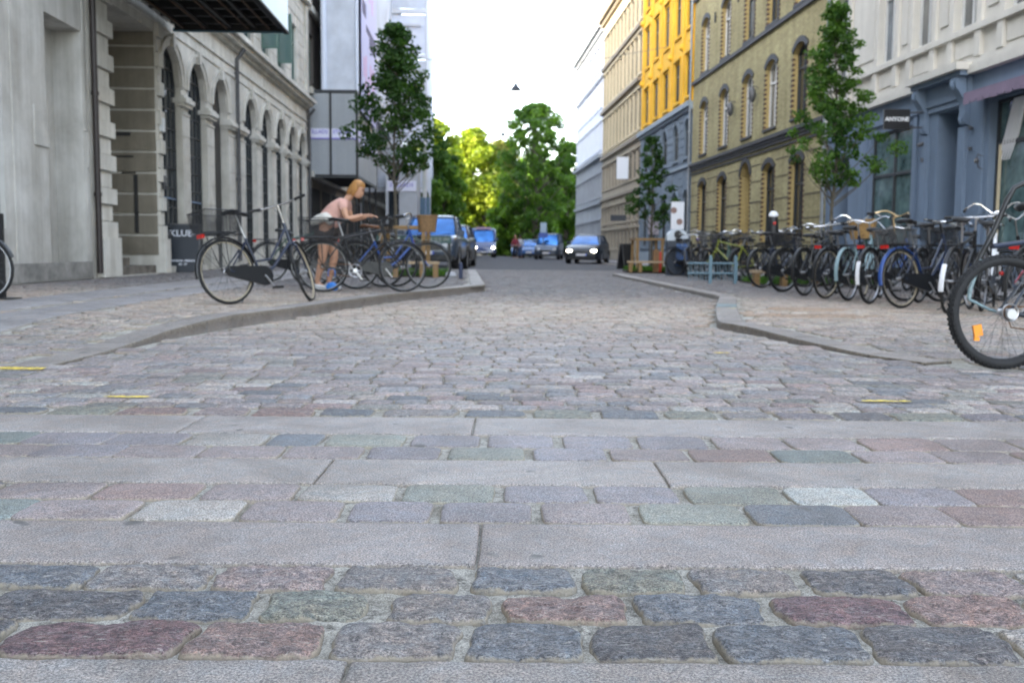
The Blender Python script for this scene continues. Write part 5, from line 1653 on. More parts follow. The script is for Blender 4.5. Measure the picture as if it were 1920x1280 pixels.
        if flap:
            obj('mudguard_flap', cached(('fl', flap.name), lambda: mk_guard(-.004, 2.62, 3.42, flap)), ro, (-.006, 0, 0.004))
    if rack:
        def mk_rack():
            mb = MB(); z = .735
            for s in (-1, 1):
                mb.tube([(.20, s*.05, z), (-.25, s*.07, z)], .006, 6); mb.tube([(-.16, s*.068, z), (0, s*.068, RW)], .005, 5); mb.tube([(-.02, s*.065, z), (0, s*.068, RW)], .005, 5)
            for x in (-.245, -.14, -.04, .06, .18): mb.tube([(x, -.065, z), (x, .065, z)], .005, 5)
            mb.tube([(.20,0,z),(.25,0,z+.0)], .006, 5)
            return mb.mesh('luggage_rack', M_BLACK)
        ra = obj('luggage_rack', cached(('rack',), mk_rack), t)
        if rear_light:
            def mk_rl():
                mb = MB(); mb.box(-.285, -.245, -.042, .042, .69, .73); return mb.mesh('rear_light', M_RED)
            obj('rear_light', cached(('rl',), mk_rl), ra)
    elif rear_light:
        mb = MB(); mb.lathe([(.02,-.02),(.03,0),(.02,.02)], (ST.x-.06,0,ST.z-.02), 10, 'x')
        obj('rear_light', cached(('rl2', frame), lambda: mb.mesh('rear_light', M_RED)), t)
    if stand:
        def mk_st():
            mb = MB(); mb.tube([(.33,.03,.30),(.24,.13,.03),(.20,.15,.022)], .008, 6); return mb.mesh('kickstand', M_STEEL)
        obj('kickstand', cached(('stand',), mk_st), t)
    if basket_r:
        kind, L, W, H, m_ = basket_r
        me = cached(('bas', kind, L, W, H, m_.name), lambda: basket_mesh(L, W, H, m_) if kind == 'wire' else wicker_mesh(L, W, H, m_))
        obj('basket', me, t, (-.08, 0, .745))
    if basket_f:
        kind, L, W, H, m_ = basket_f
        me = cached(('bas', kind, L, W, H, m_.name), lambda: basket_mesh(L, W, H, m_) if kind == 'wire' else wicker_mesh(L, W, H, m_))
        o = obj('front_basket', me, t)
        o.matrix_basis = S @ Matrix.Translation((HB.x+.06+L/2, 0, .84))
    return t
def paint(name, c, rough=.3, **k): return mat(name, c, .38, coat=.2, **k)
P_NAVY = paint('navy_bike_paint', (0.012,0.02,0.045)); P_BLUE = paint('blue_bike_paint', (0.015,0.06,0.24)); P_LBLUE = paint('pale_blue_bike_paint', (0.20,0.29,0.31))
P_YEL = paint('lime_bike_paint', (0.20,0.22,0.03)); P_WHITE = paint('white_bike_paint', (0.72,0.73,0.75)); P_RED = paint('dark_red_bike_paint', (0.35,0.03,0.05))
P_GREY = paint('grey_bike_paint', (0.05,0.055,0.06)); P_GREEN = paint('dark_green_bike_paint', (0.03,0.07,0.05)); P_TEAL = paint('teal_bike_paint', (0.015,0.06,0.08))
def hd(deg): return R(90-deg)            # heading clockwise from +Y
def atp(px, py, z=None):
    z = (KRH if px > 1000 else KH) if z is None else z
    return tuple(G(px, py, z))
def atp_old(px, py, z=KH): return tuple(G(px, py, z))
GL_ = 'bicycles standing on the left pavement'; GR_ = 'bicycles in the row on the right pavement'
# left side
bicycle('black bicycle with cream tyres and an empty wire rear basket at the left kerb', atp(432,571), hd(40), col=P_NAVY, rim=M_CREAM, tyre=M_TYRE, group=GL_,
        basket_r=('wire',.42,.34,.22,M_WIRE), bars='flat', barm=M_CHROME, steer=R(38), lean=R(-9), sh=.97, hb=1.10, reflectors=False)
bicycle('black bicycle with a big rear basket in front of the leaning woman', atp(606,548), hd(78), col=M_BLACK, frame='diamond', rim=M_STEEL, group=GL_,
        basket_r=('wire',.48,.34,.24,M_WIRE), bars='flat', barm=M_BLACK, steer=R(14), lean=R(-4), sh=.98, chaincase=False, hb=1.0)
bicycle('blue bicycle with a brown wicker front basket beside the leaning woman', atp(668,542), hd(72), col=P_BLUE, frame='step', rim=M_STEEL, group=GL_,
        basket_f=('wicker',.30,.36,.24,M_WICK), bars='swept', steer=R(-12), lean=R(-3), sh=.92, saddle=M_LEATH)
bicycle('dark bicycle half hidden behind the cream tyred bicycle', atp(505,528), hd(60), col=P_GREEN, frame='diamond', group=GL_, bars='flat', barm=M_BLACK, sh=.9, lean=R(4))
bicycle('dark blue bicycle with a white rim cut off by the left picture edge', (-6.78, 10.9, KH), hd(96), col=P_BLUE, rim=P_WHITE, group=GL_, bars='flat', barm=M_BLACK, guard=M_BLACK, lean=R(2)) 
bicycle('black bicycle facing left between the woman and the wicker basket bicycle', atp(742,538), hd(-88), col=M_BLACK, frame='step', rim=M_STEEL, group=GL_, bars='flat', barm=M_BLACK, sh=.95, lean=R(3), steer=R(20))
bicycle('black diamond framed bicycle right behind the big rear basket', atp(585,538), hd(86), col=M_BLACK, frame='diamond', rim=M_STEEL, group=GL_, bars='drop', barm=M_BLACK, sh=1.0, lean=R(-5), steer=R(-10), basket_f=('wire',.3,.34,.22,M_WIRE))
# right row, far to near; rear wheels toward the camera
RW_ = [
 (1268,517,55,'dark bicycle with pale swept handlebars next to the round topped parking machine',dict(col=P_NAVY,bars='high',barm=M_CHROME)),
 (1290,520,15,'black bicycle between the parking machine and the blue rack',dict(col=M_BLACK,bars='flat')),
 (1312,522,20,'dark bicycle with violet bar tape by the blue rack',dict(col=P_GREY,bars='drop',barm=M_BLACK,frame='diamond',grips=mat('violet_tape',(0.12,0.06,0.25),.7))),
 (1335,523,40,'black bicycle behind the left post of the blue rack',dict(col=M_BLACK,bars='swept',basket_f=('wire',.3,.34,.22,M_WIRE))),
 (1352,524,30,'dark green bicycle behind the right post of the blue rack',dict(col=P_GREEN,bars='flat')),
 (1415,527,-70,'lime yellow bicycle turned sideways beside the blue rack',dict(col=P_YEL,frame='diamond',bars='flat',barm=M_BLACK,rack=False,guards=False,basket_f=('wire',.3,.38,.22,M_STEEL),fat=1.4,chaincase=False)),
 (1428,540,58,'dark bicycle leaning beyond the wooden bench',dict(col=P_NAVY,frame='diamond',bars='flat')),
 (1467,548,63,'black city bicycle with a thick tyre standing before the wooden bench',dict(col=M_BLACK,fat=1.3,bars='swept',basket_r=('wire',.36,.3,.18,M_WIRE),lean=R(3))),
 (1508,555,40,'slim black bicycle second to the right of the bench',dict(col=P_GREY,frame='diamond',bars='flat',lean=R(-3))),
 (1547,560,44,'dark bicycle with a tan wicker basket and cream rear rim',dict(col=P_NAVY,rim=M_CREAM,basket_f=('wicker',.32,.38,.26,M_GOLD),bars='high')),
 (1590,564,46,'bicycle with pale blue mudguards and frame',dict(col=P_LBLUE,guard=P_LBLUE,bars='swept',rear_light=False)),
 (1630,570,44,'black bicycle with a white mudguard tip and big red rear light',dict(col=M_BLACK,flap=P_WHITE,bars='swept',hb=1.12,barm=mat('golden_handlebar',(0.65,0.47,0.25),.25,metal=.8))),
 (1690,578,52,'bicycle with blue mudguard and muddy beige rear rim',dict(col=P_NAVY,guard=P_BLUE,rim=M_CREAM,basket_r=('wire',.4,.3,.16,M_STEEL),bars='flat',barm=M_BLACK,hb=1.02,lean=R(-5))),
 (1775,588,42,'dark bicycle with a blue front mudguard and white rear flap',dict(col=M_BLACK,flap=P_WHITE,guard=M_BLACK,frame='diamond',bars='flat',barm=M_ALU,lean=R(4),sh=1.0)),
 (1840,584,38,'white framed bicycle behind the big fat tyred one',dict(col=P_WHITE,bars='high',hb=1.10,barm=M_CHROME,saddle=M_BLKP)),
 (1905,596,48,'dark red bicycle at the right picture edge behind the fat tyred one',dict(col=P_RED,bars='high',hb=1.12,barm=M_CHROME)),
 (1570,541,52,'dark bicycle in the second rank behind the tan basket bicycle',dict(col=P_GREEN,bars='flat',barm=M_ALU)),
 (1650,548,48,'blue bicycle in the second rank behind the white flapped bicycle',dict(col=P_BLUE,bars='swept',barm=M_CHROME,rear_light=False)),
 (1738,556,50,'grey bicycle in the second rank right of the blue mudguard bicycle',dict(col=P_GREY,bars='swept',barm=M_CHROME,sh=.96)),
 (1480,533,50,'dark bicycle in the second rank behind the thick tyred one by the bench',dict(col=M_BLACK,bars='flat',basket_f=('wire',.3,.34,.22,M_WIRE))),
 (1600,540,55,'black bicycle in the third rank behind the pale blue one',dict(col=M_BLACK,bars='high',barm=M_CHROME)),
 (1700,545,42,'black bicycle in the third rank with a wire front basket',dict(col=M_BLACK,bars='swept',basket_f=('wire',.32,.38,.24,M_WIRE))),
 (1385,526,62,'black bicycle right beside the second rack post',dict(col=M_BLACK,frame='diamond',bars='flat')),
 (1762,566,60,'dark bicycle with a black rear basket in the second rank before the shop door',dict(col=M_BLACK,bars='flat',basket_r=('wire',.4,.32,.22,M_WIRE))),
 (1850,570,46,'black bicycle with chrome handlebar in the second rank left of the dark red one',dict(col=M_BLACK,bars='high',barm=M_CHROME,hb=1.1)),
 (1530,538,48,'black bicycle in the third rank left of the tan basket bicycle',dict(col=M_BLACK,bars='flat')),
 (1625,536,40,'dark bicycle in the third rank left of the teal one',dict(col=P_NAVY,bars='swept',barm=M_ALU)),
 (1722,568,45,'black diamond framed bicycle squeezed right of the blue mudguard bicycle',dict(col=M_BLACK,frame='diamond',bars='flat',sh=1.0)),
 (1445,533,35,'black bicycle half hidden left of the thick tyred one',dict(col=M_BLACK,bars='swept',basket_f=('wire',.3,.34,.22,M_WIRE))),
 (1275,514,30,'black bicycle squeezed behind the parking machine',dict(col=M_BLACK,bars='high',barm=M_CHROME)),
 (1300,516,50,'navy bicycle with a wire basket left of the blue rack',dict(col=P_NAVY,bars='flat',basket_f=('wire',.3,.34,.22,M_WIRE))),
 (1322,518,25,'black step through bicycle pushed against the blue rack',dict(col=M_BLACK,bars='swept')),
 (1345,519,55,'black bicycle with chrome handlebar behind the blue rack',dict(col=M_BLACK,bars='high',barm=M_CHROME,basket_r=('wire',.36,.3,.2,M_WIRE))),
 (1368,520,35,'dark grey bicycle behind the right rack post',dict(col=P_GREY,bars='flat',frame='diamond')),
 (1400,522,48,'black bicycle between the blue rack and the lime yellow bicycle',dict(col=M_BLACK,bars='swept',basket_f=('wire',.3,.34,.22,M_WIRE))),
 (1800,560,44,'teal bicycle in the second rank near the shop window',dict(col=P_TEAL,bars='high',barm=M_CHROME)),
]
BR = random.Random(31)
for (px, py, h, lab, kw) in RW_:
    kw.setdefault('rear_light', px in (1630, 1690, 1547, 1905))
    if px < 1530 or px in (1600, 1700, 1625, 1722, 1762): kw.setdefault('rim', M_STEEL)
    kw.setdefault('steer', R(BR.uniform(-26, 26))); kw.setdefault('lean', R(BR.uniform(-6, 6))); kw.setdefault('sh', BR.uniform(.88, 1.02))
    bicycle(lab, atp(px, py, KRH), hd(h+BR.uniform(-7, 7)), group=GR_, **kw)
# the near bicycle with the fat tyre
g = G(1878, 692, 0.0)
nb = bicycle('black bicycle with a wide knobbly rear tyre and orange reflector nearest on the right', (g.x, g.y, zpr(g.y)), hd(86), group=GR_, col=paint('black_blue_bike_paint', (0.02,0.03,0.05)), fat=1.75, near=True, rim=M_ALU,
             frame='diamond', chaincase=False, guards=False, rack=False, reflectors=True, bars='flat', barm=M_BLACK, rear_light=False, lean=R(-2), sh=.98, stand=False)
mb = MB(); mb.tube([(-.13,.10,.62),(-.10,.10,.68),(-.02,.10,.84),(.055,.10,1.02),(.10,.10,1.10),(.20,.08,1.15),(.42,.06,1.17)], .0165, 10); build(mb, 'rack_hoop', M_BLACK, nb)
mb = MB(); mb.tube([(-.10,.09,.66),(-.12,.085,.62),(-.17,.08,.48),(-.175,.08,.42)], .0125, 8); mb.tube([(-.175,.08,.42),(-.05,.075,.36),(0,.07,RW)], .009, 8)
build(mb, 'carrier_stay', P_LBLUE, nb)
mb = MB(); mb.tube([(-.05,.08,.66),(.1,.08,.66),(.22,.06,.62)], .008, 6); mb.tube([(-.08,.0,.74),(.30,.0,.79),(.62,0,.74)], .016, 8); build(mb, 'carrier_bar', P_NAVY, nb)
mb = MB(); mb.lathe([(.012,-.01),(.016,0),(.012,.01)], (.03,.09,.58), 10, 'x'); build(mb, 'rear_light', M_RED, nb)
mb = MB(); mb.lathe([(.030,-.095),(.036,-.085),(.034,-.075),(.02,-.07)], (0,0,RW-.01), 18, 'y'); mb.torus((0,-.07,RW),.05,.005,20,5); build(mb, 'sprocket_guard', M_ALU, nb)

# child seat with a white cap and red light on one of the far bicycles
p = G(1452, 540, KRH)
t = thing('child_seat', 'black child seat with white top and red light above the bench side bicycles', 'child seat', (p.x+.1, p.y+.6, KRH))
mb = MB(); rings = []
for (z, a, b_) in ((.74,.07,.10),(.78,.10,.12),(.95,.11,.11),(1.15,.09,.09),(1.27,.08,.08),(1.30,.06,.06)): rings.append([(a*math.cos(2*math.pi*i/14), b_*math.sin(2*math.pi*i/14), z) for i in range(14)])
mb.loft(rings); build(mb, 'seat_shell', M_BLKP, t)
mb = MB(); mb.lathe([(.08,1.27),(.09,1.29),(.075,1.34),(.04,1.37),(.005,1.375)], (0,0,0), 16); build(mb, 'cap', P_WHITE, t)
mb = MB(); mb.lathe([(.02,-.11),(.03,-.10),(.03,-.07)], (0,0,1.15), 12, 'y'); build(mb, 'red_light', M_RED, t)
mb = MB(); mb.tube([(0,0,.76),(0,.05,.4),(0,.1,.0)], .012, 6); build(mb, 'support', M_BLACK, t)
# ================================================================== TREES
def leaf_mat(name, dark, light, trans=0.45):
    m = bpy.data.materials.new(name); m.use_nodes = True
    nt, nd, lk, b = nodes_of(m)
    at = nd.new('ShaderNodeAttribute'); at.attribute_name = 'tone'
    c = ramp(nt, at.outputs['Fac'], 0.1, 0.9, (*dark, 1), (*light, 1))
    lk.new(c, b.inputs['Base Color']); b.inputs['Roughness'].default_value = 0.5; b.inputs['Specular IOR Level'].default_value = 0.3
    tr = nd.new('ShaderNodeBsdfTranslucent')
    c2 = mixc(nt, 1.0, c, (1.25, 1.35, 0.55, 1), 'MULTIPLY'); lk.new(c2, tr.inputs[0])
    mx = nd.new('ShaderNodeMixShader'); mx.inputs[0].default_value = trans
    lk.new(b.outputs[0], mx.inputs[1]); lk.new(tr.outputs[0], mx.inputs[2])
    lk.new(mx.outputs[0], nd['Material Output'].inputs[0])
    return m
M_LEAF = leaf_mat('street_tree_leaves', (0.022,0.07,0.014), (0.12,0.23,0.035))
M_LEAFD = leaf_mat('shaded_tree_leaves', (0.016,0.05,0.012), (0.06,0.13,0.022))  # darker copy of the street tree leaves, backlit shade painted in
M_LEAF2 = leaf_mat('sunny_leaves', (0.09,0.15,0.012), (0.28,0.33,0.03), .5)  # bright yellow-green holds part of the sunlight as leaf colour
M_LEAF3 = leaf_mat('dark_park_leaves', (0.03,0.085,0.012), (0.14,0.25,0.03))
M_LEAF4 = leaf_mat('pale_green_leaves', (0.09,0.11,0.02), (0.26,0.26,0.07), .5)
M_BARK = mat('tree_bark', (0.11,0.095,0.07), 0.9, var=.4, scale=12, bump=.01, bscale=30)
def leaves_mesh(name, centers, radii, n, size, seed, m_, flat=0.75, aspect=1.4):
    rg = np.random.default_rng(seed)
    centers = np.array(centers); radii = np.array(radii)
    w = radii**2; w = w/w.sum()
    ci = rg.choice(len(centers), n, p=w)
    d = rg.normal(size=(n, 3)); d /= np.linalg.norm(d, axis=1)[:, None]
    rr = rg.random(n)**0.45
    P = centers[ci] + d*(radii[ci]*rr)[:, None]*np.array([1, 1, flat])
    nrm = d*0.7 + rg.normal(size=(n, 3))*0.6 + np.array([0, 0, 0.35]); nrm /= np.linalg.norm(nrm, axis=1)[:, None]
    t = np.cross(nrm, rg.normal(size=(n, 3))); t /= np.linalg.norm(t, axis=1)[:, None]
    b = np.cross(nrm, t)
    s = size*rg.uniform(.6, 1.25, n)[:, None]
    v = np.stack([P - t*s*aspect/2, P + b*s*.42 + nrm*s*.08 - t*s*.05, P + t*s*aspect/2 - nrm*s*.1, P - b*s*.42 + nrm*s*.08 - t*s*.05], 1).reshape(-1, 3)
    me = bpy.data.meshes.new(name)
    me.vertices.add(4*n); me.vertices.foreach_set('co', v.ravel())
    me.loops.add(4*n); me.loops.foreach_set('vertex_index', np.arange(4*n, dtype=np.int32))
    me.polygons.add(n); me.polygons.foreach_set('loop_start', np.arange(0, 4*n, 4, dtype=np.int32))
    me.update(calc_edges=True)
    ctone = rg.random(len(centers))
    tone = np.clip(.55*ctone[ci] + .45*rg.random(n), 0, 1)
    a = me.attributes.new('tone', 'FLOAT', 'POINT'); a.data.foreach_set('value', np.repeat(tone, 4))
    me.materials.append(m_)
    return me
def tree(name, label, loc, H, cb, rad, nl, ls, m_, seed, group=None, trunk_r=.06, nclump=60, shape='cone', clump=.3, rel=None, cat='tree'):
    rg = random.Random(seed)
    t = thing(name, label, cat, loc, 0, group)
    mb = MB(); top = H*.93
    pts = []; k = 7
    for i in range(k+1):
        f = i/k; pts.append(Vector((rg.uniform(-1,1)*.03*H*f*.5, rg.uniform(-1,1)*.03*H*f*.5, top*f)))
    mb.tube(pts, [trunk_r*(1.15 if i == 0 else 1)*(1-.85*i/k) for i in range(k+1)], 10)
    def axis(z):
        f = min(.999, max(0, z/top))*k; i = int(f); return pts[i].lerp(pts[i+1], f-i)
    cen = []; rr = []
    for i in range(nclump):
        f = (i+.5)/nclump
        z = cb + (H-cb)*(f**.9)
        u = (z-cb)/(H-cb)
        if shape == 'cone': env = rad*(min(1, u/.16+.35))*(1-u**1.3)*1.0+.05*rad
        elif shape == 'round': env = rad*math.sqrt(max(0.02, 1-(2*u-.92)**2))
        else: env = rad*(.85+.15*math.sin(u*5))*(1 if u < .85 else .7)
        a = i*2.39996+rg.uniform(-.5,.5)
        q = env*rg.uniform(.45, 1.0)
        if rg.random() < .12: q *= 1.25
        p = axis(z) + Vector((math.cos(a)*q, math.sin(a)*q, 0))
        st = axis(max(cb*.7, z-q*.8-.1*H*.3))
        mid = st.lerp(p, .5) + Vector((0,0,-.06*q))
        r0 = trunk_r*.34*(1-.6*u)
        mb.tube([st, mid, p], [r0, r0*.6, r0*.2], 5)
        cen.append(p); rr.append(clump*rad*rg.uniform(.65, 1.3)*(1-.35*u if shape == 'cone' else 1))
        if rg.random() < .6:
            cen.append(st.lerp(p, .55)+Vector((rg.uniform(-.1,.1),rg.uniform(-.1,.1),rg.uniform(0,.1)))*rad); rr.append(clump*rad*.7)
    build(mb, 'trunk', M_BARK, t)
    obj('crown', leaves_mesh('crown', [tuple(c) for c in cen], rr, nl, ls, seed, m_), t)
    return t
GS = 'young street trees'
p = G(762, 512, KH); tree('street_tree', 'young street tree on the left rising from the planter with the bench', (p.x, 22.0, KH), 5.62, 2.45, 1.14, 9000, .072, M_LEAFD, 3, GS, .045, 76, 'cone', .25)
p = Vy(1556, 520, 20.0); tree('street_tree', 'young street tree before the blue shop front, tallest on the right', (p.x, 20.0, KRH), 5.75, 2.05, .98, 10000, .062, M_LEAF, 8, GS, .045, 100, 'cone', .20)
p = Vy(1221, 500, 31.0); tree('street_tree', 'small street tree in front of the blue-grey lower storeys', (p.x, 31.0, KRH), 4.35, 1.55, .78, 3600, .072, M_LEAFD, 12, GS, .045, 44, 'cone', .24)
GP = 'park trees at the end of the street'
def park(px, topy, wpx, Y, label, m_, seed, base_f=.12, nl=11000, ls=.36, shape='round', name='park_tree', ncl=70, clump=.3):
    sc_ = 1867.0/Y
    H = CAMH + (466-topy)/sc_
    return tree(name, label, (Vy(px, 400, Y).x, Y, 0), H, H*base_f, wpx/2/sc_, nl, ls, m_, seed, GP, .28, ncl, shape, clump)
park(1003, 188, 150, 95, 'tall dark green park tree right of the street axis', M_LEAF3, 21, .06, 17000, .25, 'round', ncl=130, clump=.17)
park(952, 375, 76, 97, 'low dark bushy tree left of the tall dark park tree', M_LEAF3, 22, .03, 8000, .32)
park(1062, 262, 70, 99, 'dark tree tucked against the white building', M_LEAF3, 23, .05, 7000, .32)
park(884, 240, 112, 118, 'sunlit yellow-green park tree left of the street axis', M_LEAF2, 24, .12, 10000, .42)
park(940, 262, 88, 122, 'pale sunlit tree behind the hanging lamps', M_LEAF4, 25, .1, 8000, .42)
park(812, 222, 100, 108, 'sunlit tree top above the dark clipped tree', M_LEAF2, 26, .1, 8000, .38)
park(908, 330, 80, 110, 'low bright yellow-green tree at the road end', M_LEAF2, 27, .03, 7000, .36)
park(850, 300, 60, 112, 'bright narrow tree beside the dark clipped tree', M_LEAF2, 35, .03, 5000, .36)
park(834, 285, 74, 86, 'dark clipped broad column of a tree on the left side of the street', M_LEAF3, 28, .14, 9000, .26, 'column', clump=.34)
park(806, 335, 62, 78, 'dark tree standing next to the scaffold tower', M_LEAF3, 29, .12, 6000, .24, 'column', clump=.34)
park(985, 300, 120, 130, 'dense green tree behind the tall dark park tree', M_LEAF3, 30, .03, 9000, .45)
park(1040, 300, 110, 128, 'dense green tree behind the white building end', M_LEAF3, 31, .03, 9000, .45)
# far wood and undergrowth closing the street
rg = random.Random(4)
cen = [(rg.uniform(-30, 26), rg.uniform(135, 160), rg.uniform(0.5, 7.5)) for _ in range(140)]
struct(obj('far_wood', leaves_mesh('far_wood', cen, [rg.uniform(1.8, 3.4) for _ in cen], 22000, .55, 41, M_LEAF3)), 'stuff')
cen = [(rg.uniform(-11, -4.6), rg.uniform(96, 110), rg.uniform(0.2, 1.8)) for _ in range(24)] + [(rg.uniform(-.5, 6), rg.uniform(99, 110), rg.uniform(0.2, 2.4)) for _ in range(24)]
struct(obj('undergrowth', leaves_mesh('undergrowth', cen, [rg.uniform(.7, 1.4) for _ in cen], 9000, .3, 42, M_LEAF2)), 'stuff')
# grass and plants in the planting beds
M_GRASS = leaf_mat('grass_blades', (0.03,0.09,0.01), (0.10,0.22,0.03), .4)
def grass(name, x0, x1, y0, y1, z, n, hgt, seed):
    rg = np.random.default_rng(seed)
    bx_, by_ = rg.uniform(x0, x1, n), rg.uniform(y0, y1, n); a = rg.uniform(0, 6.28, n); h = hgt*rg.uniform(.4, 1.2, n)
    w = .006; lx, ly = rg.normal(0, .35, n)*h, rg.normal(0, .35, n)*h
    v = np.zeros((n, 3, 3)); v[:,0] = np.stack([bx_-w*np.cos(a), by_-w*np.sin(a), np.full(n, z)], 1); v[:,1] = np.stack([bx_+w*np.cos(a), by_+w*np.sin(a), np.full(n, z)], 1)
    v[:,2] = np.stack([bx_+lx, by_+ly, z+h], 1)
    me = bpy.data.meshes.new(name); me.vertices.add(3*n); me.vertices.foreach_set('co', v.ravel()); me.loops.add(3*n); me.loops.foreach_set('vertex_index', np.arange(3*n, dtype=np.int32))
    me.polygons.add(n); me.polygons.foreach_set('loop_start', np.arange(0, 3*n, 3, dtype=np.int32)); me.update(calc_edges=True)
    at = me.attributes.new('tone', 'FLOAT', 'POINT'); at.data.foreach_set('value', np.repeat(rg.random(n), 3))
    me.materials.append(M_GRASS); return struct(obj(name, me), 'stuff')
M_SOIL = mat('planting_soil', (0.05,0.038,0.025), .95, var=.4, scale=15, bump=.02, bscale=30)
def bed(x0, x1, y0, y1, seed):
    KH = KRH if x0 > 0 else 0.10
    mb = MB(); mb.box(x0, x1, y0, y1, KH-.02, KH+.03); struct(build(mb, 'planting_soil', M_SOIL, smooth=False))
    grass('grass', x0+.03, x1-.03, y0+.03, y1-.03, KH+.03, 5500, .14, seed)
xl0 = Vy(722, 515, 21.5).x; xl1 = Vy(838, 515, 21.5).x
bed(xl0, xl1, 20.9, 22.9, 1)
xr0 = Vy(1428, 530, 19.0).x; bed(xr0, xr0+2.3, 18.9, 20.9, 2)
xq0 = Vy(1180, 505, 30.0).x; bed(xq0, xq0+1.7, 29.9, 32.0, 3)

# ================================================================== STREET FURNITURE
M_WOOD = mat('honey_timber', (0.27,0.16,0.06), .7, var=.3, scale=6, stretch=(1,1,8))
M_WOODP = mat('pale_timber', (0.42,0.31,0.19), .75, var=.25, scale=6, stretch=(8,1,1))
def timber_guard(name, label, x0, x1, y0, y1, rail_z, group, skip_rail=False):
    t = thing(name, label, 'tree guard', ((x0+x1)/2, (y0+y1)/2, KRH if x0 > 0 else KH), 0, group)
    cx_, cy_ = (x0+x1)/2, (y0+y1)/2
    for (x, y_) in ((x0,y0),(x1,y0),(x0,y1),(x1,y1)):
        mb = MB(); mb.box(x-cx_-.04, x-cx_+.04, y_-cy_-.04, y_-cy_+.04, 0, rail_z); build(mb, 'post', M_WOOD, t, smooth=False)
    for (a, b_, c, d) in ((x0-.08,x1+.08,y0-.05,y0+.05),(x0-.08,x1+.08,y1-.05,y1+.05),(x0-.05,x0+.05,y0+.05,y1-.05),(x1-.05,x1+.05,y0+.05,y1-.05)):
        mb = MB(); mb.box(a-cx_, b_-cx_, c-cy_, d-cy_, rail_z, rail_z+.06); build(mb, 'rail', M_WOOD, t, smooth=False)
    return t
def bench(name, label, x0, x1, Y, z, legs, group=None, w=.24):
    t = thing(name, label, 'bench', ((x0+x1)/2, Y, KRH if x0 > 0 else KH), 0, group); c = (x0+x1)/2
    mb = MB(); mb.box(x0-c, x1-c, -w/2, w/2, z-.055, z); build(mb, 'seat', M_WOODP, t, smooth=False)
    for x in legs:
        mb = MB(); mb.box(x-c-.05, x-c+.05, -w/2+.02, w/2-.02, 0, z-.055); build(mb, 'leg', M_WOOD, t, smooth=False)
    return t
X21 = lambda px, Y=21.2: Vy(px, 470, Y).x
timber_guard('tree_guard', 'honey coloured timber rail around the left street tree', X21(716,21.5), X21(795,21.5), 21.4, 22.6, 1.02, 'timber tree guards')
bench('bench', 'low pale timber plank bench beside the left planter', X21(730,20.8), X21(824,20.8), 20.8, .33, [X21(p_,20.8) for p_ in (742,792,817)], 'timber benches')
t = thing('graffiti_barrier', 'teal painted plank barrier with white graffiti in front of the parked pickup', 'barrier', (X21(775,23.4), 23.4, KH))
c = X21(775,23.4)
mb = MB(); mb.box(X21(706,23.4)-c, X21(846,23.4)-c, -.02, .02, .72, .90); pl = build(mb, 'plank', mat('teal_plank', (0.05,0.10,0.095), .6, var=.5, scale=5), t, smooth=False)
mb = MB(); mb.box(X21(706,23.4)-c, X21(846,23.4)-c, -.02, .02, .36, .46); build(mb, 'lower_rail', M_BLKP, t, smooth=False)
for px in (708, 760, 842):
    mb = MB(); mb.box(X21(px,23.4)-c-.035, X21(px,23.4)-c+.035, .022, .09, 0, .9); build(mb, 'post', M_BLKP, t, smooth=False)
rg = random.Random(9); mb = MB(); x = X21(757,23.4)-c
while x < X21(842,23.4)-c-.05:
    w = rg.uniform(.03,.06); z = .76
    mb.tube([(x,-.024,z+rg.uniform(-.01,.03)),(x+w*.4,-.024,z+.10+rg.uniform(-.02,.02)),(x+w*.7,-.024,z+.02),(x+w,-.024,z+.09)], .010, 4); x += w+rg.uniform(.0,.03)
mb.box(X21(712,23.4)-c, X21(750,23.4)-c, -.024, -.0205, .79, .86)
build(mb, 'graffiti', mat('pale_paint_scrawl', (0.55,0.60,0.55), .7, var=.3, scale=12), pl)
bench('bench', 'low timber plank bench behind the thick tyred bicycle on the right', Vy(1408,500,18.6).x, Vy(1540,500,18.6).x, 18.6, .30, [Vy(p_,500,18.6).x for p_ in (1418,1470,1530)], 'timber benches')
bench('bench', 'far low plank bench in front of the small street tree', Vy(1176,500,29.5).x, Vy(1262,500,29.5).x, 29.5, .33, [Vy(p_,500,29.5).x for p_ in (1182,1200,1256)], 'timber benches')
timber_guard('tree_guard', 'timber rail frame around the small street tree on the right', Vy(1194,500,30.4).x, Vy(1240,500,30.4).x, 30.3, 31.6, .95, 'timber tree guards')
# red and orange box by the frame
p = Vy(1230, 480, 30.0); t = thing('utility_box', 'small red and orange cabinet standing in the timber frame', 'cabinet', (p.x, 29.95, KRH))
mb = MB(); mb.box(-.10,.08,-.1,.1,0,.66); build(mb, 'cabinet_body', mat('orange_brown_cabinet', (0.22,0.11,0.04), .5, var=.4, scale=5), t, smooth=False)
mb = MB(); mb.box(.08,.14,-.1,.1,0,.6); build(mb, 'side_panel', mat('red_cabinet', (0.5,0.03,0.02), .5), t, smooth=False)
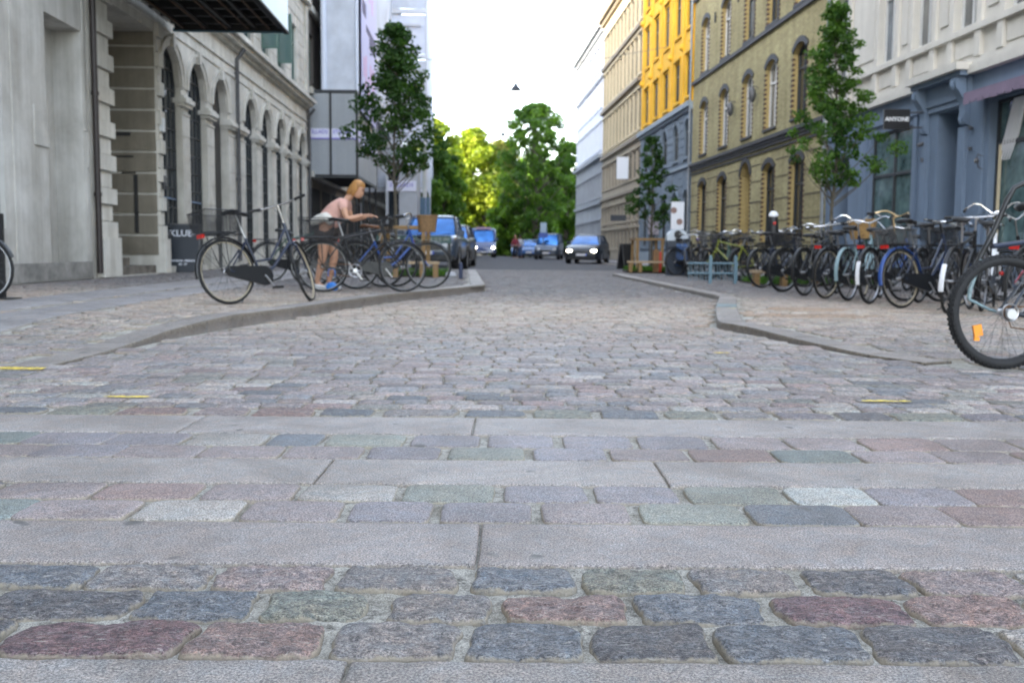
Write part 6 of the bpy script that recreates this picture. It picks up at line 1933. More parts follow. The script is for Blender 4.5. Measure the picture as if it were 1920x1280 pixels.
# parking machine
p = Vy(1267, 500, 26.0); t = thing('parking_machine', 'dark parking machine with a pale rounded top at the right kerb', 'parking machine', (p.x, 26.0, KRH))
mb = MB(); mb.box(-.25,.27,-.15,.15,0,.90); build(mb, 'machine_body', mat('dark_blue_cabinet', (0.02,0.03,0.05), .4), t, smooth=False)
mb = MB(); pts = [(-.26,.90),(.28,.90)] + [(.01+.27*math.cos(a), .98+.22*math.sin(a)) for a in [math.pi*i/12 for i in range(13)]]
mb.prism(pts, -.17, .17); build(mb, 'machine_top', mat('pale_blue_grey_plastic', (0.50,0.55,0.60), .35), t)
mb = MB(); mb.lathe([(.10,-.02),(.10,.0)], (.01,-.17,1.06), 14, 'y'); build(mb, 'screen', M_BLKP, t)
mb = MB(); mb.box(-.02,.26,-.165,-.15,.25,.82); build(mb, 'front_plate', mat('mid_blue_plate', (0.05,0.12,0.30), .4), t, smooth=False)
# poster board with two round pictures
p = Vy(1268, 500, 28.5); t = thing('poster_board', 'white upright poster board with two round brown pictures', 'sign', (p.x, 28.5, KRH))
mb = MB(); mb.box(-.18,.18,-.03,.03,1.25,2.02); b0 = build(mb, 'board', mat('white_board', (0.72,0.73,0.76), .5), t, smooth=False)
mb = MB(); mb.tube([(0,0.04,0),(0,0.04,1.9)], .03, 8); build(mb, 'pole', M_PIPE, t)
for (x, z) in ((-.11,1.78),(.06,1.46)):
    mb = MB(); mb.torus((x,-.034,z), .075, .012, 20, 6); mb.lathe([(.07,-.006),(.07,.0)], (x,-.03,z), 18, 'y'); build(mb, 'round_picture', mat('brown_ring_print', (0.30,0.19,0.16), .6, var=.5, scale=14), b0)
p = Vy(1228, 500, 31.8); t = thing('notice_board', 'pale pink notice board behind the small street tree', 'sign', (p.x, 32.3, KRH))
mb = MB(); mb.box(-.17,.17,-.02,.02,1.15,1.75); build(mb, 'board', mat('pale_pink_board', (0.50,0.45,0.52), .6), t, smooth=False)
mb = MB(); mb.tube([(-.12,.04,0),(-.12,.04,1.7)], .02, 6); mb.next(); mb.tube([(.12,.04,0),(.12,.04,1.7)], .02, 6); build(mb, 'pole', M_PIPE, t)
# blue cycle rack
Yk = 19.9; xa, xb = Vy(1332,500,Yk).x, Vy(1379,500,Yk).x; t = thing('bicycle_rack', 'pale blue steel bicycle rack with two posts on the right pavement', 'bicycle rack', ((xa+xb)/2, Yk, KRH))
c = (xa+xb)/2; m_ = mat('pale_blue_steel', (0.13,0.22,0.27), .45, var=.15)
for x in (xa, xb):
    mb = MB(); mb.box(x-c-.03, x-c+.03, -.03, .03, 0, .52); mb.lathe([(.03,.52),(.02,.55),(.005,.56)], (x-c,0,0), 8); build(mb, 'post', m_, t)
for z in (.20, .40):
    mb = MB(); mb.tube([(xa-c-.45,0,z),(xb-c+.05,0,z)], .018, 8); build(mb, 'rail', m_, t)
for i in range(9):
    x = xa-c-.42+.115*i; mb = MB(); mb.tube([(x,.03,.05),(x,.06,.38),(x+.05,.06,.38),(x+.05,.03,.05)], .008, 5); build(mb, 'wheel_holder', m_, t)
# KLUB board
def aboard(name, label, px, py, Y, h, w, text, yaw, colr):
    p = Vy(px, py, Y); t = thing(name, label, 'sign', (p.x, Y, KRH if p.x > 0 else KH), yaw)
    for s, nm in ((-1,'front_panel'),(1,'back_panel')):
        mb = MB(); th = R(9)
        mb.obox((0, s*.11, h/2), (1,0,0), (0,1,-s*math.tan(th)*-1*1.0) if False else Vector((0, math.cos(th), s*math.sin(th))), Vector((0,-s*math.sin(th),math.cos(th))), w/2, .012, h/2)
        o = build(mb, nm, colr, t, smooth=False)
        mb = MB()
        for sx in (-1, 1): mb.obox((sx*w/2, s*.11, h/2), (1,0,0), Vector((0, math.cos(th), s*math.sin(th))), Vector((0,-s*math.sin(th),math.cos(th))), .015, .018, h/2+.01)
        mb.obox((0, s*.11-s*math.sin(th)*h/2, h/2+math.cos(th)*h/2), (1,0,0), Vector((0, math.cos(th), s*math.sin(th))), Vector((0,-s*math.sin(th),math.cos(th))), w/2+.015, .018, .015)
        build(mb, 'panel_frame', M_PIPE, o, smooth=False)
        if s < 0 and text:
            for (tx, sz, z, xs) in text:
                dz = z-h/2; me = text_mesh(tx, sz, mat('chalk_white', (0.70,0.72,0.78), .8), .001, .004, xs)
                obj('lettering', me, o, (-.0, -.11+math.sin(th)*dz-.018, z), (R(90-9), 0, 0))
    return t
aboard('sandwich_board', 'black sandwich board reading KLUB beside the portal', 345, 480, 23.4, 1.12, .74, [('KLUB-', .21, .90, 1.05), ('MANDAG - FREDAG', .055, .27, 1.1), ('12 - 17', .06, .19, 1.1)], R(8), mat('blackboard_blue', (0.018,0.024,0.034), .5))
aboard('sandwich_board', 'dark blank folding board on the far right pavement', 1174, 480, 34.0, .85, .5, None, R(40), mat('blackboard_dark', (0.02,0.02,0.024), .5))
# bollard by the left edge and at the kerb
p = G(4, 560, KH); t = thing('black_post', 'black steel post with a flat foot at the left picture edge', 'post', (p.x, p.y, KH))
mb = MB(); mb.box(-.035,.035,-.035,.035,.012,.95); build(mb, 'post', M_BLKP, t, smooth=False)
mb = MB(); mb.lathe([(.16,0),(.16,.012)], (0.05,0,0), 20); build(mb, 'foot_plate', M_BLKP, t, smooth=False)
p = G(864, 523, KH); t = thing('kerb_bollard', 'short dark blue bollard at the tip of the left kerb', 'bollard', (p.x, p.y, KH))
mb = MB(); mb.lathe([(.04,0),(.04,.30),(.02,.33),(.004,.335)], (0,0,0), 12); build(mb, 'post', mat('navy_bollard', (0.02,0.03,0.07), .4), t)
mb = MB(); mb.lathe([(.07,0),(.07,.01)], (0,0,0), 12); build(mb, 'foot', M_BLKP, t)
p = G(845, 520, KH); mb = MB(); mb.lathe([(.09,0),(.12,.04),(.10,.10),(.03,.12)], (0,0,0), 9); tag(build(mb, 'kerb_stone', mat('pale_stone', (0.42,0.43,0.46), .8, var=.3), loc=(p.x, p.y, KH)), 'small pale loose stone block lying at the left planter corner', 'stone')
# pendant street lamps
def pendant(label, px, py, Y, s):
    p = Vy(px, py, Y); t = thing('street_lamp', label, 'street lamp', (p.x, Y, p.z), 0, 'lamps hung over the street')
    mb = MB(); mb.lathe([(.04*s,.20*s),(.07*s,.17*s),(.12*s,.06*s),(.27*s,-.10*s),(.285*s,-.14*s),(.27*s,-.14*s),(.1*s,.02*s)], (0,0,0), 20); build(mb, 'lamp_shade', mat('dark_lamp_metal', (0.03,0.035,0.045), .5), t)
    mb = MB(); mb.lathe([(.10*s,-.02*s),(.12*s,-.10*s),(.08*s,-.17*s),(.01,-.19*s)], (0,0,0), 14); build(mb, 'lamp_glass', mat('lamp_diffuser', (0.35,0.36,0.36), .4), t)
    top = .9
    mb = MB(); mb.tube([(0,0,.18*s),(0,0,top)], .012, 6)
    xl_, xr_ = FL(Y)-p.x, FR(Y)-p.x
    mb.tube([(xl_,0,top+1.1),(xl_*.5,0,top+.42),(0,0,top),(xr_*.5,0,top+.42),(xr_,0,top+1.1)], .014, 5); build(mb, 'suspension_cable', mat('thin_cable', (0.10,0.11,0.13), .5), t)
pendant('nearer dark cone lamp hanging over the street from a cable', 967, 164, 50.0, 1.0)
pendant('farther small dark cone lamp hanging over the street', 943, 252, 84.0, 1.0)
# traffic sign
p = Vy(1019, 470, 69.0); t = thing('traffic_sign', 'pale square sign over a blue sign on a pole behind the small grey van', 'sign', (p.x, 69.5, .1))
mb = MB(); mb.tube([(0,.05,0),(0,.05,2.45)], .035, 8); build(mb, 'pole', M_ZINC, t)
mb = MB(); mb.box(-.22,.22,-.01,.02,1.75,2.45); build(mb, 'pale_plate', mat('pale_blue_plate', (0.32,0.42,0.52), .4), t, smooth=False)
mb = MB(); mb.box(-.30,.30,-.015,.015,1.40,1.74); build(mb, 'blue_plate', mat('blue_plate', (0.03,0.08,0.35), .4), t, smooth=False)
# ================================================================== VEHICLES
M_CGLASS = mat('sky_tinted_car_glass', (0.045,0.15,0.38), 0.07, metal=.75, var=.55, scale=1.1)  # blue metallic tint puts the reflected sky into the glass colour
M_WHL = mat('alloy_wheel', (0.3,0.3,0.31), .35, metal=.8)
M_LIT = mat('lit_headlight', (1.0,0.93,0.72), .3, emit=3.0)
M_LAMP = mat('headlight_glass', (0.55,0.57,0.6), .12, spec=.9)
M_PLATE = mat('number_plate_white', (0.6,0.6,0.62), .5)
M_EU = mat('plate_blue', (0.03,0.08,0.45), .5)
def rring(x, w, z0, z1, k=.16, n=5):
    pts = []
    r = min(k, (z1-z0)/2.05, w*.9)
    for (cx_, cz, a0) in ((w-r, z1-r, 0), (-w+r, z1-r, 90), (-w+r, z0+r, 180), (w-r, z0+r, 270)):
        for i in range(n): a = R(a0+90*i/(n-1)); pts.append((x, cx_+r*math.cos(a), cz+r*math.sin(a)))
    return pts
def car(name, label, loc, yaw, body, st, gh, paint_, wheels, lights, lit=False, cat='car', roofm=None, grille=None, plate=None, mirrors=True, wr=.32, group=None, plate_z=.45, logo=False, glass_m=None):
    """x forward. st: body stations (x,w,z0,z1). gh: greenhouse (belt x0,x1,w,z),(roof x0,x1,w,z)"""
    t = thing(name, label, cat, loc, yaw, group)
    gm = glass_m or M_CGLASS
    mb = MB(); mb.loft([rring(*s) for s in st]); build(mb, 'body', paint_, t, ang=50)
    (a0, a1, aw_, az), (b0, b1, bw_, bz) = gh
    def rr(x0, x1, w, z, r=.16):
        pts = []
        for (cx_, cy_, a) in ((x1-r, w-r, 0), (x0+r, w-r, 90), (x0+r, -w+r, 180), (x1-r, -w+r, 270)):
            for i in range(4): q = R(a+90*i/3); pts.append((cx_+r*math.cos(q), cy_+r*math.sin(q), z))
        return pts
    mb = MB(); mb.loft([rr(a0,a1,aw_,az-.06), rr(a0,a1,aw_,az), rr(a0*.2+b0*.8, a1*.2+b1*.8, aw_*.2+bw_*.8, az*.2+bz*.8), rr(b0,b1,bw_,bz-.05)]); build(mb, 'window_glass', gm, t, ang=50)
    mb = MB(); mb.loft([rr(b0-.04,b1+.06,bw_+.015,bz-.06), rr(b0,b1,bw_,bz-.02), rr(b0+.25,b1-.25,bw_-.18,bz+.02)]); build(mb, 'roof', roofm or paint_, t, ang=50)
    def gp(u, s, v):  # point on greenhouse surface
        x = (a0+(a1-a0)*u)*(1-v)+(b0+(b1-b0)*u)*v; w = aw_*(1-v)+bw_*v
        return Vector((x, s*(w+.002), az*(1-v)+(bz-.03)*v))
    for s in (-1, 1):
        for u in (.02, .45, .98):
            mb = MB(); mb.tube([gp(u,s*(.97 if u != .45 else 1.0),-.02), gp(u,s*(.97 if u != .45 else 1.0),1)], .035 if u != .45 else .03, 6); build(mb, 'pillar', paint_, t)
    for x in wheels:
        for s in (-1, 1):
            ww = max(w for (xx, w, _, _) in st)
            mb = MB(); mb.lathe([(wr-.10,-.10),(wr-.03,-.11),(wr,-.08),(wr,.08),(wr-.03,.11),(wr-.10,.10)], (0,0,0), 22, 'y')
            wo = build(mb, 'wheel', M_TYRE, t, loc=(x, s*(ww-.115), wr))
            mb = MB(); mb.lathe([(wr-.10,-.102),(.05,-.115),(.05,.115),(wr-.10,.102)], (0,0,0), 16, 'y')
            build(mb, 'rim', M_WHL, wo)
            mb = MB(); mb.torus((x, s*(ww-.01), wr), wr+.03, .03, 16, 6, 0, math.pi); build(mb, 'wheel_arch', M_BLKP, t)
    xf = max(s[0] for s in st)
    for (y_, z, w, h, x) in lights:
        for s in (-1, 1):
            mb = MB(); rg_ = []
            for (dx, k) in ((-.25,1),(-.03,1),(.0,.85),(.012,.5)): rg_.append([(x+dx-abs(w*math.cos(a))*.0-.10*max(0, s*math.cos(a)*s)*0, s*y_+w*k*math.cos(a), z+h*k*math.sin(a)) for a in [2*math.pi*i/14 for i in range(14)]])
            mb.loft(rg_); build(mb, 'headlight', M_LIT if lit else M_LAMP, t)
    if grille:
        for (w, z0, z1, x) in grille:
            mb = MB(); mb.box(x-.2, x, -w, w, z0, z1); g_ = build(mb, 'grille', M_BLKP, t, smooth=False)
            for k in range(1, 4):
                mb = MB(); zz = z0+(z1-z0)*k/4; mb.box(x, x+.01, -w+.02, w-.02, zz-.008, zz+.008); build(mb, 'grille_slat', M_STEEL, g_, smooth=False)
    if plate:
        mb = MB(); mb.box(plate, plate+.015, -.26, .26, plate_z-.055, plate_z+.055); po = build(mb, 'number_plate', M_PLATE, t, smooth=False)
        mb = MB(); mb.box(plate+.015, plate+.018, .21, .26, plate_z-.054, plate_z+.054); build(mb, 'plate_band', M_EU, po, smooth=False)
    if lights:
        lx = st[-1][0]; mb = MB(); mb.box(lx-.12, lx+.05, -st[-1][1]*1.12, st[-1][1]*1.12, st[-1][2]-.06, st[-1][2]+.07); build(mb, 'bumper', M_BLKP, t, smooth=False)
        mb = MB(); e_ = gh[0][1]; mb.tube([(e_+.03,-.5,gh[0][3]+.03),(e_-.12,.05,gh[0][3]+.10)], .008, 4); mb.next(); mb.tube([(e_+.03,.1,gh[0][3]+.03),(e_-.12,.62,gh[0][3]+.10)], .008, 4); build(mb, 'wiper', M_BLKP, t)
    if logo:
        mb = MB(); mb.torus((logo[0], 0, logo[1]), .06, .012, 16, 6, axis='x'); build(mb, 'emblem', M_CHROME, t)
    if mirrors:
        for s in (-1, 1):
            mb = MB(); p = gp(.93, s, .12); mb.obox(p+Vector((.0, s*.11, .05)), (1,0,0), (0,1,0), (0,0,1), .05, .10, .065); mb.tube([p, p+Vector((0,s*.08,.02))], .02, 6); build(mb, 'mirror', paint_, t)
    return t
def car_yaw(face_deg):     # 0 = nose toward camera (-Y); positive turns the nose to viewer's left
    return R(-90 - face_deg)
def place(px, Y, z=0.0): return (Vy(px, 480, Y).x, Y, z)
P_CBLK = mat('black_car_paint', (0.010,0.014,0.02), .35, coat=.25); P_CBLUE = mat('blue_car_paint', (0.05,0.14,0.36), .2, coat=.8)
P_CGREY = mat('grey_car_paint', (0.16,0.18,0.20), .25, coat=.7, metal=.3); P_VAN = mat('navy_van_paint', (0.03,0.06,0.18), .25, coat=.7); P_CSIL = mat('blue_silver_car_paint', (0.045,0.065,0.10), .3, coat=.5, metal=.2)
HATCH = [(0,.66,.42,.85),(.08,.80,.28,.98),(.5,.88,.22,1.0),(1.4,.895,.2,1.0),(3.0,.895,.2,.97),(3.6,.88,.2,.90),(3.98,.84,.2,.80),(4.15,.76,.24,.70),(4.2,.62,.30,.60)]
# nose at y = Y
def nose(px, Y, face, L, z=0.0):
    a = car_yaw(face); d = Vector((math.cos(a), math.sin(a)))
    p = Vy(px, 480, Y); return (p.x - d.x*L, Y - d.y*L, z), a
loc, a = nose(1090, 49.0, 13, 4.2)
car('parked_car', 'black hatchback with lit headlights standing on the right of the road', loc, a, None, HATCH, ((.12,3.15,.80,.95),(.55,2.15,.60,1.46)), P_CBLK, (.78,3.38), [(.60,.64,.14,.07,4.225)], lit=True, grille=[(.42,.58,.66,4.19),(.6,.24,.36,4.17)], plate=4.19, logo=(4.21,.70))
PICK = [(0,.80,.5,1.0),(.1,.9,.4,1.05),(1.5,.93,.35,1.08),(3.4,.94,.33,1.10),(4.3,.93,.33,1.10),(4.75,.90,.34,1.04),(4.92,.86,.36,.95),(4.98,.78,.42,.80)]
loc, a = nose(797, 29.4, 2, 4.98)
car('parked_pickup', 'big grey-blue parked pickup with a bright blue windscreen behind the left planter', loc, a, None, PICK, ((1.2,3.75,.84,1.06),(1.7,2.9,.68,1.72)), P_CSIL, (.95,4.05), [(.64,.80,.15,.08,5.0)], grille=[(.46,.66,.79,4.995),(.70,.44,.50,4.995)], plate=5.0, plate_z=.575, wr=.38, cat='pickup')
loc, a = nose(834, 37.5, 2, 4.6)
car('parked_car', 'dark parked car behind the grey-blue pickup on the left', loc, a, None, [(x*1.1,w,z0,z1*1.15) for x,w,z0,z1 in HATCH], ((.3,3.4,.80,1.08),(.7,2.6,.66,1.62)), P_CBLK, (.85,3.7), [(.60,.72,.15,.08,4.645)], grille=[(.42,.50,.64,4.63)], plate=4.64)
VAN = [(0,.95,.4,2.2),(.1,.99,.3,2.35),(2,1.0,.28,2.42),(4.2,1.0,.28,2.38),(4.7,.98,.28,1.9),(5.0,.97,.28,1.35),(5.4,.95,.28,1.15),(5.75,.90,.28,1.0),(5.9,.80,.34,.85)]
loc, a = nose(908, 80.0, -4, 5.9)
vt = car('delivery_van', 'dark blue delivery van with lit headlights driving toward the camera', loc, a, None, VAN, ((3.9,5.15,.93,1.30),(3.6,4.45,.84,2.28)), P_VAN, (1.0,4.9), [(.70,.80,.13,.10,5.92)], lit=True, grille=[(.5,.62,.88,5.86)], plate=5.89, wr=.34, cat='van', roofm=P_VAN)
mb = MB(); mb.box(4.30,4.42,-.6,.6,2.28,2.46); build(mb, 'roof_lettering_board', mat('pale_pink_signboard', (0.45,0.30,0.42), .5), vt, smooth=False)
SV = [(0,.7,.4,1.0),(.1,.84,.3,1.15),(1.5,.88,.25,1.15),(3.0,.88,.24,1.08),(3.7,.86,.24,.98),(4.1,.80,.26,.85),(4.2,.68,.32,.70)]
loc, a = nose(1024, 69.0, 8, 4.2)
car('parked_van', 'small pale grey van parked behind the black hatchback', loc, a, None, SV, ((.1,3.3,.82,1.1),(.2,2.7,.70,1.80)), P_CSIL, (.8,3.4), [(.56,.70,.14,.09,4.225)], grille=[(.40,.5,.64,4.21)], plate=4.215, cat='van')
loc, a = nose(992, 78.0, 6, 4.2)
car('parked_car', 'light blue car parked beyond the small grey van', loc, a, None, HATCH, ((.12,3.15,.80,.95),(.55,2.15,.60,1.46)), P_CBLUE, (.78,3.38), [(.58,.62,.13,.07,4.225)], grille=[(.42,.56,.64,4.19)], plate=4.19)
loc, a = nose(976, 88.0, 5, 4.2)
car('parked_car', 'farthest blue car in the parked line on the right', loc, a, None, HATCH, ((.12,3.15,.80,.95),(.55,2.15,.60,1.46)), P_CBLUE, (.78,3.38), [(.58,.62,.13,.07,4.225)], grille=[(.42,.56,.64,4.19)], plate=4.19)

# ================================================================== PEOPLE
M_SKIN = mat('skin', (0.50,0.27,0.17), .5, var=.08, scale=6)
def skinned(name, pts, edges, root, m_, sub=2, parent=None):
    me = bpy.data.meshes.new(name+'_cage'); names = list(pts)
    me.from_pydata([pts[k][0] for k in names], [(names.index(a), names.index(b)) for a, b in edges], [])
    o = bpy.data.objects.new(name+'_cage', me); C.objects.link(o)
    md = o.modifiers.new('skin', 'SKIN'); md.use_smooth_shade = True; md.branch_smoothing = .4
    for i, k in enumerate(names):
        r = pts[k][1]; r = r if isinstance(r, tuple) else (r, r)
        me.skin_vertices[0].data[i].radius = r
        me.skin_vertices[0].data[i].use_root = (k == root)
    if sub: o.modifiers.new('sub', 'SUBSURF').levels = sub
    dg = bpy.context.evaluated_depsgraph_get(); dg.update()
    out = bpy.data.meshes.new_from_object(o.evaluated_get(dg)); out.name = name
    bpy.data.objects.remove(o)
    out.materials.clear(); out.materials.append(m_)
    out.polygons.foreach_set('use_smooth', [True]*len(out.polygons))
    return obj(name, out, parent)
def chain(*ks): return list(zip(ks, ks[1:]))
def head_mesh(mb, c, f, upv, s=1.0):
    """skull with face; c centre, f facing dir, upv up"""
    f = Vector(f).normalized(); upv = (Vector(upv)-f*Vector(upv).dot(f)).normalized(); r_ = f.cross(upv)
    c = Vector(c); rings = []
    prof = [(-.115,.030,.020,.035),(-.108,.045,.045,.030),(-.085,.060,.062,.020),(-.055,.066,.078,.010),(-.02,.070,.088,.0),(.02,.074,.094,-.004),(.06,.072,.090,-.008),(.09,.058,.072,-.012),(.11,.032,.040,-.014),(.117,.008,.01,-.014)]
    n = 16
    for (h, w, d, off) in prof:
        rg_ = []
        for i in range(n):
            a = 2*math.pi*i/n; x = d*math.cos(a)+off; y_ = w*math.sin(a)
            if abs(math.cos(a)) > .9 and math.cos(a) > 0:
                if -.06 < h < -.01: x += .016
                if abs(h+.085) < .01: x += .004
            if .6 < math.cos(a) < .97 and abs(h-.02) < .02: x -= .008
            rg_.append(c + (f*x + r_*y_ + upv*h)*s)
        rings.append(rg_)
    mb.loft(rings)
    return f, r_, upv
def hand(parent, wrist, direction, palm_n, side, s=1.0, curl=.6, name='hand'):
    d = Vector(direction).normalized(); pn = Vector(palm_n); pn = (pn-d*pn.dot(d)).normalized(); r_ = d.cross(pn)*side
    w = Vector(wrist)
    mb = MB()
    rings = []
    for (x, hw, th) in ((-.02,.024,.017),(.0,.027,.015),(.04,.038,.014),(.075,.040,.012),(.088,.036,.010)):
        rings.append([w+d*x*s+r_*hw*s*math.cos(a)+pn*th*s*math.sin(a) for a in [2*math.pi*i/10 for i in range(10)]])
    mb.loft(rings)
    for k, (off, L) in enumerate(((.028,.068),(.010,.078),(-.009,.073),(-.027,.058))):
        p = w+d*.082*s+r_*off*s; q = [p]; dd = d.copy()
        for j in range(3):
            an = curl*(.5+.35*j); dd = (dd*math.cos(an*.6)+pn*math.sin(an*.6)).normalized(); q.append(q[-1]+dd*L*s*(.42,.32,.26)[j])
        mb.tube([q[0]-d*.02]+q, [.009*s,.009*s,.0085*s,.008*s,.006*s], 6)
    p = w+d*.03*s+r_*.03*s
    mb.tube([p, p+(d*.5+r_*.8+pn*.3).normalized()*.035*s, p+(d*.75+r_*.9+pn*.6).normalized()*.062*s], [.012*s,.010*s,.007*s], 6)
    return mb
def woman():
    Y = 14.35; base = Vy(612, 500, Y)
    t = thing('person', 'woman with short blonde hair in a pink top bending over a bicycle', 'person', (base.x, Y, KH))
    P = {
     'pel': ((0,0,.90), .15), 'belly': ((.07,0,1.02), .145), 'chest': ((.22,0,1.18), .15), 'neckb': ((.31,0,1.30), .07), 'neck': ((.36,0,1.345), .052), 'skull': ((.40,0,1.38), .05),
     'shL': ((.26,.17,1.24), .065), 'elL': ((.33,.23,1.00), .045), 'wrL': ((.57,.14,1.05), .028),
     'shR': ((.26,-.17,1.24), .065), 'elR': ((.34,-.24,1.00), .045), 'wrR': ((.56,-.16,1.06), .028),
     'hpL': ((.0,.09,.86), .11), 'knL': ((.10,.12,.48), .066), 'anL': ((.0,.13,.09), .040), 'toL': ((.12,.14,.035), .034),
     'hpR': ((-.01,-.09,.86), .11), 'knR': ((-.03,-.10,.47), .066), 'anR': ((-.12,-.11,.09), .040), 'toR': ((.00,-.12,.035), .034)}
    E = chain('pel','belly','chest','neckb','neck','skull') + chain('chest','shL','elL','wrL') + chain('chest','shR','elR','wrR') + chain('pel','hpL','knL','anL','toL') + chain('pel','hpR','knR','anR','toR')
    body = skinned('body', P, E, 'pel', M_SKIN, 2, t)
    # head, hands joined to the body mesh
    mb = MB(); f, r_, u_ = head_mesh(mb, (.46,0,1.43), (.86,-.12,-.45), (0,0,1), 1.02)
    hd_ = mb.mesh('head', M_SKIN, ang=80)
    parts = [hd_]
    for (w_, s) in (((.57,.14,1.05), 1), ((.56,-.16,1.06), -1)):
        parts.append(hand(t, w_, (.9,-.0,.1), (0.1,0,-1), s).mesh('hand', M_SKIN, ang=80))
    bm = bmesh.new(); bm.from_mesh(body.data)
    for q in parts: bm.from_mesh(q)
    bm.to_mesh(body.data); bm.free(); body.data.polygons.foreach_set('use_smooth', [True]*len(body.data.polygons))
    # face details
    c = Vector((.46,0,1.43)); mb = MB()
    for s in (-1, 1): mb.lathe([(.004,-.01),(.011,0),(.004,.01)], c+f*.082+r_*.03*s+u_*.018, 8)
    build(mb, 'eyes', M_DARK, body)
    mb = MB(); mb.tube([c+f*.083-r_*.02-u_*.058, c+f*.090-u_*.060, c+f*.083+r_*.02-u_*.058], .005, 5); build(mb, 'mouth', mat('lips', (0.35,0.10,0.08), .5), body)
    mb = MB()
    for s in (-1, 1): mb.tube([c+f*.084+r_*.015*s+u_*.040, c+f*.080+r_*.035*s+u_*.042, c+f*.068+r_*.05*s+u_*.036], .004, 4)
    build(mb, 'eyebrows', mat('brow_hair', (0.16,0.09,0.04), .7), body)
    # hair: short blonde bob
    mb = MB(); rings = []
    for (h, w, d, off) in ((-.07,.080,.05,-.055),(-.03,.086,.075,-.04),(.02,.090,.098,-.025),(.07,.085,.100,-.015),(.105,.065,.082,-.015),(.13,.030,.04,-.018),(.136,.006,.008,-.018)):
        rings.append([c + f*(d*math.cos(a)*(1 if math.cos(a) < 0 else (.55 if h < .04 else 1))+off) + r_*w*math.sin(a)*(1+.04*math.sin(9*a)) + u_*h for a in [2*math.pi*i/20 for i in range(20)]])
    mb.loft(rings)
    for i in range(26):
        a = R(60+i*240/26); p0 = c+f*(.06*math.cos(a)-.02)+r_*.075*math.sin(a)+u_*.08
        p1 = c+f*(.085*math.cos(a)-.03)+r_*.092*math.sin(a)+u_*(.0); p2 = p1+u_*(-.10)-f*.012+Vector((0,0,-.01*(i % 3)))
        mb.tube([p0, p1, p2], [.014,.016,.006], 5)
    build(mb, 'hair', mat('blonde_hair', (0.40,0.19,0.05), .5, var=.45, scale=25, stretch=(1,1,.2)), t, ang=80)
    # pink top
    S = {'w': ((.0,0,.90), .195), 'b': ((.08,0,1.04), .19), 'c': ((.22,0,1.18), .195), 'n': ((.29,0,1.27), .10),
         'sL': ((.265,.17,1.235), .088), 'eL': ((.29,.215,1.10), .074), 'sR': ((.265,-.17,1.235), .088), 'eR': ((.295,-.22,1.10), .074)}
    skinned('blouse', S, chain('w','b','c','n') + chain('c','sL','eL') + chain('c','sR','eR'), 'c', mat('pink_blouse', (0.62,0.36,0.30), .85, var=.15, scale=8, bump=.01, bscale=14), 2, t)
    Sh = {'w': ((.0,0,1.0), .20), 'p': ((-.01,0,.89), .215), 'L': ((.0,.10,.83), .165), 'L2': ((.06,.12,.60), .135), 'R': ((-.01,-.10,.83), .165), 'R2': ((-.025,-.11,.60), .135)}
    skinned('shorts', Sh, chain('w','p','L','L2') + chain('p','R','R2'), 'p', mat('dark_brown_shorts', (0.05,0.04,0.036), .85, var=.2), 2, t)
    Wt = {'a': ((-.20,-.04,.93), .04), 'b': ((-.10,-.15,1.00), .07), 'c': ((.04,-.19,1.04), .085), 'd': ((.13,-.17,.93), .05)}
    skinned('white_wrap', Wt, chain('a','b','c','d'), 'b', mat('white_cloth', (0.62,0.60,0.54), .9, var=.15, bump=.01, bscale=20), 2, t)
    for (x, y_) in ((.04,.135),(-.08,-.115)):
        mb = MB(); rings = []
        for (dx, w, h) in ((-.09,.025,.05),(-.07,.04,.085),(0,.043,.095),(.06,.046,.07),(.13,.046,.05),(.165,.03,.03)): rings.append([(x+dx, y_+w*math.cos(a), max(0, h/2+h/2*math.sin(a)*1.1)) for a in [2*math.pi*i/12 for i in range(12)]])
        mb.loft(rings); build(mb, 'shoe', mat('white_sneaker', (0.62,0.62,0.62), .7, var=.1), t)
woman()
p = Vy(622, 520, 14.0); mb = MB(); rings = []
for (z, a_, b_) in ((0,.06,.05),(.02,.08,.06),(.06,.085,.065),(.10,.06,.05),(.12,.03,.03)): rings.append([(a_*math.cos(q)*(1+.08*math.sin(5*q+z*30)), b_*math.sin(q), z) for q in [2*math.pi*i/16 for i in range(16)]])
mb.loft(rings); bag = thing('shopping_bag', 'crumpled bright blue bag on the ground at the feet of the woman', 'bag', (p.x, 14.0, KH))
build(mb, 'bag_body', mat('bright_blue_plastic', (0.03,0.22,0.70), .4, bump=.01, bscale=12), bag)
mb = MB(); mb.tube([(-.05,0,.2),(-.04,0,.30),(.04,0,.30),(.05,0,.2)], .008, 5); build(mb, 'bag_handle', mat('bright_blue_plastic', (0.03,0.22,0.70)), bag)
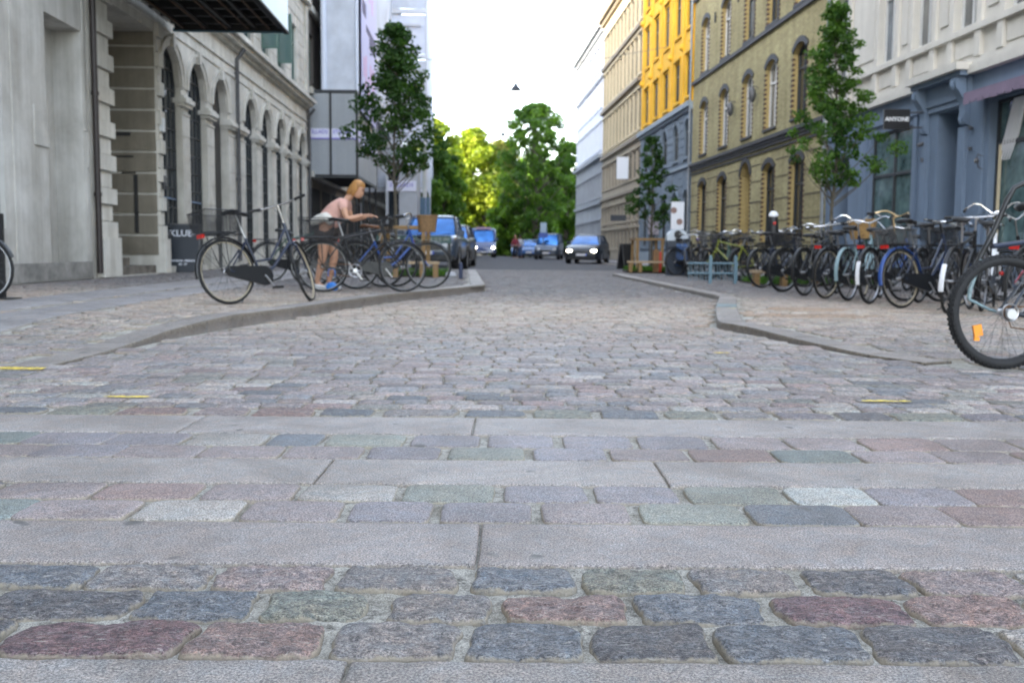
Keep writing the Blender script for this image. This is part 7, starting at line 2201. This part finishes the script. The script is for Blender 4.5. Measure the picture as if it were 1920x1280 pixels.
def pedestrian(label, px, Y, top, legs, z=0.0, face=0):
    x = Vy(px, 480, Y).x; t = thing('person', label, 'person', (x, Y, z), face, 'people walking at the street end')
    P = {'pel': ((0,0,.93), .13), 'chest': ((.01,0,1.28), .15), 'nb': ((.0,0,1.45), .06), 'hd': ((.02,0,1.56), .06),
         'sL': ((0,.17,1.40), .06), 'eL': ((-.05,.24,1.12), .045), 'wL': ((.03,.25,.88), .03), 'fL': ((.05,.25,.78), .03), 'sR': ((0,-.17,1.40), .06), 'eR': ((-.03,-.24,1.12), .045), 'wR': ((.08,-.24,.90), .03), 'fR': ((.10,-.24,.80), .03),
         'hL': ((0,.09,.88), .10), 'kL': ((.12,.10,.50), .065), 'aL': ((.10,.10,.09), .04), 'tL': ((.22,.11,.04), .035), 'hR': ((0,-.09,.88), .10), 'kR': ((-.05,-.10,.50), .065), 'aR': ((-.20,-.10,.12), .04), 'tR': ((-.10,-.11,.04), .035)}
    E = chain('pel','chest','nb','hd') + chain('chest','sL','eL','wL','fL') + chain('chest','sR','eR','wR','fR') + chain('pel','hL','kL','aL','tL') + chain('pel','hR','kR','aR','tR')
    b = skinned('body', P, E, 'pel', M_SKIN, 1, t)
    mb = MB(); head_mesh(mb, (.03,0,1.64), (1,0,0), (0,0,1)); h = mb.mesh('head', M_SKIN); bm = bmesh.new(); bm.from_mesh(b.data); bm.from_mesh(h); bm.to_mesh(b.data); bm.free()
    mb = MB(); mb.lathe([(.075,-.04),(.09,.02),(.085,.09),(.05,.13),(.01,.14)], (-.0,0,1.64), 14); build(mb, 'hair', mat('dark_hair', (0.03,0.02,0.015), .6), t)
    skinned('jacket', {'w': ((0,0,.95), .155), 'c': ((.01,0,1.28), .175), 'n': ((0,0,1.42), .10), 'sL': ((0,.17,1.40), .085), 'eL': ((-.05,.24,1.12), .068), 'wL': ((.02,.25,.93), .05), 'sR': ((0,-.17,1.40), .085), 'eR': ((-.03,-.24,1.12), .068), 'wR': ((.06,-.24,.95), .05)},
            chain('w','c','n') + chain('c','sL','eL','wL') + chain('c','sR','eR','wR'), 'c', top, 1, t)
    skinned('trousers', {'p': ((0,0,.92), .15), 'hL': ((0,.09,.86), .115), 'kL': ((.12,.10,.50), .08), 'aL': ((.10,.10,.12), .06), 'hR': ((0,-.09,.86), .115), 'kR': ((-.05,-.10,.50), .08), 'aR': ((-.19,-.10,.15), .06)},
            chain('p','hL','kL','aL') + chain('p','hR','kR','aR'), 'p', legs, 1, t)
pedestrian('person in a dark red jacket walking at the road end', 966, 74, mat('dark_red_jacket', (0.25,0.03,0.05), .8), mat('black_trousers', (0.015,0.015,0.02), .8), 0, R(-90))
pedestrian('person in a pale jacket beside the blue parked cars', 975, 76, mat('pale_jacket', (0.45,0.47,0.5), .8), mat('blue_jeans', (0.05,0.08,0.16), .8), 0, R(90))
